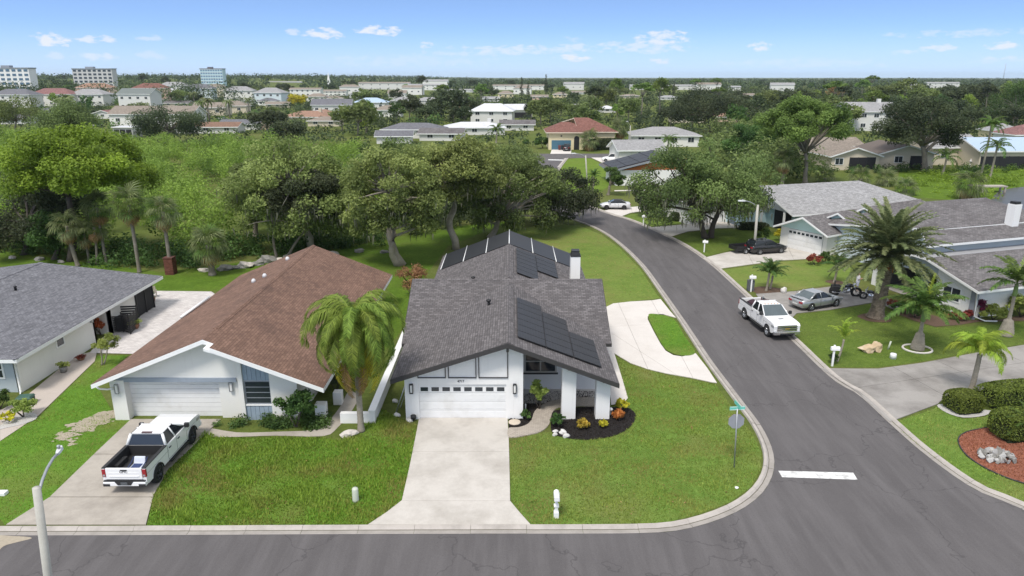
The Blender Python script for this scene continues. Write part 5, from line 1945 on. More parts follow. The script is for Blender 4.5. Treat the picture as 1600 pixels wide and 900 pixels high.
# ---- palms
def frond_mesh(name, L, a0, droop, n, leaf_l, hang, w, material, seed=1, stem=.03, fold=.5, tipw=.35):
    """A feather leaf along +x from its origin: a0 = start angle above level, droop = how far it bends down."""
    g = np.random.default_rng(seed)
    pts, ang = [np.zeros(3)], []
    m = 14
    for i in range(m):
        a = a0 - droop * (i / (m - 1)) ** 1.2
        ang.append(a)
        pts.append(pts[-1] + np.array([math.cos(a), 0, math.sin(a)]) * L / m)
    pts = np.array(pts)
    V, T = [], []
    for i in range(n):
        s = .12 + .88 * (i + .5) / n
        f = s * m
        k = min(m - 1, int(f))
        p = pts[k] + (pts[k + 1] - pts[k]) * (f - k)
        t = (pts[k + 1] - pts[k])
        t /= np.linalg.norm(t)
        upv = np.array([-t[2], 0, t[0]])
        ll = leaf_l * (1 - (1 - tipw) * max(0, s - .45) / .55) * (.55 + .45 * min(1, s / .3)) * g.uniform(.85, 1.15)
        for sd in (-1, 1):
            side = np.array([0, sd, 0])
            d = side * math.cos(fold) + upv * math.sin(fold) * g.uniform(-.4, 1) + t * .55 + g.normal(0, .12, 3)
            d /= np.linalg.norm(d)
            dn = np.array([0, 0, -1.0])
            q1 = p + d * ll * .45 + dn * ll * hang * .18
            q2 = p + d * ll * (1 - .45 * hang) + dn * ll * hang * .75
            wv = t * w * g.uniform(.8, 1.3)
            V += [p - wv * .5, p + wv * .5, q1 + wv, q2, q1 - wv]
            T += [np.clip(g.normal(.45, .2), 0, 1)] * 5
    V = np.array(V)
    nl = len(V) // 5
    base = np.arange(nl)[:, None] * 5
    F1 = (base + np.array([0, 1, 2, 4])).ravel()
    F2 = (base + np.array([4, 2, 3, 3])).ravel()
    # leaflets as quads plus a quad tip (tip corner shared)
    F2 = (base + np.array([4, 2, 3])).ravel()
    fl, st, tot = [], [], []
    for b in range(nl):
        o = b * 5
        st.append(len(fl)); fl += [o, o + 1, o + 2, o + 4]; tot.append(4)
        st.append(len(fl)); fl += [o + 4, o + 2, o + 3]; tot.append(3)
    # rachis
    ns = len(V)
    rv = []
    for i, p in enumerate(pts):
        r_ = stem * (1 - .85 * i / m)
        rv += [p + np.array([0, r_, 0]), p + np.array([0, -r_, 0]), p + np.array([0, 0, r_ * .8])]
    V = np.vstack([V, np.array(rv)])
    T += [.75] * len(rv)
    for i in range(m):
        a, b = ns + i * 3, ns + (i + 1) * 3
        for u, v in ((0, 1), (1, 2), (2, 0)):
            st.append(len(fl)); fl += [a + u, a + v, b + v, b + u]; tot.append(4)
    me = bpy.data.meshes.new(name)
    me.vertices.add(len(V)); me.vertices.foreach_set('co', V.astype(np.float32).ravel())
    me.loops.add(len(fl)); me.loops.foreach_set('vertex_index', np.array(fl, np.int32))
    me.polygons.add(len(st)); me.polygons.foreach_set('loop_start', np.array(st, np.int32)); me.polygons.foreach_set('loop_total', np.array(tot, np.int32))
    at = me.attributes.new('tint', 'FLOAT', 'POINT')
    at.data.foreach_set('value', np.array(T, np.float32))
    me.materials.append(material)
    me.update(calc_edges=True)
    return me


def fan_mesh(name, pet, R_, n, material, seed=1, droop=.5):
    """A fan leaf: stalk along +x, then blades spread in a fan and bent down at the tips."""
    g = np.random.default_rng(seed)
    V, T, fl, st, tot = [], [], [], [], []
    hub = np.array([pet, 0, .0])
    for y in (-.025, .025):
        pass
    V += [np.array([0, .025, 0]), np.array([0, -.025, 0]), hub + [0, -.02, 0], hub + [0, .02, 0]]
    T += [.6] * 4
    st.append(0); fl += [0, 1, 2, 3]; tot.append(4)
    for i in range(n):
        a = (i + .5) / n * 3.6 - 1.8
        l = R_ * (1 - .18 * abs(a) / 1.8) * g.uniform(.9, 1.08)
        d = np.array([math.cos(a), math.sin(a), .12 * math.cos(i * PI)])
        s = np.array([-math.sin(a), math.cos(a), 0]) * (1.8 / n) * R_ * .42
        m_ = hub + d * l * .55 + np.array([0, 0, -.05 * l])
        e = hub + d * l * .92 + np.array([0, 0, -droop * l * g.uniform(.6, 1.3)])
        b = len(V)
        V += [hub, m_ - s, e, m_ + s]
        T += [np.clip(g.normal(.45, .2), 0, 1)] * 4
        st.append(len(fl)); fl += [b, b + 1, b + 2, b + 3]; tot.append(4)
    me = bpy.data.meshes.new(name)
    V = np.array(V)
    me.vertices.add(len(V)); me.vertices.foreach_set('co', V.astype(np.float32).ravel())
    me.loops.add(len(fl)); me.loops.foreach_set('vertex_index', np.array(fl, np.int32))
    me.polygons.add(len(st)); me.polygons.foreach_set('loop_start', np.array(st, np.int32)); me.polygons.foreach_set('loop_total', np.array(tot, np.int32))
    at = me.attributes.new('tint', 'FLOAT', 'POINT')
    at.data.foreach_set('value', np.array(T, np.float32))
    me.materials.append(material)
    me.update(calc_edges=True)
    return me


def trunk_rings(prof, bow=(0, 0), n=12, ring=.16, depth=.02, mat_=None):
    """Palm trunk from (radius, z) points with leaf-scar rings and a slight bow."""
    mb = MB()
    zs = [p[1] for p in prof]
    H = zs[-1]
    pts, rr = [], []
    z = 0
    i = 0
    while z < H:
        for a, b in zip(prof, prof[1:]):
            if a[1] <= z <= b[1]:
                t = (z - a[1]) / max(1e-6, b[1] - a[1])
                r_ = a[0] + (b[0] - a[0]) * t
                break
        pts.append((bow[0] * math.sin(PI * z / H * .5) * 1.0, bow[1] * math.sin(PI * z / H * .5), z))
        rr.append(r_ + (depth if i % 2 else -depth * .4))
        z += ring / 2
        i += 1
    mb.tube(pts, rr, n)
    return mb.mesh('trunk', mat_ or PALM_BARK, uv=False), Vector(pts[-1])


def palm(name, label, loc, trunk, top, meshes, n, elev, rz=0, group=None, tilt_jit=.12, scale=(.85, 1.1), seed=1, dead=None, extra=None, order=None):
    """Fronds spiral round the crown; elev(s) gives each one's tilt from the oldest (s=0) to the newest (s=1)."""
    g = random.Random(seed)
    t = thing(name, label, 'palm', loc, rz, group)
    link('trunk', trunk, t)
    for i in range(n):
        s = (i + .5) / n
        a = i * 2.39996 + g.uniform(-.15, .15)
        me = meshes[min(len(meshes) - 1, int((1 - s) * len(meshes)))] if order else g.choice(meshes)
        k = g.uniform(*scale)
        link('frond', me, t, (top[0], top[1], top[2] + .25 * s), (g.uniform(-.15, .15), -elev(s) + g.uniform(-tilt_jit, tilt_jit), a), (k, k, k))
    if dead:
        for i in range(dead[1]):
            a = g.uniform(0, 6.28) if len(dead) < 3 else dead[2][i]
            link('dry_frond', dead[0], t, (top[0], top[1], top[2] - .1), (0, -(-1.05) + g.uniform(-.1, .1), a), (g.uniform(.7, .95),) * 3, )
    return t


# queen palm in front of the left house
qp = [frond_mesh('frond', 4.3, .75, 2.8, 110, 1.0, 1.0, .028, F_QUEEN, 401 + i, .035, .25) for i in range(3)]
qy = frond_mesh('dry_frond', 3.0, .1, 1.75, 60, .62, 1.0, .022, F_YEL, 405, .03, .2)
qo = frond_mesh('dry_frond', 3.2, .05, 1.7, 55, .5, 1.0, .022, F_BROWN, 406, .03, .2)
b = G(561, 674)
tk, tp = trunk_rings([(.22, 0), (.17, .4), (.15, 2.5), (.14, 5.0), (.17, 5.6), (.12, 6.0)], (.0, 0), ring=.22, depth=.008, mat_=PALM_BARK)
QP = palm('queen_palm', 'tall drooping queen palm with yellowing skirt in front of the brown roofed house', b + Vector((.12, 0, 0)), tk, tp, qp, 40, lambda s: -.85 + 1.6 * s, seed=8, scale=(.72, 1.0))
for a_, me_, el_ in ((-2.35, qy, .7), (-1.0, qo, .8), (-.5, qy, .6), (-.8, qy, .8), (-2.1, qy, .85), (-1.9, qo, .7)):
    link('dry_frond', me_, QP, (tp.x, tp.y, tp.z - .15), (0, el_, a_), (1.3, 1.3, 1.3))
mb = MB()
mb.tube([(tp.x + .15, tp.y - .3, tp.z - .2), (tp.x + .35, tp.y - .55, tp.z - 1.0), (tp.x + .4, tp.y - .6, tp.z - 2.6)], [.05, .1, .04], 6)
mb.build('dead_sheath', plain('dead_palm_sheath', (.30, .14, .06), .9, .3, 5), QP)

# date palm
dp = [frond_mesh('frond', 4.9, .15, .95, 84, .58, .25, .06, F_PALM_G, 411 + i, .04, .6) for i in range(3)]
b = G(1368, 496)
tk, tp = trunk_rings([(.78, 0), (.62, .25), (.50, .7), (.45, 3.0), (.50, 3.9), (.66, 4.5), (.3, 5.1)], (.25, 0), 16, .17, .05, mat_=DATE_BARK)
DP = palm('date_palm', 'large date palm with broad round crown and thick trunk on the right lawn', b, tk, tp - Vector((0, 0, .1)), dp, 112, lambda s: -.28 + 1.7 * s ** .9, seed=6, tilt_jit=.1, scale=(.82, 1.02))
for i in range(7):
    mb = MB()
    g_ = np.random.default_rng(700 + i)
    a_ = i * .9 + 3.3
    c_ = Vector((math.cos(a_) * .75, math.sin(a_) * .75, -.1))
    for j in range(16):
        e_ = Vector((g_.normal(0, .28), g_.normal(0, .28), -abs(g_.normal(.45, .2))))
        mb.tube([Vector((0, 0, .25)), c_ * .7, c_ + e_], [.025, .02, .03], 4)
    mb.build('fruit_stalk', plain('date_fruit', (.36, .12, .035), .8, .3, 9), DP, loc=tuple(tp - Vector((0, 0, .3))))

# fountain palms of the right lawn: swollen pale bases, feather crowns
fp = [frond_mesh('frond', 3.0, .3, 1.25, 60, .62, .55, .042, F_PALM, 421 + i, .035, .4) for i in range(3)]
spike = frond_mesh('frond', 2.9, 0.0, .12, 54, .34, .1, .02, F_PALM_L, 425, .035, .9)
for (px, py, Hh, lb, sd_, n_, rmax) in ((1433, 546, 3.1, 'bottle palm with white ringed swollen base in front of the right house window', 7, 24, .46),
                                        (1571, 524, 4.1, 'tall bottle palm with upright spear leaf near the right edge', 8, 16, .52)):
    b = G(px, py)
    tk, tp = trunk_rings([(rmax, 0), (rmax, .25), (rmax * .82, .7), (rmax * .6, 1.2), (.15, 1.3), (.12, 1.7), (.11, Hh)], (.05, 0), 14, .2, .015, mat_=PALM_BARK)
    P_ = palm('bottle_palm', lb, b, tk, tp, fp, n_, lambda s: -.05 + 1.1 * s, seed=sd_)
    link('spear_leaf', spike, P_, tuple(tp), (0, -1.45, .4), (.9, .9, .9))
    mb = MB()
    mb.lathe([(.15, 0), (.17, .1), (.12, .9)], (tp.x, tp.y, tp.z - .9), 10)
    mb.build('crownshaft', plain('crownshaft_green', (.16, .24, .07), .6, .15), P_)
c0 = G(1433, 546)
mb = MB()
mb.tube([(c0.x + .95 * math.cos(w_), c0.y + .85 * math.sin(w_), .05) for w_ in [2 * PI * k_ / 24 for k_ in range(25)]], .08, 6)
tag(mb.build('edging_ring', CONC_WHITE), 'pale concrete ring round the base of the bottle palm', 'edging')
# queen palm at the wide driveway
qb = [frond_mesh('frond', 2.7, .6, 2.4, 76, .7, .95, .026, F_PALM_L, 431 + i, .03, .3) for i in range(3)]
b = G(1516, 616)
tk, tp = trunk_rings([(.22, 0), (.16, .6), (.13, 2.4), (.15, 2.7)], (.1, 0), ring=.2, depth=.006)
palm('queen_palm', 'small bright green queen palm standing at the hedge by the wide driveway', b, tk, tp, qb, 14, lambda s: .15 + 1.0 * s, seed=9, scale=(.75, 1.0))
qs_ = [frond_mesh('frond', 1.5, .9, 1.7, 40, .3, .7, .016, F_PALM_L, 441 + i, .02, .3) for i in range(2)]
b = G(1308, 565)
tk, tp = trunk_rings([(.09, 0), (.07, .3), (.06, 1.5), (.08, 1.7)], (.25, 0), 8, .2, .004)
palm('young_palm', 'young palm with yellow green tuft leaning above the letterbox island', b, tk, tp, qs_, 9, lambda s: .3 + .9 * s, seed=10)
# low clumping palms by the drives
cp = [frond_mesh('frond', 1.7, .55, 1.5, 44, .42, .6, .022, F_BUSH, 451 + i, .02, .35) for i in range(2)]
for (px, py, Hh, n_, lb, sd_) in ((1197, 455, 1.7, 16, 'leafy clump palm on brown mulch beside the street light and letterbox', 11), (1203, 452, 1.3, 10, 'shorter stem of palm leaning right in the same mulch ring', 12),
                                  (1303, 442, 1.6, 14, 'clump palm on a white ring left of the open garage', 13), (926, 300, 2.6, 14, 'feathery palm left of the small bright tree at the corner', 14)):
    b = G(px, py)
    tk, tp = trunk_rings([(.14, 0), (.10, .3), (.09, Hh)], (.12, 0), 8, .16, .006)
    palm('clump_palm', lb, b, tk, tp, cp, n_, lambda s: .05 + 1.1 * s, seed=sd_, scale=(.8, 1.15))
# sago at the right edge
sg = [frond_mesh('frond', 1.7, .5, 1.3, 50, .26, .2, .014, F_PALM, 461, .02, .5)]
b = G(1604, 690)
tk, tp = trunk_rings([(.25, 0), (.22, .6)], (0, 0), 8, .12, .02)
palm('sago_palm', 'sago palm at the right edge in front of the bulky hedge', b, tk, tp, sg, 26, lambda s: -.1 + 1.2 * s, seed=15)
sw = [frond_mesh('frond', 2.0, .7, 1.3, 50, .4, .5, .02, F_PALM_L, 462, .02, .4)]

# sabal palms: straight grey trunks under ragged balls of fan leaves
fan = [fan_mesh('frond', 1.0, 1.15, 22, F_PALM_G, 471, .55), fan_mesh('frond', .95, 1.05, 22, F_PALM, 472, .4), fan_mesh('frond', .9, 1.1, 20, F_PALM_G, 473, .7)]
fan_dry = fan_mesh('dry_frond', .9, .95, 16, F_BROWN, 474, .9)
def sabal(base, top_py, lb, sd_, n=30, s=1.0, r=.17, bow=0, dry=8, fans=None, name='sabal_palm', group=None):
    b = G(*base)
    zt = D(base[0], top_py, b.y).z
    Hh = max(.8, zt - 1.3 * s)
    tk, tp = trunk_rings([(r * 1.35, 0), (r, .5), (r * .95, Hh - .4), (r * 1.15, Hh)], (bow, 0), 9, .3, .006, BARK)
    P_ = palm(name, lb, b, tk, tp, fans or fan, n, lambda q: -.75 + 2.05 * q, seed=sd_, scale=(.68 * s, .96 * s), group=group)
    rr = random.Random(sd_)
    for i in range(dry):
        link('dry_frond', fan_dry, P_, (tp.x, tp.y, tp.z - .1), (rr.uniform(-.2, .2), 1.05 + rr.uniform(-.15, .2), i * 6.28 / dry + rr.uniform(-.3, .3)), (.9 * s,) * 3)
    return P_
sabal((218, 426), 292, 'tallest sabal palm, straight pale trunk in front of the mangroves', 81, 34, 1.25)
sabal((268, 428), 305, 'sabal palm whose trunk rises from a red brick planter box', 82, 30, 1.15)
sabal((166, 412), 300, 'sabal palm with thin trunk left of the tallest one', 83, 28, 1.15, .14)
sabal((332, 430), 355, 'short stout sabal palm with round crown right of the brick planter', 84, 36, 1.3, .3, dry=4)
sabal((122, 416), 330, 'leaning sabal palm trunk right of the thick dark pine trunk', 85, 22, 1.1, .2, -.4, dry=14)
sabal((140, 412), 345, 'thin sabal palm second right of the pine trunk', 86, 18, .95, .12)
sabal((152, 413), 335, 'thin curved sabal palm just left of the thin trunked one', 87, 18, .95, .12, .3)
sabal((1288, 285), 262, 'small sabal palm right of the umbrella shaped tree trunk', 88, 26, 1.4, .25)
sabal((1222, 290), 232, 'ragged sabal palm left of the umbrella shaped tree trunk', 89, 30, 1.5, .3)
sabal((1343, 290), 262, 'low wide sabal palm in front of the beige house with black screens', 90, 30, 1.5, .4, dry=4)
sabal((1382, 290), 265, 'low sabal palm in front of the second beige house', 91, 30, 1.4, .4, dry=4)
sabal((1413, 305), 278, 'low sabal palm at the corner of the pond bank', 92, 30, 1.4, .4, dry=6)
sabal((1512, 312), 265, 'shaggy grey sabal palm on the pond bank', 93, 34, 1.7, .35, dry=16)
sabal((920, 236), 202, 'round headed sabal palm in front of the beige tile roofed house', 94, 30, 2.0, .3, dry=4)
sabal((968, 232), 186, 'ragged sabal palm right of the beige tile roofed house', 95, 28, 1.9, .3)
sabal((443, 215), 172, 'tall sabal palm left of the terracotta roofed house', 97, 22, 1.8, .25)
tall = [frond_mesh('frond', 3.4, .35, 1.7, 44, .8, .7, .04, F_PALM, 481 + i, .05, .3) for i in range(2)]
for (px, py, tpy, n_, lb, sd_) in ((1532, 276, 186, 20, 'tall dark queen palm in front of the pale blue roofs at the right', 21), (1546, 280, 218, 16, 'queen palm with a bent crown just right of the tallest one at the pond', 22), (1472, 274, 236, 13, 'small yellowish palm between the thick tree and the pale blue roofs', 23), (1041, 246, 212, 14, 'feathery palm in front of the grey hipped roof', 24), (775, 225, 196, 14, 'feathery palm left of the white metal roof top', 25), (1335, 200, 170, 12, 'slender palm in front of the white two storey house', 26)):
    b = G(px, py)
    zt = D(px, tpy, b.y).z - 1.2
    tk, tp = trunk_rings([(.3, 0), (.2, 1), (.17, max(1.5, zt))], (.3, 0), 8, .4, .006)
    palm('queen_palm', lb, b, tk, tp, tall, n_, lambda s: -.25 + 1.3 * s, seed=sd_, scale=(.8, 1.1))
# ------------------------------------------------------------------ vehicles
PAINT_W = plain('white_car_paint', (.80, .80, .80), .25, .02, 2, coat=.6)
PAINT_S = plain('silver_car_paint', (.42, .43, .44), .28, .04, 2, metal=.55, coat=.6)
PAINT_B = plain('black_car_paint', (.012, .012, .014), .2, .1, 2, coat=.8)
PAINT_D = plain('dark_red_paint', (.12, .02, .02), .3, .1, 2, coat=.6)
TYRE = plain('tyre_rubber', (.022, .022, .022), .85, .3, 12)
CHROME = plain('chrome', (.62, .62, .63), .18, .05, 3, metal=.9)
RIM_D = plain('dark_rim', (.06, .06, .065), .4, .2, 10, metal=.6)
PLASTIC = plain('black_plastic', (.025, .025, .026), .6, .2, 10)
CAR_GLASS = glass_mat('car_glass', (.012, .015, .018), .06)
WIND_GLASS = glass_mat('windscreen_glass', (.06, .075, .08), .08)
RED_LENS = plain('red_lens', (.30, .012, .02), .25, .2, 14, coat=.5)
CLEAR_LENS = plain('clear_lens', (.30, .31, .32), .2, .15, 14, coat=.5)


def wheel(parent, x, y, r, w, rim=RIM_D, spokes=6):
    s = 1 if y > 0 else -1
    def ring(mb, prof, n=20):
        vs, fs = [], []
        for (rr, yy) in prof:
            for k in range(n):
                a = 2 * PI * k / n
                vs.append((x + rr * math.cos(a), y + yy * s, r + rr * math.sin(a)))
        for i in range(len(prof) - 1):
            for k in range(n):
                k2 = (k + 1) % n
                q = [i * n + k, i * n + k2, (i + 1) * n + k2, (i + 1) * n + k]
                fs.append(q if s < 0 else q[::-1])
        mb.smooth = True
        mb.add(vs, fs)
        mb.smooth = False
    h = link('wheel', None, parent)
    m = MB()
    ring(m, [(r * .62, -w / 2), (r * .93, -w / 2), (r, -w * .36), (r, w * .36), (r * .93, w / 2), (r * .62, w / 2)])
    t = m.build('tyre', TYRE, h)
    m = MB()
    ring(m, [(r * .64, w * .46), (r * .60, w * .46), (r * .56, w * .2), (.001, w * .2)])
    for k in range(spokes):
        a = 2 * PI * k / spokes
        m.tube([(x + .03 * math.cos(a), y + s * w * .36, r + .03 * math.sin(a)), (x + r * .58 * math.cos(a), y + s * w * .40, r + r * .58 * math.sin(a))], r * .075, 5)
    m.build('rim', rim, h)
    return h


def arch(cx, r, z0, n=9):
    """Points of a wheel arch from front to back along the lower edge (x falling)."""
    a0 = math.asin(min(1, max(-1, (z0 - .43) / r))) if True else 0
    return [(cx + r * math.cos(a), .43 + r * math.sin(a)) for a in [a0 + (PI - 2 * a0) * k / n for k in range(n + 1)]]


def pickup(name, label, loc, rz, front_chrome=False, rimm=RIM_D, moulding=True, clear_screen=False):
    T = thing(name, label, 'pickup truck', loc, rz)
    L0, L1, W = -2.95, 2.92, 1.0
    zb = .52
    # side outline, front to back along the bottom, then over the top
    fa, ra = arch(1.88, .52, zb), arch(-1.86, .52, zb)
    def side(top):
        return [(L1 - .05, zb + .1), (L1 - .35, zb)] + fa + ra + [(L0 + .15, zb), (L0, zb + .12)] + top
    m = MB()
    # front end and cab base, full width
    outline = [(L1 - .05, zb + .12), (L1 - .3, zb)] + fa + [(-.82, zb), (-.82, 1.34), (.9, 1.34), (1.1, 1.34), (2.3, 1.30), (2.78, 1.24), (L1, 1.12)]
    m.prism(outline, 'y', -W, W)
    # bed sides with arches
    bs = [(-.82, zb)] + ra + [(L0 + .12, zb), (L0, zb + .12), (L0, 1.34), (-.82, 1.36)]
    m.prism(bs, 'y', -W, -W + .13)
    m.prism(bs, 'y', W - .13, W)
    m.box(L0, -.82, -W + .13, W - .13, .78, .86)
    m.build('body', PAINT_W, T, bevel=.045)
    # bed lining
    m = MB()
    m.box(L0 + .08, -.84, -W + .13, -W + .155, .86, 1.375)
    m.box(L0 + .08, -.84, W - .155, W - .13, .86, 1.375)
    m.box(L0 + .08, -.83, -W + .155, W - .155, .862, .88)
    m.box(-.86, -.825, -W + .155, W - .155, .88, 1.36)
    for k in range(9):
        y = -.75 + k * 1.5 / 8
        m.box(L0 + .1, -.87, y - .03, y + .03, .88, .895)
    for sy in (-1, 1):
        m.box(-2.3, -1.42, sy * .62, sy * .84, .88, 1.12)
        m.box(L0, -.84, sy * (W - .15), sy * (W + .005), 1.34, 1.385)
    m.build('bed_liner', PLASTIC, T)
    # tailgate
    m = MB()
    m.box(L0 - .03, L0 + .07, -.83, .83, .8, 1.36)
    tg = m.build('tailgate', PAINT_W, T, bevel=.02)
    m = MB()
    m.box(L0 - .06, L0 - .03, -.68, .68, .95, .99)
    m.box(L0 - .045, L0 - .03, -.7, .7, 1.12, 1.14)
    m.build('pressing', PAINT_W, tg)
    m = MB()
    m.box(L0 - .05, L0 - .03, -.16, .14, 1.25, 1.30)
    m.build('handle', PLASTIC, tg)
    text('lettering', 'GMC', .17, (L0 - .034, .0, 1.19), (PI / 2, 0, -PI / 2), PLASTIC, tg, .006)
    # rear bumper with plate
    m = MB()
    m.prism([(L0 - .12, .5), (L0 + .1, .5), (L0 + .1, .72), (L0 - .12, .72)], 'y', -.98, .98)
    bp = m.build('rear_bumper', PAINT_W, T, bevel=.03)
    m = MB()
    m.box(L0 - .10, L0 + .05, -.95, .95, .72, .77)
    m.prism([(-.42, .73), (-.30, .56), (.30, .56), (.42, .73)], 'x', L0 - .135, L0 - .11)
    for sy in (-1, 1):
        m.box(L0 - .135, L0 - .1, sy * .66, sy * .97, .5, .62)
    m.build('bumper_trim', PLASTIC, bp)
    m = MB()
    m.box(L0 - .15, L0 - .135, -.15, .15, .585, .715)
    m.build('licence_plate', plain('plate_dark', (.10, .11, .12), .5, .5, 20), bp)
    for sy in (-1, 1):
        m = MB()
        m.box(L0 - .025, L0 + .09, sy * .84, sy * 1.012, .92, 1.31)
        tl = m.build('tail_light', RED_LENS, T, bevel=.02)
        m = MB()
        m.box(L0 - .032, L0 - .02, sy * .87, sy * .97, .96, 1.05)
        m.build('reversing_lamp', CLEAR_LENS, tl)
        m = MB()
        m.box(2.45, L1 - .02, sy * .70, sy * 1.008, .93, 1.13)
        m.build('headlight', CLEAR_LENS, T, bevel=.03)
    # cab
    bz, tz = 1.335, 1.90
    b0, b1, t0, t1 = -.80, 1.28, -.62, .42
    wb, wt = .95, .76
    m = MB()
    m.frus((t0 - .03, t1 + .03, -wt - .02, wt + .02), tz - .035, (t0 + .06, t1 - .06, -wt + .07, wt - .07), tz + .03)
    r_ = m.build('roof', PAINT_W, T, bevel=.03)
    m = MB()
    def pil(xa, ya, xb, yb, r1=.05):
        m.tube([(xa, ya, bz - .02), (xb, yb, tz - .02)], r1, 6)
    for sy in (-1, 1):
        pil(b0, sy * wb, t0, sy * wt, .075)
        pil(b1, sy * wb, t1, sy * wt, .045)
        pil(.18, sy * wb, .02, sy * wt, .05)
    m.box(b0 - .02, b1 - .25, -wb - .01, wb + .01, bz - .03, bz + .012)
    m.build('pillar', PAINT_W, T)
    def quad(nm, pts, mat_):
        q = MB()
        q.slab(pts, .01) if False else q.add([Vector(p) for p in pts], [[0, 1, 2, 3]])
        return q.build(nm, mat_, T)
    quad('windscreen', [(b1, -wb, bz), (b1, wb, bz), (t1, wt, tz), (t1, -wt, tz)], WIND_GLASS if clear_screen else CAR_GLASS)
    quad('rear_window', [(b0, wb * .92, bz + .04), (b0, -wb * .92, bz + .04), (t0, -wt, tz), (t0, wt, tz)], CAR_GLASS)
    for sy in (-1, 1):
        for (xa, xb, ua, ub) in ((b0 + .08, .14, t0 + .06, -.02), (.22, b1, .06, t1)):
            p = [(xa, sy * wb, bz), (xb, sy * wb, bz), (ub, sy * wt, tz), (ua, sy * wt, tz)]
            quad('side_window', p if sy < 0 else p[::-1], CAR_GLASS)
    # doors as thin shells with handles
    for sy in (-1, 1):
        for (xa, xb, fr) in ((-.74, .16, 0), (.19, 1.22, 1)):
            q = MB()
            pts = [(xa + (0 if fr else .12), .60), (xb, .60), (xb + (.06 if fr else 0), 1.30), (xa, 1.30)]
            q.prism(pts, 'y', sy * (W - .01), sy * (W + .006))
            d_ = q.build('door', PAINT_W, T, bevel=.012)
            q = MB()
            q.box(xa + .08, xa + .28, sy * (W + .004), sy * (W + .04), 1.12, 1.16)
            q.build('handle', PLASTIC, d_)
        q = MB()
        for xx in (-.79, .172, 1.26):
            q.box(xx - .01, xx + .01, sy * (W - .01), sy * (W + .004), .58, 1.33)
        q.box(-.79, 1.26, sy * (W - .01), sy * (W + .004), .575, .595)
        q.box(L0 + .02, L1 - .5, sy * (W - .01), sy * (W + .003), 1.02, 1.03)
        q.build('door_gap', PLASTIC, T)
        q = MB()
        q.box(1.0, 1.16, sy * (W + .04), sy * (W + .26), 1.36, 1.60)
        q.box(1.03, 1.10, sy * (W - .06), sy * (W + .06), 1.40, 1.46)
        q.build('mirror', PLASTIC, T, bevel=.03)
        q = MB()
        q.box(-.7, 1.25, sy * (W - .08), sy * (W + .10), .40, .47)
        q.build('side_step', PLASTIC, T)
        if moulding:
            q = MB()
            for cx in (1.88, -1.86):
                pts = arch(cx, .52, zb)
                q.tube([(a, sy * (W + .012), b_) for a, b_ in pts], .035, 5)
            q.build('wheel_arch_trim', PLASTIC, T)
        for cx in (1.88, -1.86):
            q = MB()
            q.prism([(cx + .5 * math.cos(a), .43 + .5 * math.sin(a)) for a in [PI * k / 10 for k in range(11)]], 'y', sy * .62, sy * (W - .04))
            q.build('wheel_well', METAL_DARK, T)
            wheel(T, cx, sy * (W - .13), .42, .28, rimm)
    m = MB()
    m.box(-2.6, 2.5, -.55, .55, .38, .6)
    m.build('chassis', METAL_DARK, T)
    # nose
    m = MB()
    m.box(L1 - .06, L1 + .03, -.74, .74, .72, 1.15)
    gr = m.build('grille', PLASTIC, T, bevel=.02)
    for z in ((.79, .93, 1.09) if front_chrome else (.97,)):
        m = MB()
        m.box(L1 + .01, L1 + .06, -.76, .76, z - .04, z + .04)
        m.build('grille_bar', CHROME, gr)
    if front_chrome:
        m = MB()
        m.box(L1 + .055, L1 + .075, -.17, .17, .885, .975)
        m.build('emblem', plain('gold_emblem', (.55, .40, .12), .3, .1, 4, metal=.6), gr)
    m = MB()
    m.box(L1 - .12, L1 + .12, -1.0, 1.0, .48, .74)
    fb = m.build('front_bumper', CHROME if front_chrome else PAINT_W, T, bevel=.04)
    m = MB()
    m.box(L1 + .10, L1 + .13, -.55, .55, .50, .62)
    m.build('air_intake', PLASTIC, fb)
    m = MB()
    m.box(t0 + .0, t0 + .12, -.25, .25, tz + .02, tz + .05)
    m.build('brake_lamp', plain('smoked_lens', (.10, .05, .05), .3, .1), r_)
    if front_chrome:
        m = MB()
        for y in (-.5, -.25, 0, .25, .5):
            m.box(t1 - .14, t1 - .06, y - .05, y + .05, tz + .02, tz + .05)
        m.build('marker_lamp', plain('amber_lens', (.5, .2, .03), .3, .1), r_)
        m = MB()
        m.box(1.75, 2.0, -.2, .2, 1.29, 1.315)
        m.build('bonnet_vent', PLASTIC, T)
    return T


a, b = G(214, 757), G(283, 690)
TW = pickup('pickup_truck', 'white pickup seen from behind on the left driveway with an open bed', (-17.8, 31.8, .055), PI / 2)
c_ = TW.matrix_world
def local(T, x, y, z):
    a_ = T.rotation_euler.z
    return (T.location.x + x * math.cos(a_) - y * math.sin(a_), T.location.y + x * math.sin(a_) + y * math.cos(a_), z)
fold = thing('folding_chair', 'pale folded beach seat lying in the bed of the left white pickup', 'chair', local(TW, -2.2, -.15, .895), TW.rotation_euler.z)
m = MB()
m.box(-.35, .35, -.28, .28, .0, .16)
m.build('seat', plain('pale_plastic', (.62, .66, .74), .5, .1), fold, bevel=.04)
m = MB()
m.frus((.30, .36, -.28, .28), .1, (.42, .5, -.26, .26), .45)
m.build('backrest', plain('pale_plastic', (.62, .66, .74), .5, .1), fold, bevel=.03)
m = MB()
for s_ in (-1, 1):
    m.tube([(-.4, s_ * .33, .1), (.3, s_ * .33, .26), (.5, s_ * .33, .4)], .022, 6)
m.box(-.3, .25, -.2, .2, .165, .19)
m.build('frame', plain('blue_strap', (.03, .05, .14), .6, .2), fold)

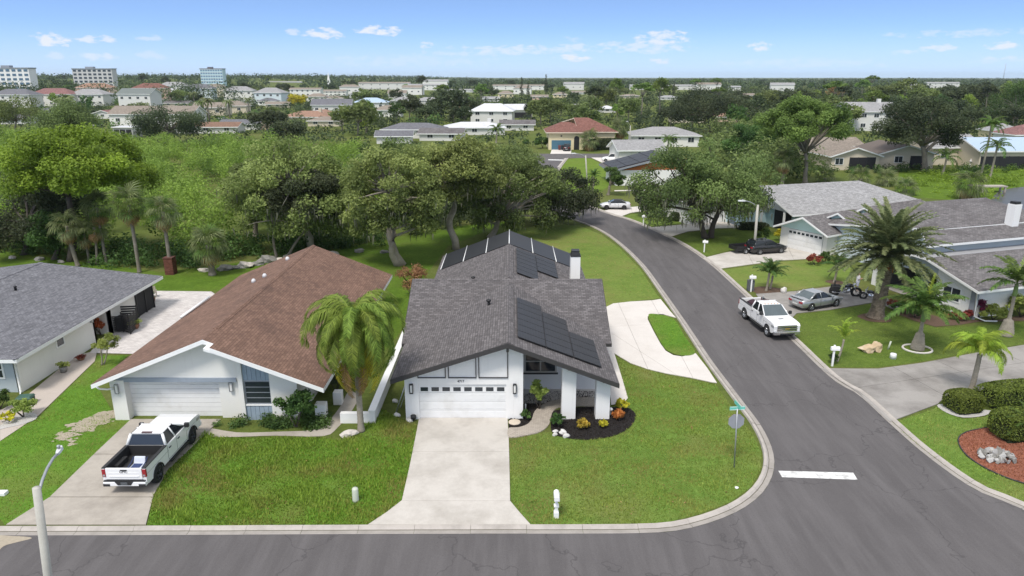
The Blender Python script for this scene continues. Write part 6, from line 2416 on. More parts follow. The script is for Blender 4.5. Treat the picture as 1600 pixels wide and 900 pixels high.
ra_, fa_ = Vector((18.94 + .9, 54.0, 0)), Vector((19.2 + .9, 50.0, 0))
TR = pickup('pickup_truck', 'white pickup with chrome grille parked at the right kerb facing the camera', (19.75, 52.0, .02), math.atan2(-4.1, .45), True, CHROME, False, True)
TR.scale = (1.06, 1.0, 1.03)
m = MB()
m.blob((0, 0, .30), (.55, .45, .38), 3, .3)
m.blob((.5, .3, .25), (.4, .35, .30), 4, .3)
m.blob((-.6, -.3, .22), (.5, .4, .28), 5, .3)
lt = thing('cargo_pile', 'dark bundled cargo heaped in the bed of the right white pickup', 'cargo', local(TR, -1.8, .1, .95), TR.rotation_euler.z)
m.build('bundle', plain('dark_purple_cloth', (.05, .025, .035), .9, .5, 5), lt)
m = MB()
m.tube([(-.9, .5, 0), (-.5, .55, .9)], .03, 6)
m.tube([(-.9, -.2, .1), (.8, -.5, .6)], .04, 6)
m.build('handle', METAL, lt)


def car(name, label, loc, rz, paint, cat='car', L=4.6, W=.92, H=1.38, deck=.95, hood=.90, gh=(-1.55, 1.0, -.80, .15), suv=False, rim=METAL, top=None, detail=True, group=None):
    T = thing(name, label, cat, loc, rz, group)
    h = L / 2
    st = [(-h, .72, .40, deck * .82), (-h + .12, .88, .28, deck * .98), (-h + .6, .97, .24, deck), (-h + 1.3, 1.0, .22, deck + .0), (0, 1.0, .21, deck - .03), (h - 1.35, 1.0, .22, hood + .0), (h - .8, .98, .22, hood - .06), (h - .25, .90, .26, hood - .2), (h - .05, .78, .32, hood - .32), (h, .66, .38, hood - .38)]
    vs, fs = [], []
    for x, wf, zb, zd in st:
        w = W * wf
        for (y, z) in [(0, zb), (.86 * w, zb), (.985 * w, zb + .14), (w, zb + (zd - zb) * .55), (.965 * w, zd - .07), (.85 * w, zd), (0, zd + .035), (-.85 * w, zd), (-.965 * w, zd - .07), (-w, zb + (zd - zb) * .55), (-.985 * w, zb + .14), (-.86 * w, zb)]:
            vs.append((x, y, z))
    n = 12
    for i in range(len(st) - 1):
        for k in range(n):
            k2 = (k + 1) % n
            fs.append([i * n + k, (i + 1) * n + k, (i + 1) * n + k2, i * n + k2])
    fs.append(list(range(n)))
    fs.append([(len(st) - 1) * n + k for k in range(n)][::-1])
    m = MB()
    m.smooth = True
    m.add(vs, fs)
    bo = m.build('body', paint, T)
    b0, b1, t0, t1 = gh
    zb, zt = deck - .0, H
    wb, wt = W * .86, W * .68
    def quad(nm, pts, mat_):
        q = MB()
        q.add([Vector(p) for p in pts], [[0, 1, 2, 3]])
        return q.build(nm, mat_, T)
    g_ = CAR_GLASS
    quad('windscreen', [(b1, -wb, zb - .04), (b1, wb, zb - .04), (t1, wt, zt), (t1, -wt, zt)], WIND_GLASS if detail else g_)
    quad('rear_window', [(b0, wb, zb), (b0, -wb, zb), (t0, -wt, zt), (t0, wt, zt)], WIND_GLASS if not suv else g_)
    for s in (-1, 1):
        p = [(b0, s * wb, zb), (b1, s * wb, zb - .04), (t1, s * wt, zt), (t0, s * wt, zt)]
        quad('side_window', p if s < 0 else p[::-1], g_)
    m = MB()
    m.frus((t0 - .06, t1 + .05, -wt - .015, wt + .015), zt - .02, (t0 + .08, t1 - .08, -wt + .1, wt - .1), zt + .035)
    m.build('roof', top or paint, T, bevel=.03)
    m = MB()
    for s in (-1, 1):
        m.tube([(b0, s * wb, zb - .02), (t0, s * wt, zt - .01)], .07 if not suv else .06, 6)
        m.tube([(b1, s * wb, zb - .06), (t1, s * wt, zt - .01)], .04, 6)
        xm = (b0 + b1) / 2 + .05
        m.tube([(xm, s * wb, zb - .02), ((t0 + t1) / 2, s * wt, zt - .01)], .035, 6)
    m.build('pillar', top or paint, T)
    wx = (h - .92, -h + .95)
    for x in wx:
        for s in (-1, 1):
            q = MB()
            r_ = .37
            q.prism([(x + r_ * math.cos(a), .33 + r_ * math.sin(a)) for a in [2 * PI * k / 16 for k in range(16)]], 'y', s * (W * .8), s * (W * .99 + .008))
            q.build('wheel_well', METAL_DARK, T)
            wheel(T, x, s * (W - .085), .33, .21, rim, 5)
    for s in (-1, 1):
        q = MB()
        q.box(-h - .015, -h + .16, s * W * .42, s * W * .80, deck - .30, deck - .14)
        q.build('tail_light', RED_LENS, T, bevel=.02)
        q = MB()
        q.box(h - .3, h + .0, s * W * .45, s * W * .80, hood - .36, hood - .25)
        q.build('headlight', CLEAR_LENS, T, bevel=.02)
        q = MB()
        q.box(b1 - .25, b1 - .1, s * (W * .95), s * (W + .14), deck - .0, deck + .13)
        q.build('mirror', paint, T, bevel=.02)
        if detail:
            q = MB()
            q.box(-.05, .13, s * (W * .985), s * (W + .02), deck - .19, deck - .15)
            q.build('handle', paint, T)
            q = MB()
            for xx in (-.42, .86):
                q.box(xx - .008, xx + .008, s * (W * .96), s * (W * 1.003), .34, deck - .09)
            q.box(-.9, .9, s * (W * .96), s * (W * 1.0), .24, .30)
            q.build('door_gap', PLASTIC, T)
    q = MB()
    q.box(-h - .02, -h + .1, -.26, .26, .50, .62)
    q.build('licence_plate', plain('plate_white', (.6, .6, .58), .5, .1), T)
    q = MB()
    q.box(h - .10, h + .02, -W * .5, W * .5, .34, .44)
    q.build('grille', PLASTIC, T)
    return T


a, b = G(1252, 488), G(1298, 480)
d_ = (b - a)
MU = car('silver_car', 'silver two door coupe on the grey driveway behind the right white pickup', (26.0 - .4, 57.15, .055), math.atan2(d_.y, d_.x), PAINT_S, L=4.65, rim=CHROME)
m = MB()
m.box(-2.3, -2.08, -.68, .68, 1.04, 1.075)
m.box(-2.2, -2.12, -.6, -.5, .93, 1.05)
m.box(-2.2, -2.12, .5, .6, .93, 1.05)
m.build('spoiler', PAINT_S, MU, bevel=.01)
a = G(1196, 398)
car('black_car', 'black hatchback parked on the driveway in front of the mint garage', (a.x + .3, a.y + .9, .055), R(16), PAINT_B, L=4.5, W=.9, H=1.5, deck=1.0, hood=.98, gh=(-2.05, 1.05, -1.7, .15), suv=True, rim=METAL)
a = G(1156, 397)
tr_ = thing('utility_trailer', 'low black utility trailer standing behind the black hatchback', 'trailer', (a.x + .4, a.y + .7, .05), R(16))
m = MB()
m.box(-1.2, 1.0, -.75, .75, .42, .50)
for s_ in (-1, 1):
    m.box(-1.2, 1.0, s_ * .72, s_ * .76, .5, .85)
m.box(-1.2, -1.16, -.72, .72, .5, .85)
m.box(1.0, 1.8, -.05, .05, .42, .48)
m.build('bed', METAL_DARK, tr_)
for s_ in (-1, 1):
    wheel(tr_, -.1, s_ * .86, .28, .16, METAL, 5)
a = G(962, 328)
car('convertible_car', 'pale silver convertible with black soft top in the drive past the oak bend', (a.x, a.y + .8, .05), R(176), plain('pale_silver_paint', (.62, .62, .64), .3, .03, 2, coat=.5), L=4.4, H=1.32, top=PLASTIC, rim=RIM_D)
a = G(957, 253)
car('white_suv', 'white estate car on the drive beside the grey roofed house beyond the grass triangle', (a.x, a.y + 1, .05), R(172), PAINT_W, L=4.7, H=1.72, deck=1.08, hood=1.05, gh=(-2.15, 1.0, -1.9, .3), suv=True, detail=False)
a = G(886, 236)
car('dark_suv', 'dark off road car on the drive of the beige tile roofed house', (a.x, a.y + 1, .05), R(84), PAINT_B, L=4.5, H=1.8, deck=1.1, hood=1.08, gh=(-2.1, .9, -1.95, .5), suv=True, detail=False)
for i, (px, py, pa, rz_, lb) in enumerate([(377, 194, PAINT_W, 10, 'white car on the far left street beside the orange garden hut'), (396, 196, PAINT_B, 5, 'black car on the far left street right of the white car'),
                                           (152, 198, PAINT_W, 70, 'white car between the mossy oak and the gabled porch at the left'), (348, 188, PAINT_B, 8, 'dark car parked below the brown roof near the far left street')]):
    a = G(px, py)
    car('parked_car', lb, (a.x, a.y, .02), R(rz_), pa, L=4.5, H=1.5, deck=1.0, hood=.98, gh=(-2.0, 1.0, -1.6, .2), suv=True, detail=False, group='cars parked in the far left street')


# ------------------------------------------------------------------ motorcycles
def motorbike(name, label, loc, rz, s=1.0):
    T = thing(name, label, 'motorcycle', loc, rz)
    T.scale = (s, s, s)
    for x in (-.78, .80):
        m = MB()
        pts = [(x + .32 * math.cos(a), 0, .33 + .32 * math.sin(a)) for a in [2 * PI * k / 20 for k in range(21)]]
        m.tube(pts, .10, 8, cap=False)
        w = m.build('wheel', TYRE, T)
        m = MB()
        m.tube([(x + .25 * math.cos(a), 0, .33 + .25 * math.sin(a)) for a in [2 * PI * k / 16 for k in range(17)]], .02, 5, cap=False)
        for k in range(8):
            a = 2 * PI * k / 8
            m.tube([(x, 0, .33), (x + .25 * math.cos(a), 0, .33 + .25 * math.sin(a))], .012, 4)
        m.build('rim', CHROME, w)
        m = MB()
        vs, fs = [], []
        for k in range(9):
            a = R(10 + 150 * k / 8) if x > 0 else R(20 + 160 * k / 8)
            for y in (-.09, .09):
                vs.append((x + .41 * math.cos(a), y, .33 + .41 * math.sin(a)))
        for k in range(8):
            fs.append([k * 2, k * 2 + 1, k * 2 + 3, k * 2 + 2])
        m.add(vs, fs)
        m.build('mudguard', PAINT_B, T)
    m = MB()
    m.blob((.2, 0, .82), (.40, .19, .19), 1, .05)
    m.build('fuel_tank', PAINT_B, T)
    m = MB()
    m.blob((-.25, 0, .72), (.33, .17, .08), 2, .05)
    m.blob((-.62, 0, .80), (.22, .14, .08), 3, .05)
    m.box(-.86, -.80, -.12, .12, .8, 1.15)
    m.build('seat', PLASTIC, T)
    m = MB()
    m.blob((.05, 0, .44), (.40, .22, .27), 4, .15)
    m.tube([(.0, 0, .45), (.16, 0, .72)], .09, 8)
    m.tube([(.0, 0, .45), (-.12, 0, .70)], .09, 8)
    m.build('engine', CHROME, T)
    m = MB()
    for y in (-.16, .16):
        m.tube([(.1, y, .35), (-.4, y, .25), (-1.0, y, .27)], .045, 7)
        m.tube([(.80, y * .6, .33), (.52, y * .6, .95)], .028, 6)
    m.tube([(.52, -.35, 1.08), (.5, -.15, 1.06), (.5, .15, 1.06), (.52, .35, 1.08)], .016, 5)
    m.build('exhaust_and_fork', CHROME, T) if False else m.build('fork', CHROME, T)
    for y in (-1, 1):
        m = MB()
        m.box(-1.05, -.42, y * .12, y * .36, .38, .78)
        m.build('saddlebag', PLASTIC, T, bevel=.05)
    m = MB()
    m.lathe([(.02, 0), (.09, .02), (.1, .1), (.04, .16)], (.62, 0, .88), 10)
    m.build('headlight', CHROME, T)
    m = MB()
    m.add([(.55, -.22, 1.02), (.55, .22, 1.02), (.42, .18, 1.38), (.42, -.18, 1.38)], [[0, 1, 2, 3]])
    m.build('windshield', WIND_GLASS, T)
    m = MB()
    m.tube([(-.05, .2, .3), (-.1, .32, .02)], .015, 5)
    m.build('kickstand', METAL, T)
    m = MB()
    m.tube([(-.7, 0, .45), (-.1, 0, .35), (.45, 0, .4), (.52, 0, .9), (.1, 0, .72), (-.7, 0, .55)], .03, 6)
    m.build('frame', METAL_DARK, T)
    return T


a = G(1322, 464)
motorbike('motorcycle', 'black and chrome touring motorcycle beside the standing man on the grey driveway', (a.x, a.y + .3, .055), R(-14), 1.12)
a = G(1358, 470)
motorbike('motorcycle', 'smaller dark motorcycle half hidden behind the date palm trunk', (a.x + .3, a.y + .3, .055), R(160), .8)


# ------------------------------------------------------------------ the man at the garage
def person(name, label, loc, rz):
    T = thing(name, label, 'person', loc, rz)
    SKIN = plain('skin', (.50, .30, .21), .6, .08, 6)
    J = {'pel': ((0, 0, .95), .13), 'bel': ((.02, 0, 1.10), .135), 'che': ((0, 0, 1.32), .15), 'nk': ((.01, 0, 1.50), .055), 'nk2': ((.02, 0, 1.56), .055), 'hd': ((.03, 0, 1.66), .095), 'hd2': ((.02, 0, 1.74), .07)}
    E = [('pel', 'bel'), ('bel', 'che'), ('che', 'nk'), ('nk', 'nk2'), ('nk2', 'hd'), ('hd', 'hd2')]
    for s, n in ((1, 'l'), (-1, 'r')):
        J['hip' + n] = ((0, s * .10, .90), .095)
        J['kn' + n] = ((.02, s * .12, .50), .058)
        J['cf' + n] = ((-.01, s * .12, .36), .056)
        J['an' + n] = ((-.02, s * .13, .09), .036)
        J['to' + n] = ((.16, s * .15, .03), .034)
        J['sh' + n] = ((0, s * .19, 1.43), .07)
        J['el' + n] = ((.03, s * .25, 1.16), .045)
        J['wr' + n] = ((.25, s * .10, 1.20), .03)
        J['pm' + n] = ((.31, s * .05, 1.22), .03)
        E += [('pel', 'hip' + n), ('hip' + n, 'kn' + n), ('kn' + n, 'cf' + n), ('cf' + n, 'an' + n), ('an' + n, 'to' + n), ('che', 'sh' + n), ('sh' + n, 'el' + n), ('el' + n, 'wr' + n), ('wr' + n, 'pm' + n)]
        for f in range(4):
            J['f%d%s' % (f, n)] = ((.36 + .012 * (1 - abs(f - 1.3)), s * (.02 + .0), 1.25 - .022 * f), .0095)
            J['g%d%s' % (f, n)] = ((.36, s * (-.015), 1.245 - .022 * f), .0085)
            E += [('pm' + n, 'f%d%s' % (f, n)), ('f%d%s' % (f, n), 'g%d%s' % (f, n))]
        J['th' + n] = ((.32, s * .02, 1.27), .011)
        E.append(('wr' + n, 'th' + n))
    keys = list(J)
    me = bpy.data.meshes.new('body')
    me.from_pydata([J[k][0] for k in keys], [(keys.index(a), keys.index(b)) for a, b in E], [])
    me.materials.append(SKIN)
    o = link('body', me, T)
    sk = o.modifiers.new('skin', 'SKIN')
    for i, k in enumerate(keys):
        me.skin_vertices[0].data[i].radius = (J[k][1], J[k][1])
        me.skin_vertices[0].data[i].use_root = (k == 'pel')
    sub = o.modifiers.new('sub', 'SUBSURF')
    sub.levels = sub.render_levels = 1
    m = MB()
    m.smooth = True
    def loft(rings):
        n = 12
        vs, fs = [], []
        for (x, z, rx, ry) in rings:
            for k in range(n):
                a = 2 * PI * k / n
                vs.append((x + rx * math.cos(a), ry * math.sin(a), z))
        for i in range(len(rings) - 1):
            for k in range(n):
                k2 = (k + 1) % n
                fs.append([i * n + k, i * n + k2, (i + 1) * n + k2, (i + 1) * n + k])
        m.add(vs, fs)
    loft([(.01, .86, .16, .20), (.02, 1.0, .165, .19), (.02, 1.15, .16, .19), (.01, 1.35, .165, .215), (0, 1.46, .12, .20), (.01, 1.53, .07, .075)])
    for s in (1, -1):
        m.tube([(0, s * .17, 1.44), (.01, s * .215, 1.33), (.03, s * .25, 1.2)], [.085, .08, .075], 9, cap=False)
    m.build('shirt', plain('white_shirt', (.72, .70, .70), .8, .06, 5), T)
    m = MB()
    m.smooth = True
    loft([(.01, .98, .155, .185), (.01, .88, .165, .2), (.01, .82, .16, .2)])
    for s in (1, -1):
        m.tube([(0, s * .10, .90), (.01, s * .11, .72), (.02, s * .12, .54)], [.115, .11, .10], 10, cap=False)
    m.build('shorts', plain('pale_blue_shorts', (.50, .52, .60), .8, .08, 5), T)
    m = MB()
    m.blob((.01, 0, 1.72), (.105, .09, .085), 6, .06)
    m.build('hair', plain('grey_hair', (.22, .20, .19), .9, .2, 20), T)
    m = MB()
    m.blob((.125, 0, 1.655), (.022, .016, .022), 7, .05, 1)
    for s in (1, -1):
        m.blob((.03, s * .098, 1.66), (.018, .012, .03), 8, .05, 1)
    m.build('nose_and_ears', SKIN, T) if False else m.build('face', SKIN, T)
    for s in (1, -1):
        m = MB()
        m.blob((.112, s * .035, 1.685), (.01, .014, .008), 9, .05, 1)
        m.build('eye', METAL_DARK, T)
        m = MB()
        m.blob((.06, s * .145, .035), (.14, .05, .04), 10, .05, 2)
        m.build('shoe', plain('pale_shoe', (.4, .36, .33), .8, .1), T)
    return T


a = G(1338, 456)
person('person', 'man in white shirt and pale shorts standing at the open garage, hands before his chest', (a.x, a.y, .055), R(-20))

# ------------------------------------------------------------------ street furniture
def lamp(name, label, base, top, head, r=.13, mat_=POLE, hs=1.0):
    T = thing(name, label, 'street light', base)
    b, t, h = Vector(base), Vector(top), Vector(head)
    m = MB(b)
    m.tube([b, b.lerp(t, .5), t], [r * 1.25, r * 1.1, r], 10)
    m.build('pole', mat_, T)
    m = MB(b)
    s = t + Vector((0, 0, -.25))
    mid = s.lerp(h, .5) + Vector((0, 0, .18))
    m.tube([s, s.lerp(mid, .5) + Vector((0, 0, .05)), mid, mid.lerp(h, .6) + Vector((0, 0, .04)), h], .045, 7)
    m.build('arm', METAL, T)
    d = (h - s)
    d.z = 0
    d.normalize()
    n = Vector((-d.y, d.x, 0))
    m = MB(b)
    q = [(-.1, .07, .0), (.15, .14, .02), (.5, .16, .03), (.72, .08, .03)]
    vs, fs = [], []
    for (l, w, z) in q:
        for (sy, sz) in ((-1, -.05), (1, -.05), (.7, .09), (-.7, .09)):
            vs.append(h + d * (l * hs) + n * (w * sy * hs) + Vector((0, 0, (z + sz) * hs)))
    for i in range(3):
        for k in range(4):
            k2 = (k + 1) % 4
            fs.append([i * 4 + k, i * 4 + k2, (i + 1) * 4 + k2, (i + 1) * 4 + k])
    fs += [[3, 2, 1, 0], [12, 13, 14, 15]]
    m.add(vs, fs)
    hd = m.build('lamp_head', plain('lamp_housing', (.60, .61, .61), .5, .06), T, bevel=.01)
    m = MB(b)
    m.lathe([(.05, 0), (.06, .09), (.03, .11)], h + d * .2 + Vector((0, 0, .1)), 8)
    m.build('photocell', METAL, hd)
    return T


t0_ = D(57, 762, 18.5)
l0 = D(75, 900, 18.5)
dz = (t0_ - l0) / (t0_.z - l0.z)
lamp('street_light', 'concrete street light at the near left corner in front of the driveway', t0_ - dz * t0_.z, t0_, D(90, 709, 20.6), .115, POLE, .62)
b_ = G(1178, 396)
lamp('street_light', 'street light beside the driveway in front of the black hatchback', b_, D(1184, 320, b_.y), D(1163, 314, b_.y - .3), .13)
b_ = G(918, 293)
lamp('street_light', 'thin street light on the grass triangle at the far junction', b_, D(915, 243, b_.y), D(899, 240, b_.y), .11)
b_ = G(984, 233)
lamp('street_light', 'street light right of the dark hedge by the beige house', b_, D(985, 196, b_.y), D(981, 190, b_.y - 1), .12)


def mailbox(name, label, loc, rz, h=1.1, fancy=False, mat_=TRIM_WHITE, box_mat=None, fat=False):
    T = thing(name, label, 'letterbox', loc, rz)
    m = MB()
    if fancy:
        m.box(-.11, .11, -.11, .11, 0, .28)
        m.frus((-.11, .11, -.11, .11), .28, (-.07, .07, -.07, .07), .36)
        m.box(-.07, .07, -.07, .07, .36, .5)
        m.frus((-.07, .07, -.07, .07), .5, (-.11, .11, -.11, .11), .56)
        m.box(-.11, .11, -.11, .11, .56, .62)
        m.box(-.055, .055, -.055, .055, .62, h)
    elif fat:
        m.box(-.2, .2, -.2, .2, 0, h)
    else:
        m.box(-.06, .06, -.06, .06, 0, h + (.35 if not fancy else 0))
    m.build('post', mat_, T, bevel=.008)
    m = MB()
    z = h
    prof = [(-.12, z), (.12, z), (.12, z + .14)] + [(.12 * math.cos(a), z + .14 + .12 * math.sin(a)) for a in [PI * k / 8 for k in range(1, 8)]] + [(-.12, z + .14)]
    m.prism(prof, 'y', -.34, .22)
    bx = m.build('box', box_mat or mat_, T, bevel=.008)
    m = MB()
    m.box(-.09, .09, -.355, -.34, z + .02, z + .2)
    m.build('door', box_mat or mat_, bx)
    m = MB()
    m.box(.12, .13, -.1, -.06, z + .1, z + .28)
    m.build('flag', RED_LENS if not fancy else mat_, bx)
    return T


mailbox('letterbox', 'white moulded letterbox on post at the kerb of the corner lawn', G(869, 808), 0, 1.0, True)
mailbox('letterbox', 'white letterbox with tall post on the grass under the mossy oak', G(1100, 394), R(80), 1.05)
mailbox('letterbox', 'white letterbox on the lawn beyond the mossy oak near the silver convertible', G(1005, 352), R(80), 1.05)
a = G(1173, 456)
mailbox('letterbox', 'white letterbox on a dark stand at the mulch ring by the silver car', a, R(85), 1.25)
m = MB()
m.box(-.28, .28, -.22, .22, 0, 1.0)
tag(m.build('paper_stand', plain('dark_stand', (.10, .11, .12), .6, .1), loc=(a.x + .05, a.y + .32, .03), bevel=.02), 'dark grey stand directly behind the white letterbox by the mulch ring', 'stand')
mailbox('letterbox', 'white letterbox above the small bush island beside the wide grey driveway', G(1300, 572), R(85), 1.15, fat=False)

# stop sign seen from behind with street name blades
b_ = G(1147, 731)
sg_ = thing('stop_sign', 'stop sign seen from its grey back with teal street name blades on the corner lawn', 'street sign', b_)
zt = D(1152, 640, b_.y).z
dx = D(1152, 640, b_.y).x - b_.x
m = MB()
m.tube([(0, 0, 0), (dx, 0, zt + .05)], .035, 8)
m.build('post', METAL, sg_)
zc_ = D(1151, 659, b_.y).z
xx = dx * zc_ / zt
m = MB()
oc = [(xx + .41 * math.cos(PI / 8 + k * PI / 4), zc_ + .41 * math.sin(PI / 8 + k * PI / 4)) for k in range(8)]
m.prism(oc, 'y', .045, .055)
pl = m.build('sign_plate', plain('sign_back', (.36, .37, .40), .5, .06, 3, metal=.3), sg_)
m = MB()
m.prism(oc, 'y', .056, .060)
m.build('sign_face', plain('sign_red', (.45, .02, .02), .5, .05), pl)
for rz_, z_ in ((R(5), zt - .02), (R(95), zt + .17)):
    m = MB()
    m.box(-.38, .38, -.008, .008, 0, .19)
    nb = m.build('name_blade', plain('teal_sign', (.16, .56, .46), .45, .12, 6), sg_, loc=(dx * z_ / zt, 0, z_))
    nb.rotation_euler = (0, 0, rz_)
    m = MB()
    m.box(-.36, .36, -.010, -.008, .01, .035)
    m.box(-.36, .36, -.010, -.008, .155, .18)
    m.build('border', plain('sign_white', (.75, .8, .78), .5, .05), nb)

a = G(556, 783)
m = MB()
m.lathe([(.16, 0), (.15, .1), (.145, .62), (.12, .68), (.02, .70)], (a.x, a.y, 0), 12)
tag(m.build('utility_pedestal', plain('pale_green_plastic', (.50, .53, .44), .6, .08)), 'pale green utility pedestal in the tall grass by the driveway flare', 'utility post')
a = G(1388, 546)
m = MB()
m.tube([(a.x - .03, a.y, 0), (a.x + .1, a.y, .62)], .06, 7)
tag(m.build('marker_post', plain('pale_green_plastic', (.50, .53, .44), .6, .08)), 'leaning pale marker post on the right lawn beside the boulder', 'post')
a = G(1395, 560)
m = MB()
m.lathe([(.22, 0), (.21, .3), (.19, .36), (.02, .37)], (a.x, a.y, 0), 10)
tag(m.build('utility_pedestal', TRIM_WHITE), 'short white round utility lid on the right lawn below the marker post', 'utility post')
a = G(1362, 549)
m = MB()
m.blob((a.x - .28, a.y, .22), (.5, .35, .30), 13, .35)
m.blob((a.x + .32, a.y + .05, .3), (.35, .3, .40), 14, .35)
tag(m.build('boulder', STONE_TAN), 'tan and white split boulder lying on the right lawn', 'boulder')
a = G(545, 681)
m = MB()
m.blob((a.x, a.y, .12), (.42, .28, .22), 15, .3)
tag(m.build('boulder', plain('pale_rock', (.55, .50, .45), .9, .2, 5)), 'pale flat rock at the foot of the tall queen palm', 'rock')
a = G(1224, 458)
m = MB()
m.blob((a.x, a.y, .25), (.3, .28, .32), 16, .15)
tag(m.build('boulder', STONE_WHITE), 'round white rock on the dry lawn between letterbox and open garage', 'rock')
for i, (px, py, s_) in enumerate([(880, 678, .2), (868, 676, .14), (884, 683, .19), (867, 681, .13)]):
    a = G(px, py)
    m = MB()
    m.blob((a.x, a.y, .08), (s_, s_ * .8, s_ * .8), 20 + i, .25)
    tag(m.build('white_rock', STONE_WHITE), ['largest white rock in the front edge of the black mulch', 'small white rock nearest the round green bush', 'white rock right at the mulch edge beside the largest one', 'small low white rock at the left mulch edge'][i], 'rock', 'white rocks in the black mulch bed')
a = G(804, 661)
m = MB()
m.lathe([(.34, 0), (.34, .05), (.31, .06)], (a.x, a.y, .03), 18)
tag(m.build('stepping_stone', plain('tan_concrete', (.58, .50, .40), .9, .1, 6)), 'round tan stepping stone in the black mulch by the garage', 'paving stone')
a = G(954, 650)
pl_ = thing('path_light', 'small white path light in the mulch right of the right pillar', 'garden light', (a.x, a.y, .03))
m = MB()
m.tube([(0, 0, 0), (0, 0, .4)], .025, 6)
m.lathe([(.13, .36), (.12, .42), (.03, .5)], (0, 0, 0), 10)
m.build('stem', TRIM_WHITE, pl_)
a = G(821, 641)
m = MB()
m.lathe([(.04, 0), (.05, .35), (.01, .4)], (a.x, a.y, .03), 8)
tag(m.build('path_light', TRIM_WHITE), 'tiny white spotlight in the mulch along the garage side wall', 'garden light')
a = G(802, 653)
ss = thing('yard_sign', 'red and white security sign on a stake before the garage wall', 'sign', (a.x, a.y - .05, .03))
m = MB()
m.box(-.015, .015, -.01, .01, 0, .5)
m.build('stake', METAL, ss)
m = MB()
m.prism([(.22 * math.cos(PI / 8 + k * PI / 4), .62 + .2 * math.sin(PI / 8 + k * PI / 4)) for k in range(8)], 'y', -.02, -.005)
m.build('sign_plate', plain('sign_pale', (.72, .62, .62), .5, .05), ss)
m = MB()
m.prism([(-.15, .62), (.15, .62), (.08, .76), (-.08, .76)], 'y', -.026, -.02)
m.build('red_print', plain('sign_print', (.5, .05, .07), .5, .05), ss)
# ladder leaning at the side of the white house
ld = thing('ladder', 'grey ladder and boards leaning on the left side wall of the white house', 'ladder', (-6.15, 37.6, 0))
for y in (-.2, .2):
    m = MB()
    m.tube([(-.55, y, 0), (.12, y, 1.95)], .035, 6)
    m.build('rail', METAL, ld)
for k in range(6):
    m = MB()
    t_ = .12 + k * .15
    m.tube([(-.55 + .67 * t_, -.2, 1.95 * t_), (-.55 + .67 * t_, .2, 1.95 * t_)], .02, 5)
    m.build('rung', METAL, ld)
m = MB()
m.frus((-.42, -.38, .35, .6), 0, (.1, .14, .35, .6), 1.5)
m.build('board', plain('grey_board', (.3, .3, .31), .8, .1), ld)
for i, (px, py) in enumerate([(620, 650), (618, 628), (640, 658)]):
    a = G(px, py)
    m = MB()
    m.blob((a.x, a.y, .06), (.2, .18, .12), 40 + i, .25)
    tag(m.build('pale_stone', STONE_WHITE), ['pale stone at the foot of the ladder', 'pale stone on the grass behind the ladder foot', 'flat pale stone at the garage corner beside the driveway'][i], 'rock')
a = G(1151, 763)
m = MB()
m.lathe([(.1, 0), (.09, .04), (.01, .05)], (a.x, a.y, .02), 10)
tag(m.build('sprinkler', TRIM_WHITE), 'small white sprinkler lid in the grass near the stop sign', 'sprinkler')
a = G(6, 773)
m = MB()
m.box(a.x - .25, a.x + .15, a.y - .15, a.y + .15, 0, .18)
tag(m.build('marker_block', TRIM_WHITE, bevel=.03), 'small white block in the grass at the left edge', 'block')

# rock pile on the red mulch: each rock its own part
a = G(1558, 716)
rp = thing('rock_pile', 'heap of grey and white rocks on the red mulch bed', 'rock pile', (a.x, a.y, .03))
rk = [MB().blob((0, 0, 0), (.15, .12, .11), 50 + i, .35, 1).mesh('rock', [plain('light_grey_stone', (.42, .41, .39), .9, .3, 4, bmp=.03), plain('pale_grey_stone', (.30, .29, .28), .9, .3, 4, bmp=.03)][i % 2] if i < 3 else STONE_GREY) for i in range(5)]
rr = random.Random(5)
for i in range(62):
    r_, w_ = .85 * math.sqrt(rr.random()), rr.uniform(0, 6.28)
    z_ = .08 + max(0, .42 - r_ * .48) * rr.uniform(.3, 1)
    k_ = rr.uniform(.75, 1.3)
    link('rock', rr.choice(rk), rp, (r_ * math.cos(w_) * 1.0, r_ * math.sin(w_) * .75, z_), (rr.uniform(0, 6), rr.uniform(0, 6), rr.uniform(0, 6)), (k_, k_, k_))
ORD_ = 'first second third fourth fifth sixth seventh eighth ninth tenth eleventh twelfth thirteenth'.split()
# stones along the foot of the mangroves
for i, (px, py, s_) in enumerate([(318, 424, .5), (352, 422, .7), (366, 420, .45), (385, 418, .75), (402, 414, .6), (420, 410, .9), (436, 408, .5), (452, 404, .55), (500, 402, .5), (522, 398, .6), (560, 394, .5), (600, 395, .45), (20, 404, .4), (62, 407, .5), (96, 411, .4)]):
    a = G(px, py)
    m = MB()
    m.blob((a.x, a.y, s_ * .3), (s_, s_ * .7, s_ * .5), 60 + i, .3)
    tag(m.build('edge_rock', STONE_GREY if i % 3 else plain('pale_rock', (.55, .50, .45), .9, .2, 5)), '%s from the left of the weathered rocks along the thicket foot' % (ORD_ + ['fourteenth', 'fifteenth'])[(i + 3) % 15], 'rock', 'rocks along the foot of the thicket')

# brick planter box under one sabal palm
a = G(268, 428)
bp_ = thing('brick_planter', 'square red brown brick planter round a sabal palm trunk', 'planter', (a.x, a.y, 0))
m = MB()
m.box(-.42, .42, -.42, .42, 0, 1.65)
m.build('wall', shingle('planter_bricks', (.12, .045, .03), (.18, .07, .05), (.07, .035, .03), .25, .1), bp_)
m = MB()
m.box(-.46, .46, -.46, .46, 1.65, 1.73)
m.build('rim', plain('planter_rim', (.12, .05, .04), .9, .2), bp_)

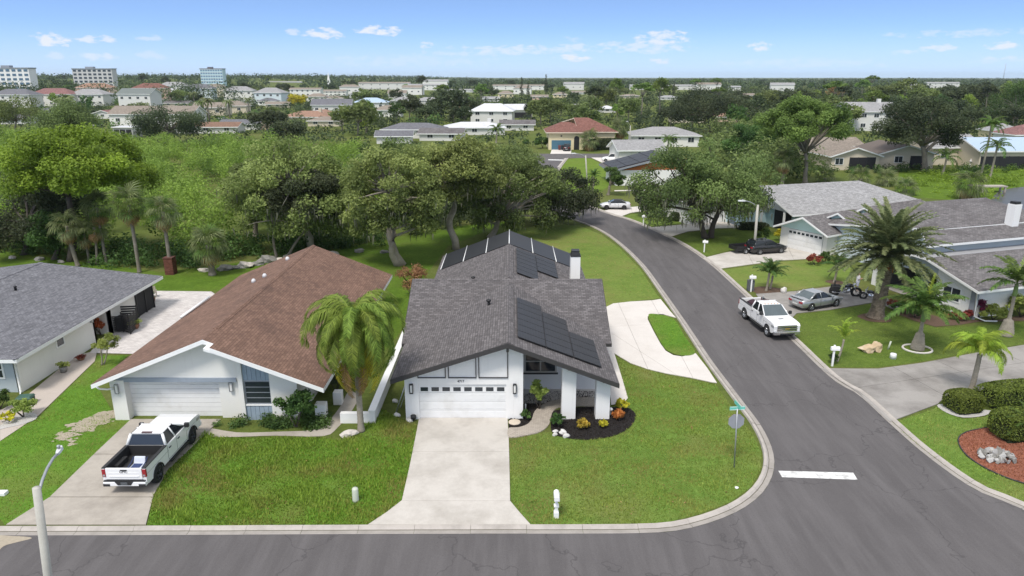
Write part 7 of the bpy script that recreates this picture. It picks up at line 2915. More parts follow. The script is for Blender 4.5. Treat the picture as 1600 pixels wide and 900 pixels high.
# patio things
a = G(188, 520)
fs_ = thing('slatted_screen', 'black slatted screen hiding bins on the pale patio', 'screen', (a.x, a.y, .04), R(8))
for (x0, y0, x1, y1, h_) in ((-.95, 0, .25, 0, 1.35), (.25, 0, .95, -.55, 1.6), (-.95, 0, -.95, 1.3, 1.55), (-.3, 1.3, .9, 1.3, 1.75), (.95, -.55, .95, 1.0, 1.5)):
    d_ = Vector((x1 - x0, y1 - y0, 0))
    L_ = d_.length
    an = math.atan2(d_.y, d_.x)
    for k in range(9):
        z_ = .08 + k * (h_ - .1) / 9
        m = MB()
        m.box(0, L_, -.012, .012, z_, z_ + (h_ - .1) / 9 * .72)
        o_ = m.build('slat', PLASTIC, fs_, loc=(x0, y0, 0))
        o_.rotation_euler = (0, 0, an)
    for t_ in (0, 1):
        m = MB()
        m.box(-.035, .035, -.035, .035, 0, h_)
        m.build('post', PLASTIC, fs_, loc=(x0 + d_.x * t_, y0 + d_.y * t_, 0))
bn = thing('wheelie_bin', 'black bin inside the slatted screen on the patio', 'bin', (a.x - .1, a.y + .55, .04))
m = MB()
m.frus((-.28, .28, -.3, .3), .05, (-.34, .34, -.38, .38), 1.0)
m.build('body', PLASTIC, bn)
m = MB()
m.frus((-.36, .36, -.4, .4), 1.0, (-.3, .3, -.34, .34), 1.08)
m.build('lid', PLASTIC, bn)


def pot(name, label, px, py, r, h, pm, leafm, lh, seed, lf=.08, n=160):
    a = G(px, py)
    T = thing(name, label, 'plant pot', (a.x, a.y, .04))
    m = MB()
    m.lathe([(r * .7, 0), (r * .95, h * .7), (r, h), (r * .85, h)], (0, 0, 0), 12)
    m.build('pot', pm, T)
    g = np.random.default_rng(seed)
    cl = [(g.normal(0, r * .5), g.normal(0, r * .5), h + lh * .5, r * .9, lh * .5) for _ in range(4)]
    P, Nn, t = cloud(g, cl, n, .4)
    link('foliage', leaf_mesh('foliage', P, Nn, lf, t, leafm, g), T)
BLUE_GLAZE = plain('blue_glaze', (.02, .07, .35), .2, .15, 3, coat=.6)
CLAY = plain('clay', (.25, .12, .07), .8, .15, 5)
pot('plant_pot', 'glossy blue plant pot beside the black slatted screen', 209, 508, .3, .55, BLUE_GLAZE, F_BUSH, .3, 1)
pot('plant_pot', 'pot with grassy plant in front of the blue pot', 212, 514, .3, .35, CLAY, F_LIME, .4, 2)
pot('plant_pot', 'potted plant at the far corner of the pale house by the screen door', 238, 472, .3, .4, CLAY, F_BUSH, .6, 3)
pot('plant_pot', 'grey pot with pale grass on the side path of the pale house', 100, 582, .25, .35, STONE_GREY, F_LIME, .35, 4)
pot('plant_pot', 'low reddish pot plant farther along the side path', 127, 563, .25, .15, CLAY, F_RED, .2, 5)
a = G(202, 492)
bt, btp = trunk_rings([(.1, 0), (.08, .4)], (0, 0), 8, .1, .004)
bl_ = [frond_mesh('frond', 1.3, 1.2, 1.1, 30, .24, .1, .05, F_PALM_L, 491, .03, .2)]
palm('banana_plant', 'small banana plant with upright leaves behind the slatted screen', (a.x, a.y, .04), bt, btp, bl_, 5, lambda s: .2 + .5 * s, seed=33)
ch_ = thing('garden_chair', 'pale slatted garden chair at the back corner of the patio', 'chair', (G(237, 466).x, G(237, 466).y + .3, .04), R(200))
WOODP = plain('pale_wood', (.45, .40, .34), .8, .15, 6)
for k in range(5):
    m = MB()
    m.box(-.28, .28, -.25 + k * .11, -.16 + k * .11, .42, .45)
    m.build('seat_slat', WOODP, ch_)
    m = MB()
    m.box(-.27 + k * .115, -.18 + k * .115, .28, .31, .42, 1.05)
    m.build('back_slat', WOODP, ch_)
for sx in (-.27, .27):
    for sy in (-.25, .28):
        m = MB()
        m.box(sx - .025, sx + .025, sy - .025, sy + .025, 0, .62 if sy < 0 else 1.05)
        m.build('leg', WOODP, ch_)
a = G(38, 634)
m = MB()
m.box(-.4, .4, -.3, .3, 0, .45)
gb = thing('deck_box', 'dark green box against the blue grey wall at the left edge', 'box', (a.x, a.y + .2, 0), R(10))
m.build('body', plain('dark_green_plastic', (.02, .05, .04), .6, .1), gb, bevel=.02)
m = MB()
m.frus((-.43, .43, -.33, .33), .45, (-.36, .36, -.26, .26), .56)
m.build('lid', plain('mid_green_plastic', (.05, .11, .085), .6, .1), gb)
a = G(1575, 300)
dk = thing('garden_dock', 'weathered concrete landing at the pond edge', 'landing', (G(1548, 300).x, G(1548, 300).y, 0))
m = MB()
m.box(-2.2, 2.2, -.8, .8, .9, 1.1)
m.build('deck', CONC_OLD, dk)
for sx in (-1.9, 1.9):
    for sy in (-.6, .6):
        m = MB()
        m.box(sx - .12, sx + .12, sy - .12, sy + .12, 0, .9)
        m.build('leg', CONC_OLD, dk)
for i, (px, py, h_) in enumerate([(1407, 262, 1.5), (1441, 264, 1.3), (1515, 262, 1.6)]):
    a = G(px, py)
    st_ = thing('garden_statue', ['white pedestal ornament before the second beige house', 'small pinkish bird table left of the thick trunk', 'white pedestal ornament on the bank before the dark screened house'][i], 'ornament', (a.x, a.y, 0))
    m = MB()
    m.lathe([(.35, 0), (.3, .12), (.14, .2), (.12, h_ * .7), (.3, h_ * .8), (.34, h_ * .88), (.1, h_), (.12, h_ + .2), (.02, h_ + .3)], (0, 0, 0), 10)
    m.build('column', STONE_WHITE if i != 1 else plain('pink_stone', (.5, .3, .26), .8, .1), st_)
# ------------------------------------------------------------------ houses beyond: front-left corner, width in metres, top line in the photo
gr0 = random.Random(17)
KEEP = []      # (x0, x1, top, base, distance) in photo pixels: where something must stay visible
LAND = []      # (short phrase, x, y, distance)
BOXES = []     # ground footprints


def far_house(label, short, x0, x1, top, Wm, roof, wallm, roofm, rot=0, depth=10.0, storeys=1, nwin=3, chim=False, fas=TRIM_WHITE, garage=None, screen=False, base=None, wx=None, group=None, rise=None, keep=True, extra=None, name='house'):
    k = (x1 - x0) / Wm
    Y = (F / k - CAM_H * _s) / _c
    if base:
        Y = G(x0, base).y
        Wm = (x1 - x0) / ppm(Y)
    P0 = D(x0, top, Y)
    Ht = max(3.6, P0.z)
    r = rise or min(Ht * .38, max(1.0, .28 * min(depth, Wm)))
    ze = Ht - r
    c0 = Vector((D(x0, top, Y).x, Y, 0))
    T = thing(name, label, 'house', c0, R(rot), group)
    w = MB()
    w.box(0, Wm, 0, depth, 0, ze)
    o = .6
    if roof == 'hip':
        a = min(depth, Wm) / 2
        if Wm >= depth:
            r0, r1 = (a, depth / 2, Ht), (Wm - a, depth / 2, Ht)
            q = [[(-o, -o, ze), (Wm + o, -o, ze), r1, r0], [(Wm + o, depth + o, ze), (-o, depth + o, ze), r0, r1], [(-o, depth + o, ze), (-o, -o, ze), r0], [(Wm + o, -o, ze), (Wm + o, depth + o, ze), r1]]
        else:
            r0, r1 = (Wm / 2, a, Ht), (Wm / 2, depth - a, Ht)
            q = [[(-o, -o, ze), (Wm + o, -o, ze), r0], [(Wm + o, depth + o, ze), (-o, depth + o, ze), r1], [(-o, depth + o, ze), (-o, -o, ze), r0, r1], [(Wm + o, -o, ze), (Wm + o, depth + o, ze), r1, r0]]
    elif roof == 'gx':
        q = [[(-o, -o, ze), (Wm + o, -o, ze), (Wm + o, depth / 2, Ht), (-o, depth / 2, Ht)], [(-o, depth / 2, Ht), (Wm + o, depth / 2, Ht), (Wm + o, depth + o, ze), (-o, depth + o, ze)]]
        w.prism([(0, ze), (depth, ze), (depth / 2, Ht - .12)], 'x', 0, .3)
        w.prism([(0, ze), (depth, ze), (depth / 2, Ht - .12)], 'x', Wm - .3, Wm)
    elif roof == 'gy':
        q = [[(-o, -o, ze), (Wm / 2, -o, Ht), (Wm / 2, depth + o, Ht), (-o, depth + o, ze)], [(Wm / 2, -o, Ht), (Wm + o, -o, ze), (Wm + o, depth + o, ze), (Wm / 2, depth + o, Ht)]]
        w.prism([(0, ze), (Wm, ze), (Wm / 2, Ht - .12)], 'y', 0, .3)
    else:
        q = [[(-.3, -.3, Ht - .2), (Wm + .3, -.3, Ht - .2), (Wm + .3, depth + .3, Ht - .1), (-.3, depth + .3, Ht - .1)]]
        ze = Ht - .3
        w.box(0, Wm, 0, depth, 0, ze)
    w.build('wall', wallm, T)
    ro = roof_planes(T, q, roofm, fas, fth=.25)
    if chim:
        m = MB()
        m.box(Wm * .72, Wm * .72 + 1.2, depth * .45, depth * .45 + 1.2, ze, Ht + 1.1)
        m.build('chimney', wallm, ro)
    sh = min(3.0, ze / storeys)
    if nwin:
        ww, hh = min(1.8, Wm / nwin * .5), sh * .48
        fr = pn = None
        for s_ in range(storeys):
            for i in range(nwin):
                if garage and s_ == 0 and garage[0] <= (i + .5) / nwin <= garage[1]:
                    continue
                xc = Wm * (wx[i] if wx else (i + .5) / nwin)
                zc = s_ * (ze / storeys) + ze / storeys * .38
                if fr is None:
                    f = MB()
                    f.box(-ww / 2, ww / 2, -.08, .04, 0, hh)
                    fr = f.mesh('window', TRIM_WHITE)
                    p = MB()
                    p.box(-ww / 2 + .1, -.04, -.10, -.02, .1, hh - .1)
                    p.box(.04, ww / 2 - .1, -.10, -.02, .1, hh - .1)
                    pn = p.mesh('pane', GLASS)
                wo = link('window', fr, T, (xc, 0, zc))
                link('pane', pn, wo)
    if garage:
        m = MB()
        m.box(Wm * garage[0], Wm * garage[1], -.05, .05, 0, 2.3)
        m.build('garage_door', garage[2], T)
    if screen:
        m = MB()
        m.box(Wm * screen[0], Wm * screen[1], -.06, .03, .1, min(2.6, ze - .2))
        sc_ = m.build('screen', SCREEN, T)
        nb = max(2, int((screen[1] - screen[0]) * Wm / 1.8))
        for i in range(nb + 1):
            xx = Wm * (screen[0] + (screen[1] - screen[0]) * i / nb)
            m = MB()
            m.box(xx - .05, xx + .05, -.10, .0, .05, min(2.65, ze - .15))
            m.build('frame', TRIM_WHITE if extra == 'white' else METAL_DARK, sc_)
    b = PX((c0.x, c0.y, 0))
    if keep:
        KEEP.append((x0, x1, top, top + .5 * (b[1] - top), Y))
    LAND.append((short, (x0 + x1) / 2, b[1], Y))
    BOXES.append((c0.x - 1, c0.x + Wm + 1, Y - 1, Y + depth + 1))
    return T


W_, C_, BG_, Y_, PB_, PK_ = wall_mat('far_white_stucco', (.66, .65, .62)), WALL_CREAM, WALL_BEIGE, WALL_YELLOW, WALL_FAR, WALL_PINK
FH = far_house
FH('white two storey house with dark grey roof at the left edge below the white block', 'white house at the left edge', -16, 46, 139, 25, 'hip', W_, SH_GREY, -4, 12, 2, 5)
FH('cream house with maroon hipped roof and dark porch bays', 'maroon roofed house', 44, 106, 138, 26, 'hip', C_, ROOF_MAROON, 3, 13, 2, 5)
FH('white house with grey roof and a row of porch posts right of the maroon roof', 'grey roofed porch house', 106, 160, 139, 23, 'hip', W_, SH_LIGHT, -3, 12, 2, 5)
FH('house with orange tiled roof rising behind the grey roofed porch house', 'orange tiled house', 116, 168, 130, 26, 'hip', PK_, ROOF_TERRA, 2, 12, 2, 4)
FH('tan roofed house with pale blue gable left of the green grey roof', 'tan roofed house', 150, 186, 139, 18, 'gx', PB_, SH_TAN, 0, 11, 2, 3)
FH('white house with green grey roof and two upper windows', 'green grey roofed house', 182, 236, 138, 20, 'gx', W_, plain('green_grey_roof', (.15, .17, .16), .8, .1), -8, 11, 2, 4)
FH('pinkish house with red brown roof and balcony bays', 'pinkish balcony house', 205, 254, 130, 23, 'hip', PK_, ROOF_RED, 5, 12, 2, 4)
FH('house with pale hipped roof behind the white roofed one', 'pale hipped house', 246, 288, 128, 26, 'hip', C_, SH_LIGHT, 0, 12, 2, 3)
FH('low house with bright white roof left of the tall blue grey house', 'bright white roofed house', 250, 280, 138, 17, 'hip', W_, ROOF_METAL, -5, 10, 2, 2)
FH('tall blue grey two storey house with white chimney', 'tall blue grey house', 285, 328, 131, 22, 'hip', PB_, SH_GREY, 3, 12, 3, 5, True)
FH('house with brown hipped roof right of the blue grey house', 'brown hipped house', 320, 348, 131, 17, 'hip', BG_, SH_TAN, 0, 10, 2, 3)
FH('house with pale roof and open porch left of the white villa', 'pale porch house', 348, 392, 135, 22, 'hip', C_, SH_LIGHT, 4, 11, 2, 4)
FH('white and pale blue two storey house with grey metal roof', 'white and blue villa', 396, 440, 137, 20, 'hip', PB_, SH_LIGHT, -8, 12, 2, 4)
FH('long house with brown grey roof behind the round dark oak', 'long brown roofed house', 168, 300, 166, 33, 'gx', C_, SH_TAN, -3, 12, 1, 5)
FH('small white screened porch with flat white roof', 'white screened porch', 176, 208, 201, 6.5, 'flat', W_, ROOF_METAL, -5, 5, 1, 0, screen=(.03, .97), extra='white')
FH('house with rusty brown roof and white gable end', 'rusty brown roofed house', 272, 368, 199, 21, 'gx', W_, shingle('rusty_shingles', (.20, .12, .085), (.26, .16, .11), (.1, .06, .05)), 3, 9, 1, 3)
FH('low house with grey roof behind the leaning oak', 'low grey roofed house', 345, 405, 210, 14, 'gx', W_, SH_GREY, 2, 8, 1, 2)
FH('terracotta roofed house with white gable and white chimney', 'terracotta roofed house', 440, 512, 174, 21, 'hip', BG_, ROOF_TERRA, -6, 13, 1, 3, True, rise=2.4)
FH('grey garage wing with terracotta gable in front of the terracotta house', 'grey garage wing', 484, 512, 187, 8.5, 'gy', WALL_BLUEGREY, ROOF_TERRA, -8, 9, 1, 0, garage=(.2, .8, DOOR_WHITE))
FH('low tan roofed house half hidden below the terracotta roof', 'low tan roofed house', 482, 530, 207, 12, 'hip', BG_, SH_TAN, 0, 9, 1, 2)
FH('white house with grey roof and a right hand gable', 'white gabled house', 486, 546, 155, 20, 'gx', W_, SH_GREY, 4, 11, 1, 4)
FH('house with pale blue metal roof', 'pale blue roofed house', 552, 602, 153, 19, 'hip', W_, ROOF_BLUE, 0, 12, 1, 3)
FH('house with pale beige roof left of the dark trees', 'pale beige roofed house', 610, 652, 152, 18, 'hip', W_, SH_LIGHT, 3, 11, 1, 2)
FH('house with pale ridge half hidden behind pale shrubs', 'half hidden beige house', 583, 625, 165, 13, 'hip', C_, SH_TAN, 0, 9, 1, 2)
FH('white house with charcoal roof and a small white gable', 'charcoal roofed long house', 596, 690, 193, 19, 'hip', W_, SH_GREY, -4, 10, 1, 4)
FH('house with broad white metal roof and white chimney', 'white metal roofed house', 694, 788, 192, 20, 'hip', W_, ROOF_METAL, 3, 11, 1, 3, True)
FH('low grey roof with white gable behind the oak crowns', 'low grey gable', 588, 642, 213, 10, 'gx', W_, SH_GREY, 4, 7, 1, 1)
FH('low brown grey roof in front of the white metal roof', 'low brown grey roof', 655, 722, 206, 13, 'gx', W_, SH_OLD, -3, 8, 1, 2)
FH('white two storey house with white roof behind the palms', 'white two storey house', 735, 800, 162, 17, 'hip', W_, ROOF_METAL, -6, 10, 2, 3)
FH('grey roofed house left of the beige tile roofed house', 'grey roof by the junction', 782, 834, 190, 12, 'gx', W_, SH_OLD, 0, 9, 1, 2)
FH('white roof and dark porch left behind the beige house', 'white porch house', 792, 832, 163, 12, 'gx', W_, ROOF_METAL, 8, 9, 1, 0, screen=(.3, .95))
# the beige house at the junction
b_ = G(857, 234)
k_ = ppm(b_.y)
WB = 104 / k_
HE = thing('house', 'beige stucco house with red tile hipped roof, teal garage door and arched entry', 'house', (b_.x, b_.y, 0))
w = MB()
zE = 4.6
w.box(0, WB * .52, 0, 12, 0, zE)
w.box(WB * .52, WB, 1.5, 12, 0, zE)
w.build('wall', WALL_YELLOW, HE)
o = .8
yr_ = 6.5
roof_planes(HE, [[(-o, -o, zE), (WB * .56, -o, zE), (WB * .32, 5.5, 6.9), (WB * .2, 5.5, 6.9)],
                 [(-o, 13, zE), (-o, -o, zE), (WB * .2, 5.5, 6.9), (WB * .42, yr_, 8.0)],
                 [(WB * .45, .8, zE + .02), (WB + o, .8, zE + .02), (WB * .62, yr_, 8.0), (WB * .40, yr_, 8.0)],
                 [(WB + o, .8, zE), (WB + o, 13, zE), (WB * .62, yr_, 8.0)],
                 [(WB + o, 13, zE), (-o, 13, zE), (WB * .42, yr_, 8.0), (WB * .62, yr_, 8.0)],
                 [(WB * .56, -o, zE), (WB * .60, 5, zE + 1.2), (WB * .32, 5.5, 6.9)]], ROOF_RED, plain('cream_fascia', (.72, .62, .50), .6, .05))
garage_door(HE, 'y', -.02, -1, WB * .045, WB * .335, 0, 2.5, plain('teal_door', (.07, .16, .22), .5, .08), 4, 8, 0)
m = MB()
m.prism([(WB * .38, .0), (WB * .46, .0), (WB * .46, 2.9)] + [(WB * .42 + WB * .04 * math.cos(a), 2.9 + WB * .04 * math.sin(a)) for a in [PI * k / 6 for k in range(1, 6)]] + [(WB * .38, 2.9)], 'y', -.05, .02)
m.build('arched_entry', SCREEN, HE)
m = MB()
m.box(WB * .18, WB * .2, -.12, -.02, 3.4, 3.8)
m.build('wall_lantern', METAL_DARK, HE)
window(HE, 'y', 1.5, -1, WB * .62, WB * .72, 1.2, 2.8, 2, 1)
window(HE, 'y', 1.5, -1, WB * .80, WB * .90, 1.2, 2.8, 2, 1)
KEEP.append((855, 964, 188, 236, b_.y))
LAND.append(('beige tile roofed house', 910, 234, b_.y))
BOXES.append((b_.x - 2, b_.x + WB + 2, b_.y - 3, b_.y + 14))
for i, (px, lb, mt) in enumerate([(874, 'dark red wheelie bin standing before the teal garage door', PAINT_D), (879, 'dark wheelie bin right of the red one before the teal garage door', PLASTIC)]):
    a = G(px, 234.6)
    T = thing('wheelie_bin', lb, 'bin', (a.x, a.y, .06))
    m = MB()
    m.frus((-.28, .28, -.3, .3), .05, (-.36, .36, -.4, .4), 1.15)
    m.build('body', mt, T)
    m = MB()
    m.frus((-.38, .38, -.42, .42), 1.15, (-.3, .3, -.34, .34), 1.25)
    m.build('lid', mt, T)
FH('house with wide pale grey hipped roof behind the feathery palm', 'wide grey hipped roof', 990, 1092, 200, 21, 'hip', C_, SH_LIGHT, -3, 12, 1, 4, base=229)
FH('house with light grey gable roof between the white car and the orange gable', 'light grey roof by the white car', 968, 1040, 221, 12.5, 'gx', W_, SH_LIGHT, 6, 9, 1, 1, base=256)
FH('small white roof between the trees above the beige house', 'small white roof', 936, 962, 174, 9, 'hip', W_, ROOF_METAL, 0, 8, 1, 1)
FH('house with tan roof under the very dark oak', 'tan roof under the dark oak', 1050, 1102, 190, 14, 'gx', BG_, SH_TAN, 0, 8, 1, 2)
FH('small pinkish house below the very dark oak', 'pinkish house', 1122, 1162, 186, 11, 'hip', PK_, ROOF_TERRA, 0, 8, 1, 2)
FH('white two storey house with grey roof, dormer and chimney among the trees', 'white house with dormer', 1324, 1398, 160, 17, 'gx', W_, SH_LIGHT, -5, 11, 2, 4, True)
FH('beige house with brown roof, white gable and black screened porch', 'beige house with black screens', 1302, 1378, 230, 15, 'gy', BG_, SH_TAN, 3, 13, 1, 1, False, screen=(.38, .92), base=266, wx=[.16])
FH('beige house with dark brown roof behind the thick trunked tree', 'second beige house', 1376, 1462, 226, 17, 'gy', BG_, plain('dark_brown_roof', (.13, .105, .09), .9, .15), 0, 12, 1, 1, False, screen=(.58, .86), base=263, wx=[.36])
FH('brown roof and white chimney behind the two beige garden houses', 'brown roof with white chimney', 1262, 1352, 217, 18, 'gx', BG_, SH_TAN, 3, 10, 1, 2, True, base=246)
FH('house with pale grey and blue roof and a gable porch behind the tall palms', 'pale blue roofed garden house', 1462, 1540, 212, 14, 'gx', BG_, SH_LIGHT, 4, 11, 1, 2, base=258)
FH('low dark screened pool house with pale blue roof at the right edge', 'dark screened house', 1536, 1660, 218, 21, 'gx', BG_, ROOF_BLUE, 2, 12, 1, 0, screen=(.02, .98), base=264)
FH('pale yellow two storey house behind the pale blue roofs', 'pale yellow house', 1558, 1602, 194, 8.5, 'hip', Y_, SH_LIGHT, 0, 8, 2, 2)
FH('pink roofed white house at the right edge', 'pink roofed house', 1590, 1660, 196, 12, 'hip', W_, ROOF_MAROON, 0, 9, 1, 2)
FH('pinkish house with orange roof at the far left street corner', 'orange garden hut', 386, 420, 186, 8, 'gx', PK_, ROOF_TERRA, 0, 7, 1, 1)
FH('small brown roofed house at the head of the far left street', 'house at the street head', 300, 350, 160, 16, 'gx', BG_, SH_TAN, 0, 9, 1, 2)
FH('brown roofed house right of the far left street', 'brown house right of the street', 338, 382, 158, 15, 'hip', BG_, SH_TAN, 4, 9, 1, 2)
FH('low porch gables of a white house left of the long brown roof', 'white porch gables', 144, 176, 172, 9.5, 'gy', W_, ROOF_MAROON, -8, 9, 1, 1)
# long low apartment rows toward the horizon
for (x0, x1, tp, W__, lb, sh) in ((420, 470, 127, 60, 'long low pale apartment row left of the white steeple', 'row left of the steeple'), (560, 640, 128, 75, 'long low tan apartment row right of the white steeple', 'row right of the steeple'),
                                 (636, 690, 131, 50, 'pale apartment row behind the tallest central tree', 'row behind the tall tree'), (770, 850, 132, 75, 'long beige apartment row with brown roof left of the twin conifers', 'row by the conifers'),
                                 (894, 918, 146, 17, 'small beige house with brown roof between the pines', 'beige house between the pines'), (985, 1085, 132, 95, 'long white low building below the right horizon', 'long white building'),
                                 (1140, 1158, 134, 16, 'small pinkish block right of the very dark oak', 'small pinkish block'), (1450, 1500, 128, 55, 'white houses row near the right horizon', 'white row at the right horizon'), (500, 540, 140, 26, 'tan roofed block behind the yellow crowned tree', 'tan block by the yellow tree'),
                                 (452, 500, 137, 30, 'brown roofed block with pale gable left of the yellow crowned tree', 'brown block by the yellow tree'), (690, 740, 139, 40, 'pale row of low houses right of the tallest central tree', 'pale row right of the tall tree')):
    FH(lb, sh, x0, x1, tp, W__, 'gx', C_ if 'white' not in lb else W_, SH_TAN if 'tan' in lb or 'brown' in lb else SH_LIGHT, 0, 11, 2, 6, keep=True, name='apartment_row' if W__ > 40 else 'house', rise=1.6)


# more roofs between the trees
XH = [(402, 430, 153, 12, 'hip', C_, SH_GREY, 'grey'), (430, 454, 151, 11, 'gx', BG_, ROOF_TERRA, 'orange'), (415, 450, 164, 14, 'gx', BG_, SH_TAN, 'brown'), (478, 508, 146, 15, 'hip', C_, SH_TAN, 'tan'), (508, 534, 150, 13, 'hip', BG_, SH_TAN, 'tan'),
      (504, 528, 165, 10, 'hip', BG_, SH_TAN, 'brown'), (650, 684, 152, 15, 'hip', W_, SH_LIGHT, 'pale grey'), (628, 660, 133, 22, 'gx', C_, SH_TAN, 'tan'), (778, 802, 142, 14, 'hip', Y_, SH_TAN, 'tan'), (715, 738, 183, 8, 'gx', BG_, ROOF_TERRA, 'red brown'),
      (802, 830, 134, 20, 'hip', C_, SH_TAN, 'tan'), (830, 856, 148, 14, 'gx', PK_, SH_TAN, 'tan'), (864, 886, 144, 13, 'hip', Y_, SH_TAN, 'tan'), (896, 926, 174, 11, 'gx', W_, SH_LIGHT, 'pale grey'), (974, 1000, 148, 15, 'hip', BG_, SH_TAN, 'tan'),
      (1032, 1058, 150, 14, 'hip', W_, SH_LIGHT, 'pale grey'), (1160, 1184, 146, 14, 'gx', BG_, SH_TAN, 'tan'), (1205, 1240, 129, 28, 'gx', W_, SH_LIGHT, 'pale grey'), (60, 96, 168, 12, 'hip', W_, SH_GREY, 'grey'), (0, 42, 186, 11, 'hip', W_, SH_GREY, 'grey'),
      (212, 250, 151, 17, 'hip', C_, SH_TAN, 'brown'), (256, 292, 158, 15, 'gx', BG_, SH_OLD, 'weathered grey'), (352, 384, 148, 17, 'hip', W_, SH_GREY, 'grey'), (380, 404, 163, 11, 'hip', C_, SH_LIGHT, 'pale grey'), (545, 572, 143, 16, 'hip', W_, SH_LIGHT, 'pale grey'),
      (606, 634, 141, 16, 'gx', C_, SH_TAN, 'tan'), (700, 728, 150, 14, 'hip', C_, SH_TAN, 'tan'), (754, 780, 151, 13, 'gx', W_, SH_LIGHT, 'pale grey'), (530, 560, 132, 22, 'hip', C_, SH_TAN, 'tan'), (660, 700, 124, 45, 'gx', C_, SH_LIGHT, 'pale grey'),
      (880, 912, 128, 30, 'gx', W_, SH_LIGHT, 'pale grey'), (1090, 1130, 129, 36, 'gx', C_, SH_TAN, 'tan'), (1420, 1446, 131, 22, 'hip', W_, SH_LIGHT, 'pale grey')]
old = list(LAND)
hk = {}
for q in XH:
    cx_ = (q[0] + q[1]) / 2
    sh = min(old, key=lambda l: math.hypot(cx_ - l[1], (q[2] + 14 - l[2]) * 2))
    hk.setdefault((q[7], 'left of' if cx_ < sh[1] else 'right of', sh[0]), []).append(q)
for (cl_, rel, sh), l in hk.items():
    for i, q in enumerate(sorted(l)):
        FH('small %s roofed house %s the %s%s' % (cl_, rel, sh, '' if len(l) < 2 else [', on its left', ', next to that', ', last'][i]), 'small %s roof %s the %s' % (cl_, rel, sh), *q[:7], gr0.uniform(-12, 12), 9, 1, 3)
LAND[:] = old


# ---- the tall blocks at the left
def block(label, short, x0, x1, top, Y, floors, bays, wallm, glassm, base=0, band=False):
    a, b = D(x0, top, Y), D(x1, top, Y)
    Wm, Ht = b.x - a.x, a.z
    T = thing('tall_building', label, 'building', (a.x, Y, 0))
    m = MB()
    m.box(0, Wm, 0, 10, 0, Ht)
    m.build('wall', wallm, T)
    m = MB()
    m.box(-.5, Wm + .5, -.5, 10.5, Ht, Ht + .8)
    m.box(Wm * .3, Wm * .5, 3, 8, Ht + .8, Ht + 2.6)
    m.build('roof', TRIM_GREY if not band else SH_GREY, T)
    fh = Ht / floors
    m = MB()
    m.box(-Wm / bays * .30, Wm / bays * .30, -.25, .1, 0, fh * .5)
    wm = m.mesh('window', glassm)
    for f in range(floors):
        for i in range(bays):
            link('window', wm, T, (Wm * (i + .5) / bays, 0, fh * (f + .32)))
    if band:
        for f in range(1, floors + 1):
            m = MB()
            m.box(-.2, Wm + .2, -.5, .1, fh * f - .35, fh * f)
            m.build('balcony_band', TRIM_WHITE, T)
    KEEP.append((x0, x1, top, top + 16, Y))
    LAND.append((short, (x0 + x1) / 2, 140, Y))
    BOXES.append((a.x - 3, b.x + 3, Y - 4, Y + 26))


block('white multi storey block with small windows at the left edge of the skyline', 'white tower block', -22, 44, 107, 640, 7, 7, WALL_WHITE, GLASS_BLUE)
block('long pale grey block with dark balcony openings on the left skyline', 'long pale grey block', 112, 174, 108, 820, 7, 8, wall_mat('pale_grey_concrete', (.55, .54, .53)), GLASS)
block('blue glazed office block standing alone on the skyline', 'blue glazed block', 312, 347, 108, 900, 8, 9, WALL_PALEBLUE, glass_mat('sky_glass', (.10, .17, .26), .15), band=True)
p = D(513, 119, 1100)
sp = thing('steeple', 'thin white church steeple on the horizon left of centre', 'steeple', (p.x, 1100, 0))
m = MB()
m.box(-2, 2, -2, 2, 0, 14)
m.frus((-1.6, 1.6, -1.6, 1.6), 14, (-.05, .05, -.05, .05), 25)
m.build('tower', WALL_WHITE, sp)
p = D(1572, 99, 1700)
ms_ = thing('radio_mast', 'thin lattice radio mast on the right horizon', 'mast', (p.x, 1700, 0))
m = MB()
for (dx_, dy_) in ((-.6, -.4), (.6, -.4), (0, .7)):
    m.tube([(dx_, dy_, 0), (dx_ * .6, dy_ * .6, p.z)], .22, 4)
m.build('lattice', METAL, ms_)

# ------------------------------------------------------------------ trees beyond
def far_palm(seed):
    g = np.random.default_rng(seed)
    V, T = [], []
    for i in range(18):
        a = i * 2.4
        el = .9 - 1.3 * (i / 18)
        p = np.array([0, 0, 7.0])
        d0 = np.array([math.cos(a), math.sin(a), 0])
        for k in range(6):
            e = el - .32 * k
            q = p + (d0 * math.cos(e) + np.array([0, 0, math.sin(e)])) * .5
            s = np.cross(d0, [0, 0, 1.0]) * (.38 * (1 - k / 7))
            dr = np.array([0, 0, -.22])
            V += [p, p + s + dr, q + s * .85 + dr, q, p, q, q - s * .85 + dr, p - s + dr]
            T += [float(np.clip(g.normal(.45, .18), 0, 1))] * 8
            p = q
    me = raw_mesh('crown', np.array(V), np.arange(len(V)), 4, F_PALM_G, T)
    mb = MB()
    mb.tube([(0, 0, 0), (.1, 0, 3.5), (0, 0, 7.0)], [.28, .2, .18], 7)
    return mb.mesh('trunk', BARK, uv=False), me, None


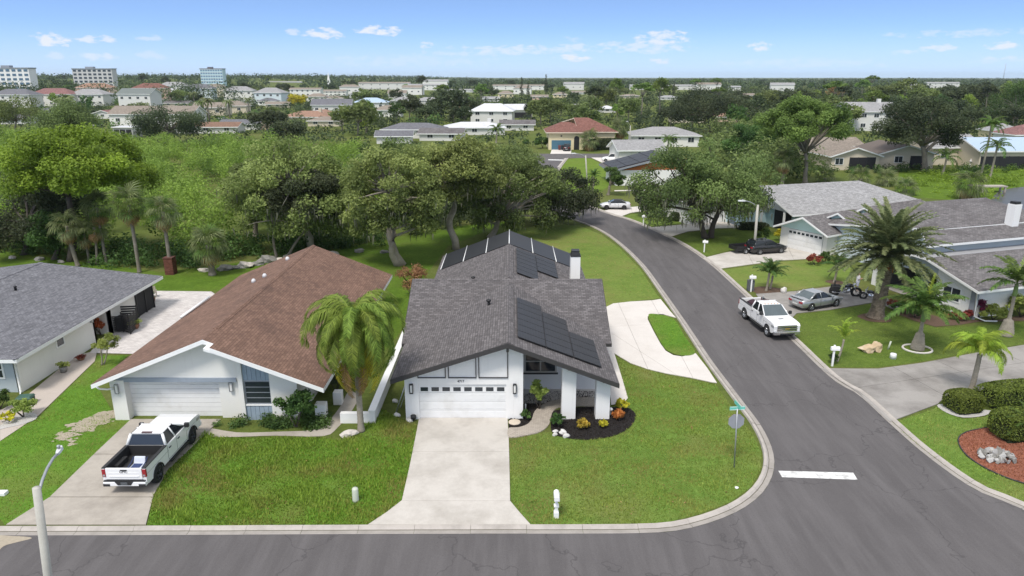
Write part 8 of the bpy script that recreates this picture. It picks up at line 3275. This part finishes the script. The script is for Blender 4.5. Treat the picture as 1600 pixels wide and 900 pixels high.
FT = {}
FT['broad'] = [tree_data(900 + i, 9, 5.4, 5.0, 5.8, 3.3, 20, 1500, .42, F_OAK, BARK, r=.34, limbs=.5, lo=-.6) for i in range(4)]
FT['round'] = [tree_data(910 + i, 8, 3.6, 3.5, 4.9, 3.2, 14, 1000, .36, F_BUSH, BARK, r=.4, limbs=.4, lo=-.7) for i in range(3)]
FT['pine'] = [tree_data(920 + i, 14, 4.6, 4.4, 10.2, 3.2, 20, 1200, .40, F_PINE_D, BARK, r=.3, limbs=.7, fork=.6, flat=(i != 1), tr=.26) for i in range(3)]
def spire_data(seed):
    g = np.random.default_rng(seed)
    cl = []
    for k in range(12):
        z = 2 + k * 1.05
        rr = 2.2 * (1 - k / 12.5)
        for j in range(3):
            a = g.uniform(0, 6.28)
            cl.append((math.cos(a) * rr * .5, math.sin(a) * rr * .5, z, .55 + rr * .35, .5))
    P, Nn, t = cloud(g, cl, 1000, .2)
    mb = MB()
    mb.tube([(0, 0, 0), (0, 0, 13.5)], [.28, .05], 7)
    return mb.mesh('trunk', BARK_DARK, uv=False), leaf_mesh('crown', P, Nn, .3 * g.uniform(.6, 1.3, len(P)), t, F_OAK_D, g), None
FT['spire'] = [spire_data(930 + i) for i in range(2)]
FT['palm'] = [far_palm(940 + i) for i in range(2)]
LOOK = {'broad': [('broad olive tree', F_OAK), ('broad dark tree', F_OAK_D), ('broad grey green tree', F_FAR)], 'round': [('round bright tree', F_BUSH), ('round dark tree', F_OAK_D), ('round yellowish tree', F_MANG)],
        'pine': [('tall pine', F_PINE_D), ('dark tall pine', F_OAK_D)], 'spire': [('slim dark conifer', F_OAK_D)], 'palm': [('far palm', F_PALM_G), ('dark far palm', F_PALM)]}
HT = {'broad': 9.1, 'round': 8.1, 'pine': 13.4, 'spire': 13.6, 'palm': 8.2}
HW = {'broad': 5.6, 'round': 3.7, 'pine': 4.6, 'spire': 1.7, 'palm': 2.6}
KEEP += [(832, 985, 206, 262, 165), (312, 372, 178, 196, 300), (940, 985, 236, 262, 150)]
gr = random.Random(99)
placed = []


def try_tree(px, py, kind, s, force=False):
    b = G(px, py)
    k = ppm(b.y)
    h = HT[kind] * s
    tp = PX((b.x, b.y, h))[1]
    hw = HW[kind] * s * k
    if not force:
        for (x0, x1, t_, bs, Yh) in KEEP:
            if b.y < Yh + 6:
                ox = max(0, min(x1, px + hw) - max(x0, px - hw))
                oy = max(0, min(bs, py) - max(t_, tp))
                if ox * oy > .16 * (x1 - x0) * max(4, bs - t_):
                    return False
        for (x0, x1, y0, y1) in BOXES:
            if x0 - 1.5 < b.x < x1 + 1.5 and y0 - 2 < b.y < y1 + 2:
                return False
        for q in placed:
            if abs(q[0] - px) < hw * .5 and abs(q[1] - py) < 2.5:
                return False
    li = gr.randrange(len(LOOK[kind]))
    placed.append((px, py, kind, li, s, b, gr.randrange(len(FT[kind])), gr.uniform(0, 6.28)))
    return True


# the ones that stand out, at their places in the photo
for (px, py, kd, s, li) in ((660, 150, 'pine', 1.5, 1), (690, 172, 'pine', 1.0, 0), (752, 168, 'pine', 1.15, 0), (705, 190, 'broad', 1.5, 1), (684, 187, 'broad', 1.1, 1), (735, 190, 'broad', 1.0, 1), (815, 153, 'spire', 1.25, 0), (825, 154, 'spire', 1.0, 0),
                            (880, 170, 'pine', .9, 0), (930, 178, 'pine', 1.15, 1), (962, 168, 'pine', 1.25, 0), (1002, 186, 'pine', 1.25, 0), (1030, 182, 'pine', 1.3, 0), (1052, 152, 'spire', 1.1, 0), (1046, 152, 'spire', .8, 0), (967, 150, 'spire', 1.1, 0),
                            (1085, 150, 'pine', 1.3, 0), (1118, 152, 'pine', 1.2, 0), (1284, 162, 'spire', 1.1, 0), (1305, 158, 'broad', 1.3, 0), (1345, 160, 'pine', 1.2, 0), (1375, 165, 'broad', 1.7, 0), (1415, 166, 'broad', 1.9, 0), (1440, 175, 'broad', 1.6, 0),
                            (1490, 178, 'broad', 1.5, 1), (1520, 176, 'broad', 1.6, 1), (1570, 170, 'broad', 1.5, 0), (466, 172, 'broad', 1.05, 2), (565, 168, 'broad', 1.25, 0), (585, 166, 'broad', 1.0, 1), (620, 163, 'broad', 1.1, 1), (640, 190, 'broad', 1.15, 1),
                            (620, 195, 'round', 1.1, 0), (560, 212, 'broad', 1.2, 0), (575, 205, 'pine', .8, 0), (535, 204, 'broad', .9, 0), (420, 218, 'broad', 1.15, 1), (455, 232, 'broad', .9, 1), (845, 196, 'broad', 1.2, 0), (860, 190, 'broad', 1.25, 0),
                            (830, 190, 'round', 1.1, 1), (900, 192, 'broad', .9, 0), (1080, 176, 'broad', 1.2, 1), (1150, 172, 'broad', 1.2, 1), (1195, 178, 'broad', 1.3, 0), (1225, 176, 'broad', 1.4, 1), (1190, 240, 'round', 1.2, 0), (1240, 196, 'broad', 1.2, 0),
                            (110, 150, 'broad', 1.6, 1), (140, 138, 'broad', 1.7, 1), (90, 136, 'broad', 1.6, 0), (10, 148, 'broad', 1.6, 0), (70, 150, 'broad', 1.1, 2), (380, 140, 'broad', 1.6, 1), (440, 146, 'broad', 1.5, 1), (240, 160, 'broad', 1.0, 0), (283, 166, 'broad', 1.2, 0),
                            (390, 180, 'palm', 1.2, 0), (360, 192, 'palm', 1.2, 0), (328, 194, 'palm', 1.4, 0), (318, 192, 'palm', 1.2, 1), (108, 200, 'palm', 1.6, 0), (1150, 215, 'round', 1.2, 0), (1320, 206, 'broad', 1.1, 0), (1290, 200, 'broad', 1.2, 1)):
    try_tree(px, py, kd, s, True)
    q = placed[-1]
    placed[-1] = q[:3] + (min(li, len(LOOK[kd]) - 1),) + q[4:]
n_try = 0
while len(placed) < 292 and n_try < 14000:
    n_try += 1
    px = gr.uniform(-20, 1620)
    py = 131 + 82 * gr.random() ** 1.25
    if px < 345 and py > 196:
        continue
    if px > 1180 and py > 203:
        continue
    kd = gr.choices(['broad', 'round', 'pine', 'palm', 'spire'], [48, 20, 12, 20, 2])[0]
    try_tree(px, py, kd, gr.uniform(.85, 1.45) * (1.15 if py < 150 else .95))
# labels: how a tree looks and the building it stands by; equals of one place are told apart by their order
keyed = {}
for q in placed:
    px, py, kd, li, s, b = q[:6]
    best, bd = None, 1e9
    for (sh, lx, ly, lY) in LAND:
        d_ = math.hypot(px - lx, (py - ly) * 3)
        if d_ < bd:
            best, bd = (sh, lx, ly, lY), d_
    sh, lx, ly, lY = best
    rel = 'behind' if b.y > lY + 8 else ('left of' if px < lx else 'right of') if abs(px - lx) > 18 else 'in front of'
    keyed.setdefault((LOOK[kd][li][0], rel, sh), []).append(q)
ORD = ['first', 'second', 'third', 'fourth', 'fifth', 'sixth', 'seventh', 'eighth', 'ninth', 'tenth', 'eleventh', 'twelfth']
for (ds, rel, sh), qs_l in keyed.items():
    qs_l.sort(key=lambda q: q[0])
    for i, q in enumerate(qs_l):
        px, py, kd, li, s, b, vi, rz_ = q
        lb = '%s %s the %s' % (ds, rel, sh)
        if len(qs_l) > 1:
            lb += ', %s from left' % ORD[min(i, 11)]
        nm = {'broad': 'broad_tree', 'round': 'round_tree', 'pine': 'pine_tree', 'spire': 'conifer', 'palm': 'palm_tree'}[kd]
        cr_leaf = F_YEL if (abs(px - 466) < 1 and kd == 'broad') else F_BROWN if (abs(px - 1305) < 1) else LOOK[kd][li][1]
        if cr_leaf is F_YEL:
            lb = 'broad tree with bright yellow crown left of the white gabled house'
        if cr_leaf is F_BROWN:
            lb = 'broad tree with rusty brown crown behind the white house with dormer'
        put_tree(FT[kd][vi], nm, lb, 'tree', b, rz_, (s, s, s * gr.uniform(.92, 1.08)), 'trees of the streets beyond', cr_leaf)


# ---- low shrubs between the far houses, then the far woods: masses nobody could count
def mass(name, label, n, ysel, per, size, rr_, zz, material, seed, hill=None, pxr=None, kf=.72):
    g = np.random.default_rng(seed)
    Ys = ysel(g, n)
    Xs = g.uniform(-.80, .80, n) * Ys
    keep = np.ones(n, bool)
    for (x0, x1, y0, y1) in BOXES:
        keep &= ~((Xs > x0 - 1) & (Xs < x1 + 1) & (Ys > y0 - 5) & (Ys < y1 + 2))
    pxs = 800 + F * Xs / (Ys * _c + CAM_H * _s)
    if pxr:
        Xs = (g.uniform(*pxr, n) - 800) / F * (Ys * _c + CAM_H * _s)
        pxs = 800 + F * Xs / (Ys * _c + CAM_H * _s)
        keep = np.ones(n, bool)
        for (x0, x1, y0, y1) in BOXES:
            keep &= ~((Xs > x0 - 1) & (Xs < x1 + 1) & (Ys > y0 - 5) & (Ys < y1 + 2))
    for (x0, x1, t_, bs, Yh) in KEEP:
        keep &= ~((pxs > x0 - 2) & (pxs < x1 + 2) & (Ys < Yh) & (Ys > Yh * kf))
    Xs, Ys = Xs[keep], Ys[keep]
    n = len(Xs)
    cl_r = g.uniform(*rr_, n)
    cz = g.uniform(*zz, n)
    z0 = hill(Xs, Ys) if hill else np.zeros(n)
    k = np.repeat(np.arange(n), per)
    d = norm(g.normal(size=(n * per, 3)))
    u = g.uniform(0, 1, n * per) ** .4
    P = np.stack([Xs[k], Ys[k], cz[k] + z0[k]], 1) + d * u[:, None] * np.stack([cl_r[k], cl_r[k], cz[k] * .95], 1)
    Nn = norm(d * .6 + np.array([0, 0, .6]) + norm(g.normal(size=(n * per, 3))) * .8)
    ct = g.normal(.42, .2, n)
    t = ct[k] + g.normal(0, .12, n * per)
    o = link(name, leaf_mesh(name, P, Nn, size * g.uniform(.6, 1.4, n * per), t, material, g))
    return tag(o, label, None, None, 'stuff')


def hillz(X, Y):
    a = np.clip((Y - 700) / 900, 0, 1)
    b = np.clip((-X - 60) / 500, 0, 1)
    return 13 * a * a * (3 - 2 * a) * b * b * (3 - 2 * b)


hx, hy = np.meshgrid(np.linspace(-6000, 200, 40), np.linspace(650, 9000, 40))
hz = hillz(hx, hy)
V = np.stack([hx.ravel(), hy.ravel(), hz.ravel() - .15], 1)
Fq = []
for j in range(39):
    for i in range(39):
        a = j * 40 + i
        Fq += [a, a + 1, a + 41, a + 40]
o = link('hill', raw_mesh('hill', V, np.array(Fq), 4, GROUND))
o['kind'] = 'structure'
mass('shrubbery', 'low garden shrubs and hedges between the far houses', 5200, lambda g, n: 200 + 520 * g.uniform(0, 1, n) ** .9, 20, .45, (1.2, 2.8), (.7, 1.7), F_FAR, 201, kf=.95)
mass('woods', 'close grown dark trees between the left hand houses', 190, lambda g, n: 235 + 420 * g.uniform(0, 1, n), 110, .42, (1.8, 4.0), (2.0, 3.3), F_OAK_D, 206, None, (-20, 640), kf=.985)
mass('woods', 'close grown green trees between the left hand houses', 110, lambda g, n: 235 + 380 * g.uniform(0, 1, n), 110, .42, (1.8, 3.8), (1.8, 3.0), F_BUSH, 209, None, (-20, 820), kf=.985)
mass('woods', 'trees standing in front of the tall blocks', 110, lambda g, n: 470 + 150 * g.uniform(0, 1, n), 120, .7, (5, 9), (6.5, 9.5), F_FAR, 208, None, (-20, 370), kf=.99)
mass('woods', 'close grown trees between the middle houses', 130, lambda g, n: 235 + 300 * g.uniform(0, 1, n), 120, .46, (2.0, 4.2), (2.2, 3.8), F_OAK_D, 207, None, (560, 1100), kf=.85)
mass('woods', 'close grown trees behind the mossy oak and the grey roofs', 130, lambda g, n: 128 + 130 * g.uniform(0, 1, n), 200, .33, (2.2, 4.2), (2.6, 4.6), F_OAK, 205, None, (1110, 1300))
mass('far_woods', 'dark woods between the far rooftops', 2200, lambda g, n: 420 + 730 * g.uniform(0, 1, n), 22, .95, (2.5, 5.0), (2.4, 4.4), F_FAR, 202, hillz)
mass('far_woods', 'dense tree crowns filling the blocks at the right', 900, lambda g, n: 270 + 480 * g.uniform(0, 1, n), 60, .62, (2.6, 5.0), (2.8, 5.0), F_FAR, 204, None, (1090, 1640))
mass('far_woods', 'unbroken woods running out to the horizon', 6500, lambda g, n: 1000 + 3600 * g.uniform(0, 1, n) ** 1.2, 14, 2.2, (5, 11), (3.6, 8.4), F_FAR, 203, hillz)

# ------------------------------------------------------------------ the air: far things fade
hz_m = bpy.data.materials.new('air')
hz_m.use_nodes = True
hz_m.node_tree.nodes.clear()
ho = hz_m.node_tree.nodes.new('ShaderNodeOutputMaterial')
hv = hz_m.node_tree.nodes.new('ShaderNodeVolumePrincipled')
hv.inputs['Color'].default_value = (.80, .88, .97, 1)
hv.inputs['Density'].default_value = .00006
hv.inputs['Anisotropy'].default_value = .2
hz_m.node_tree.links.new(hv.outputs[0], ho.inputs['Volume'])
m = MB()
m.box(-6500, 6500, -35, 9500, -1, 60)
if HAZE:
    m.build('haze', hz_m, uv=False)['kind'] = 'stuff'
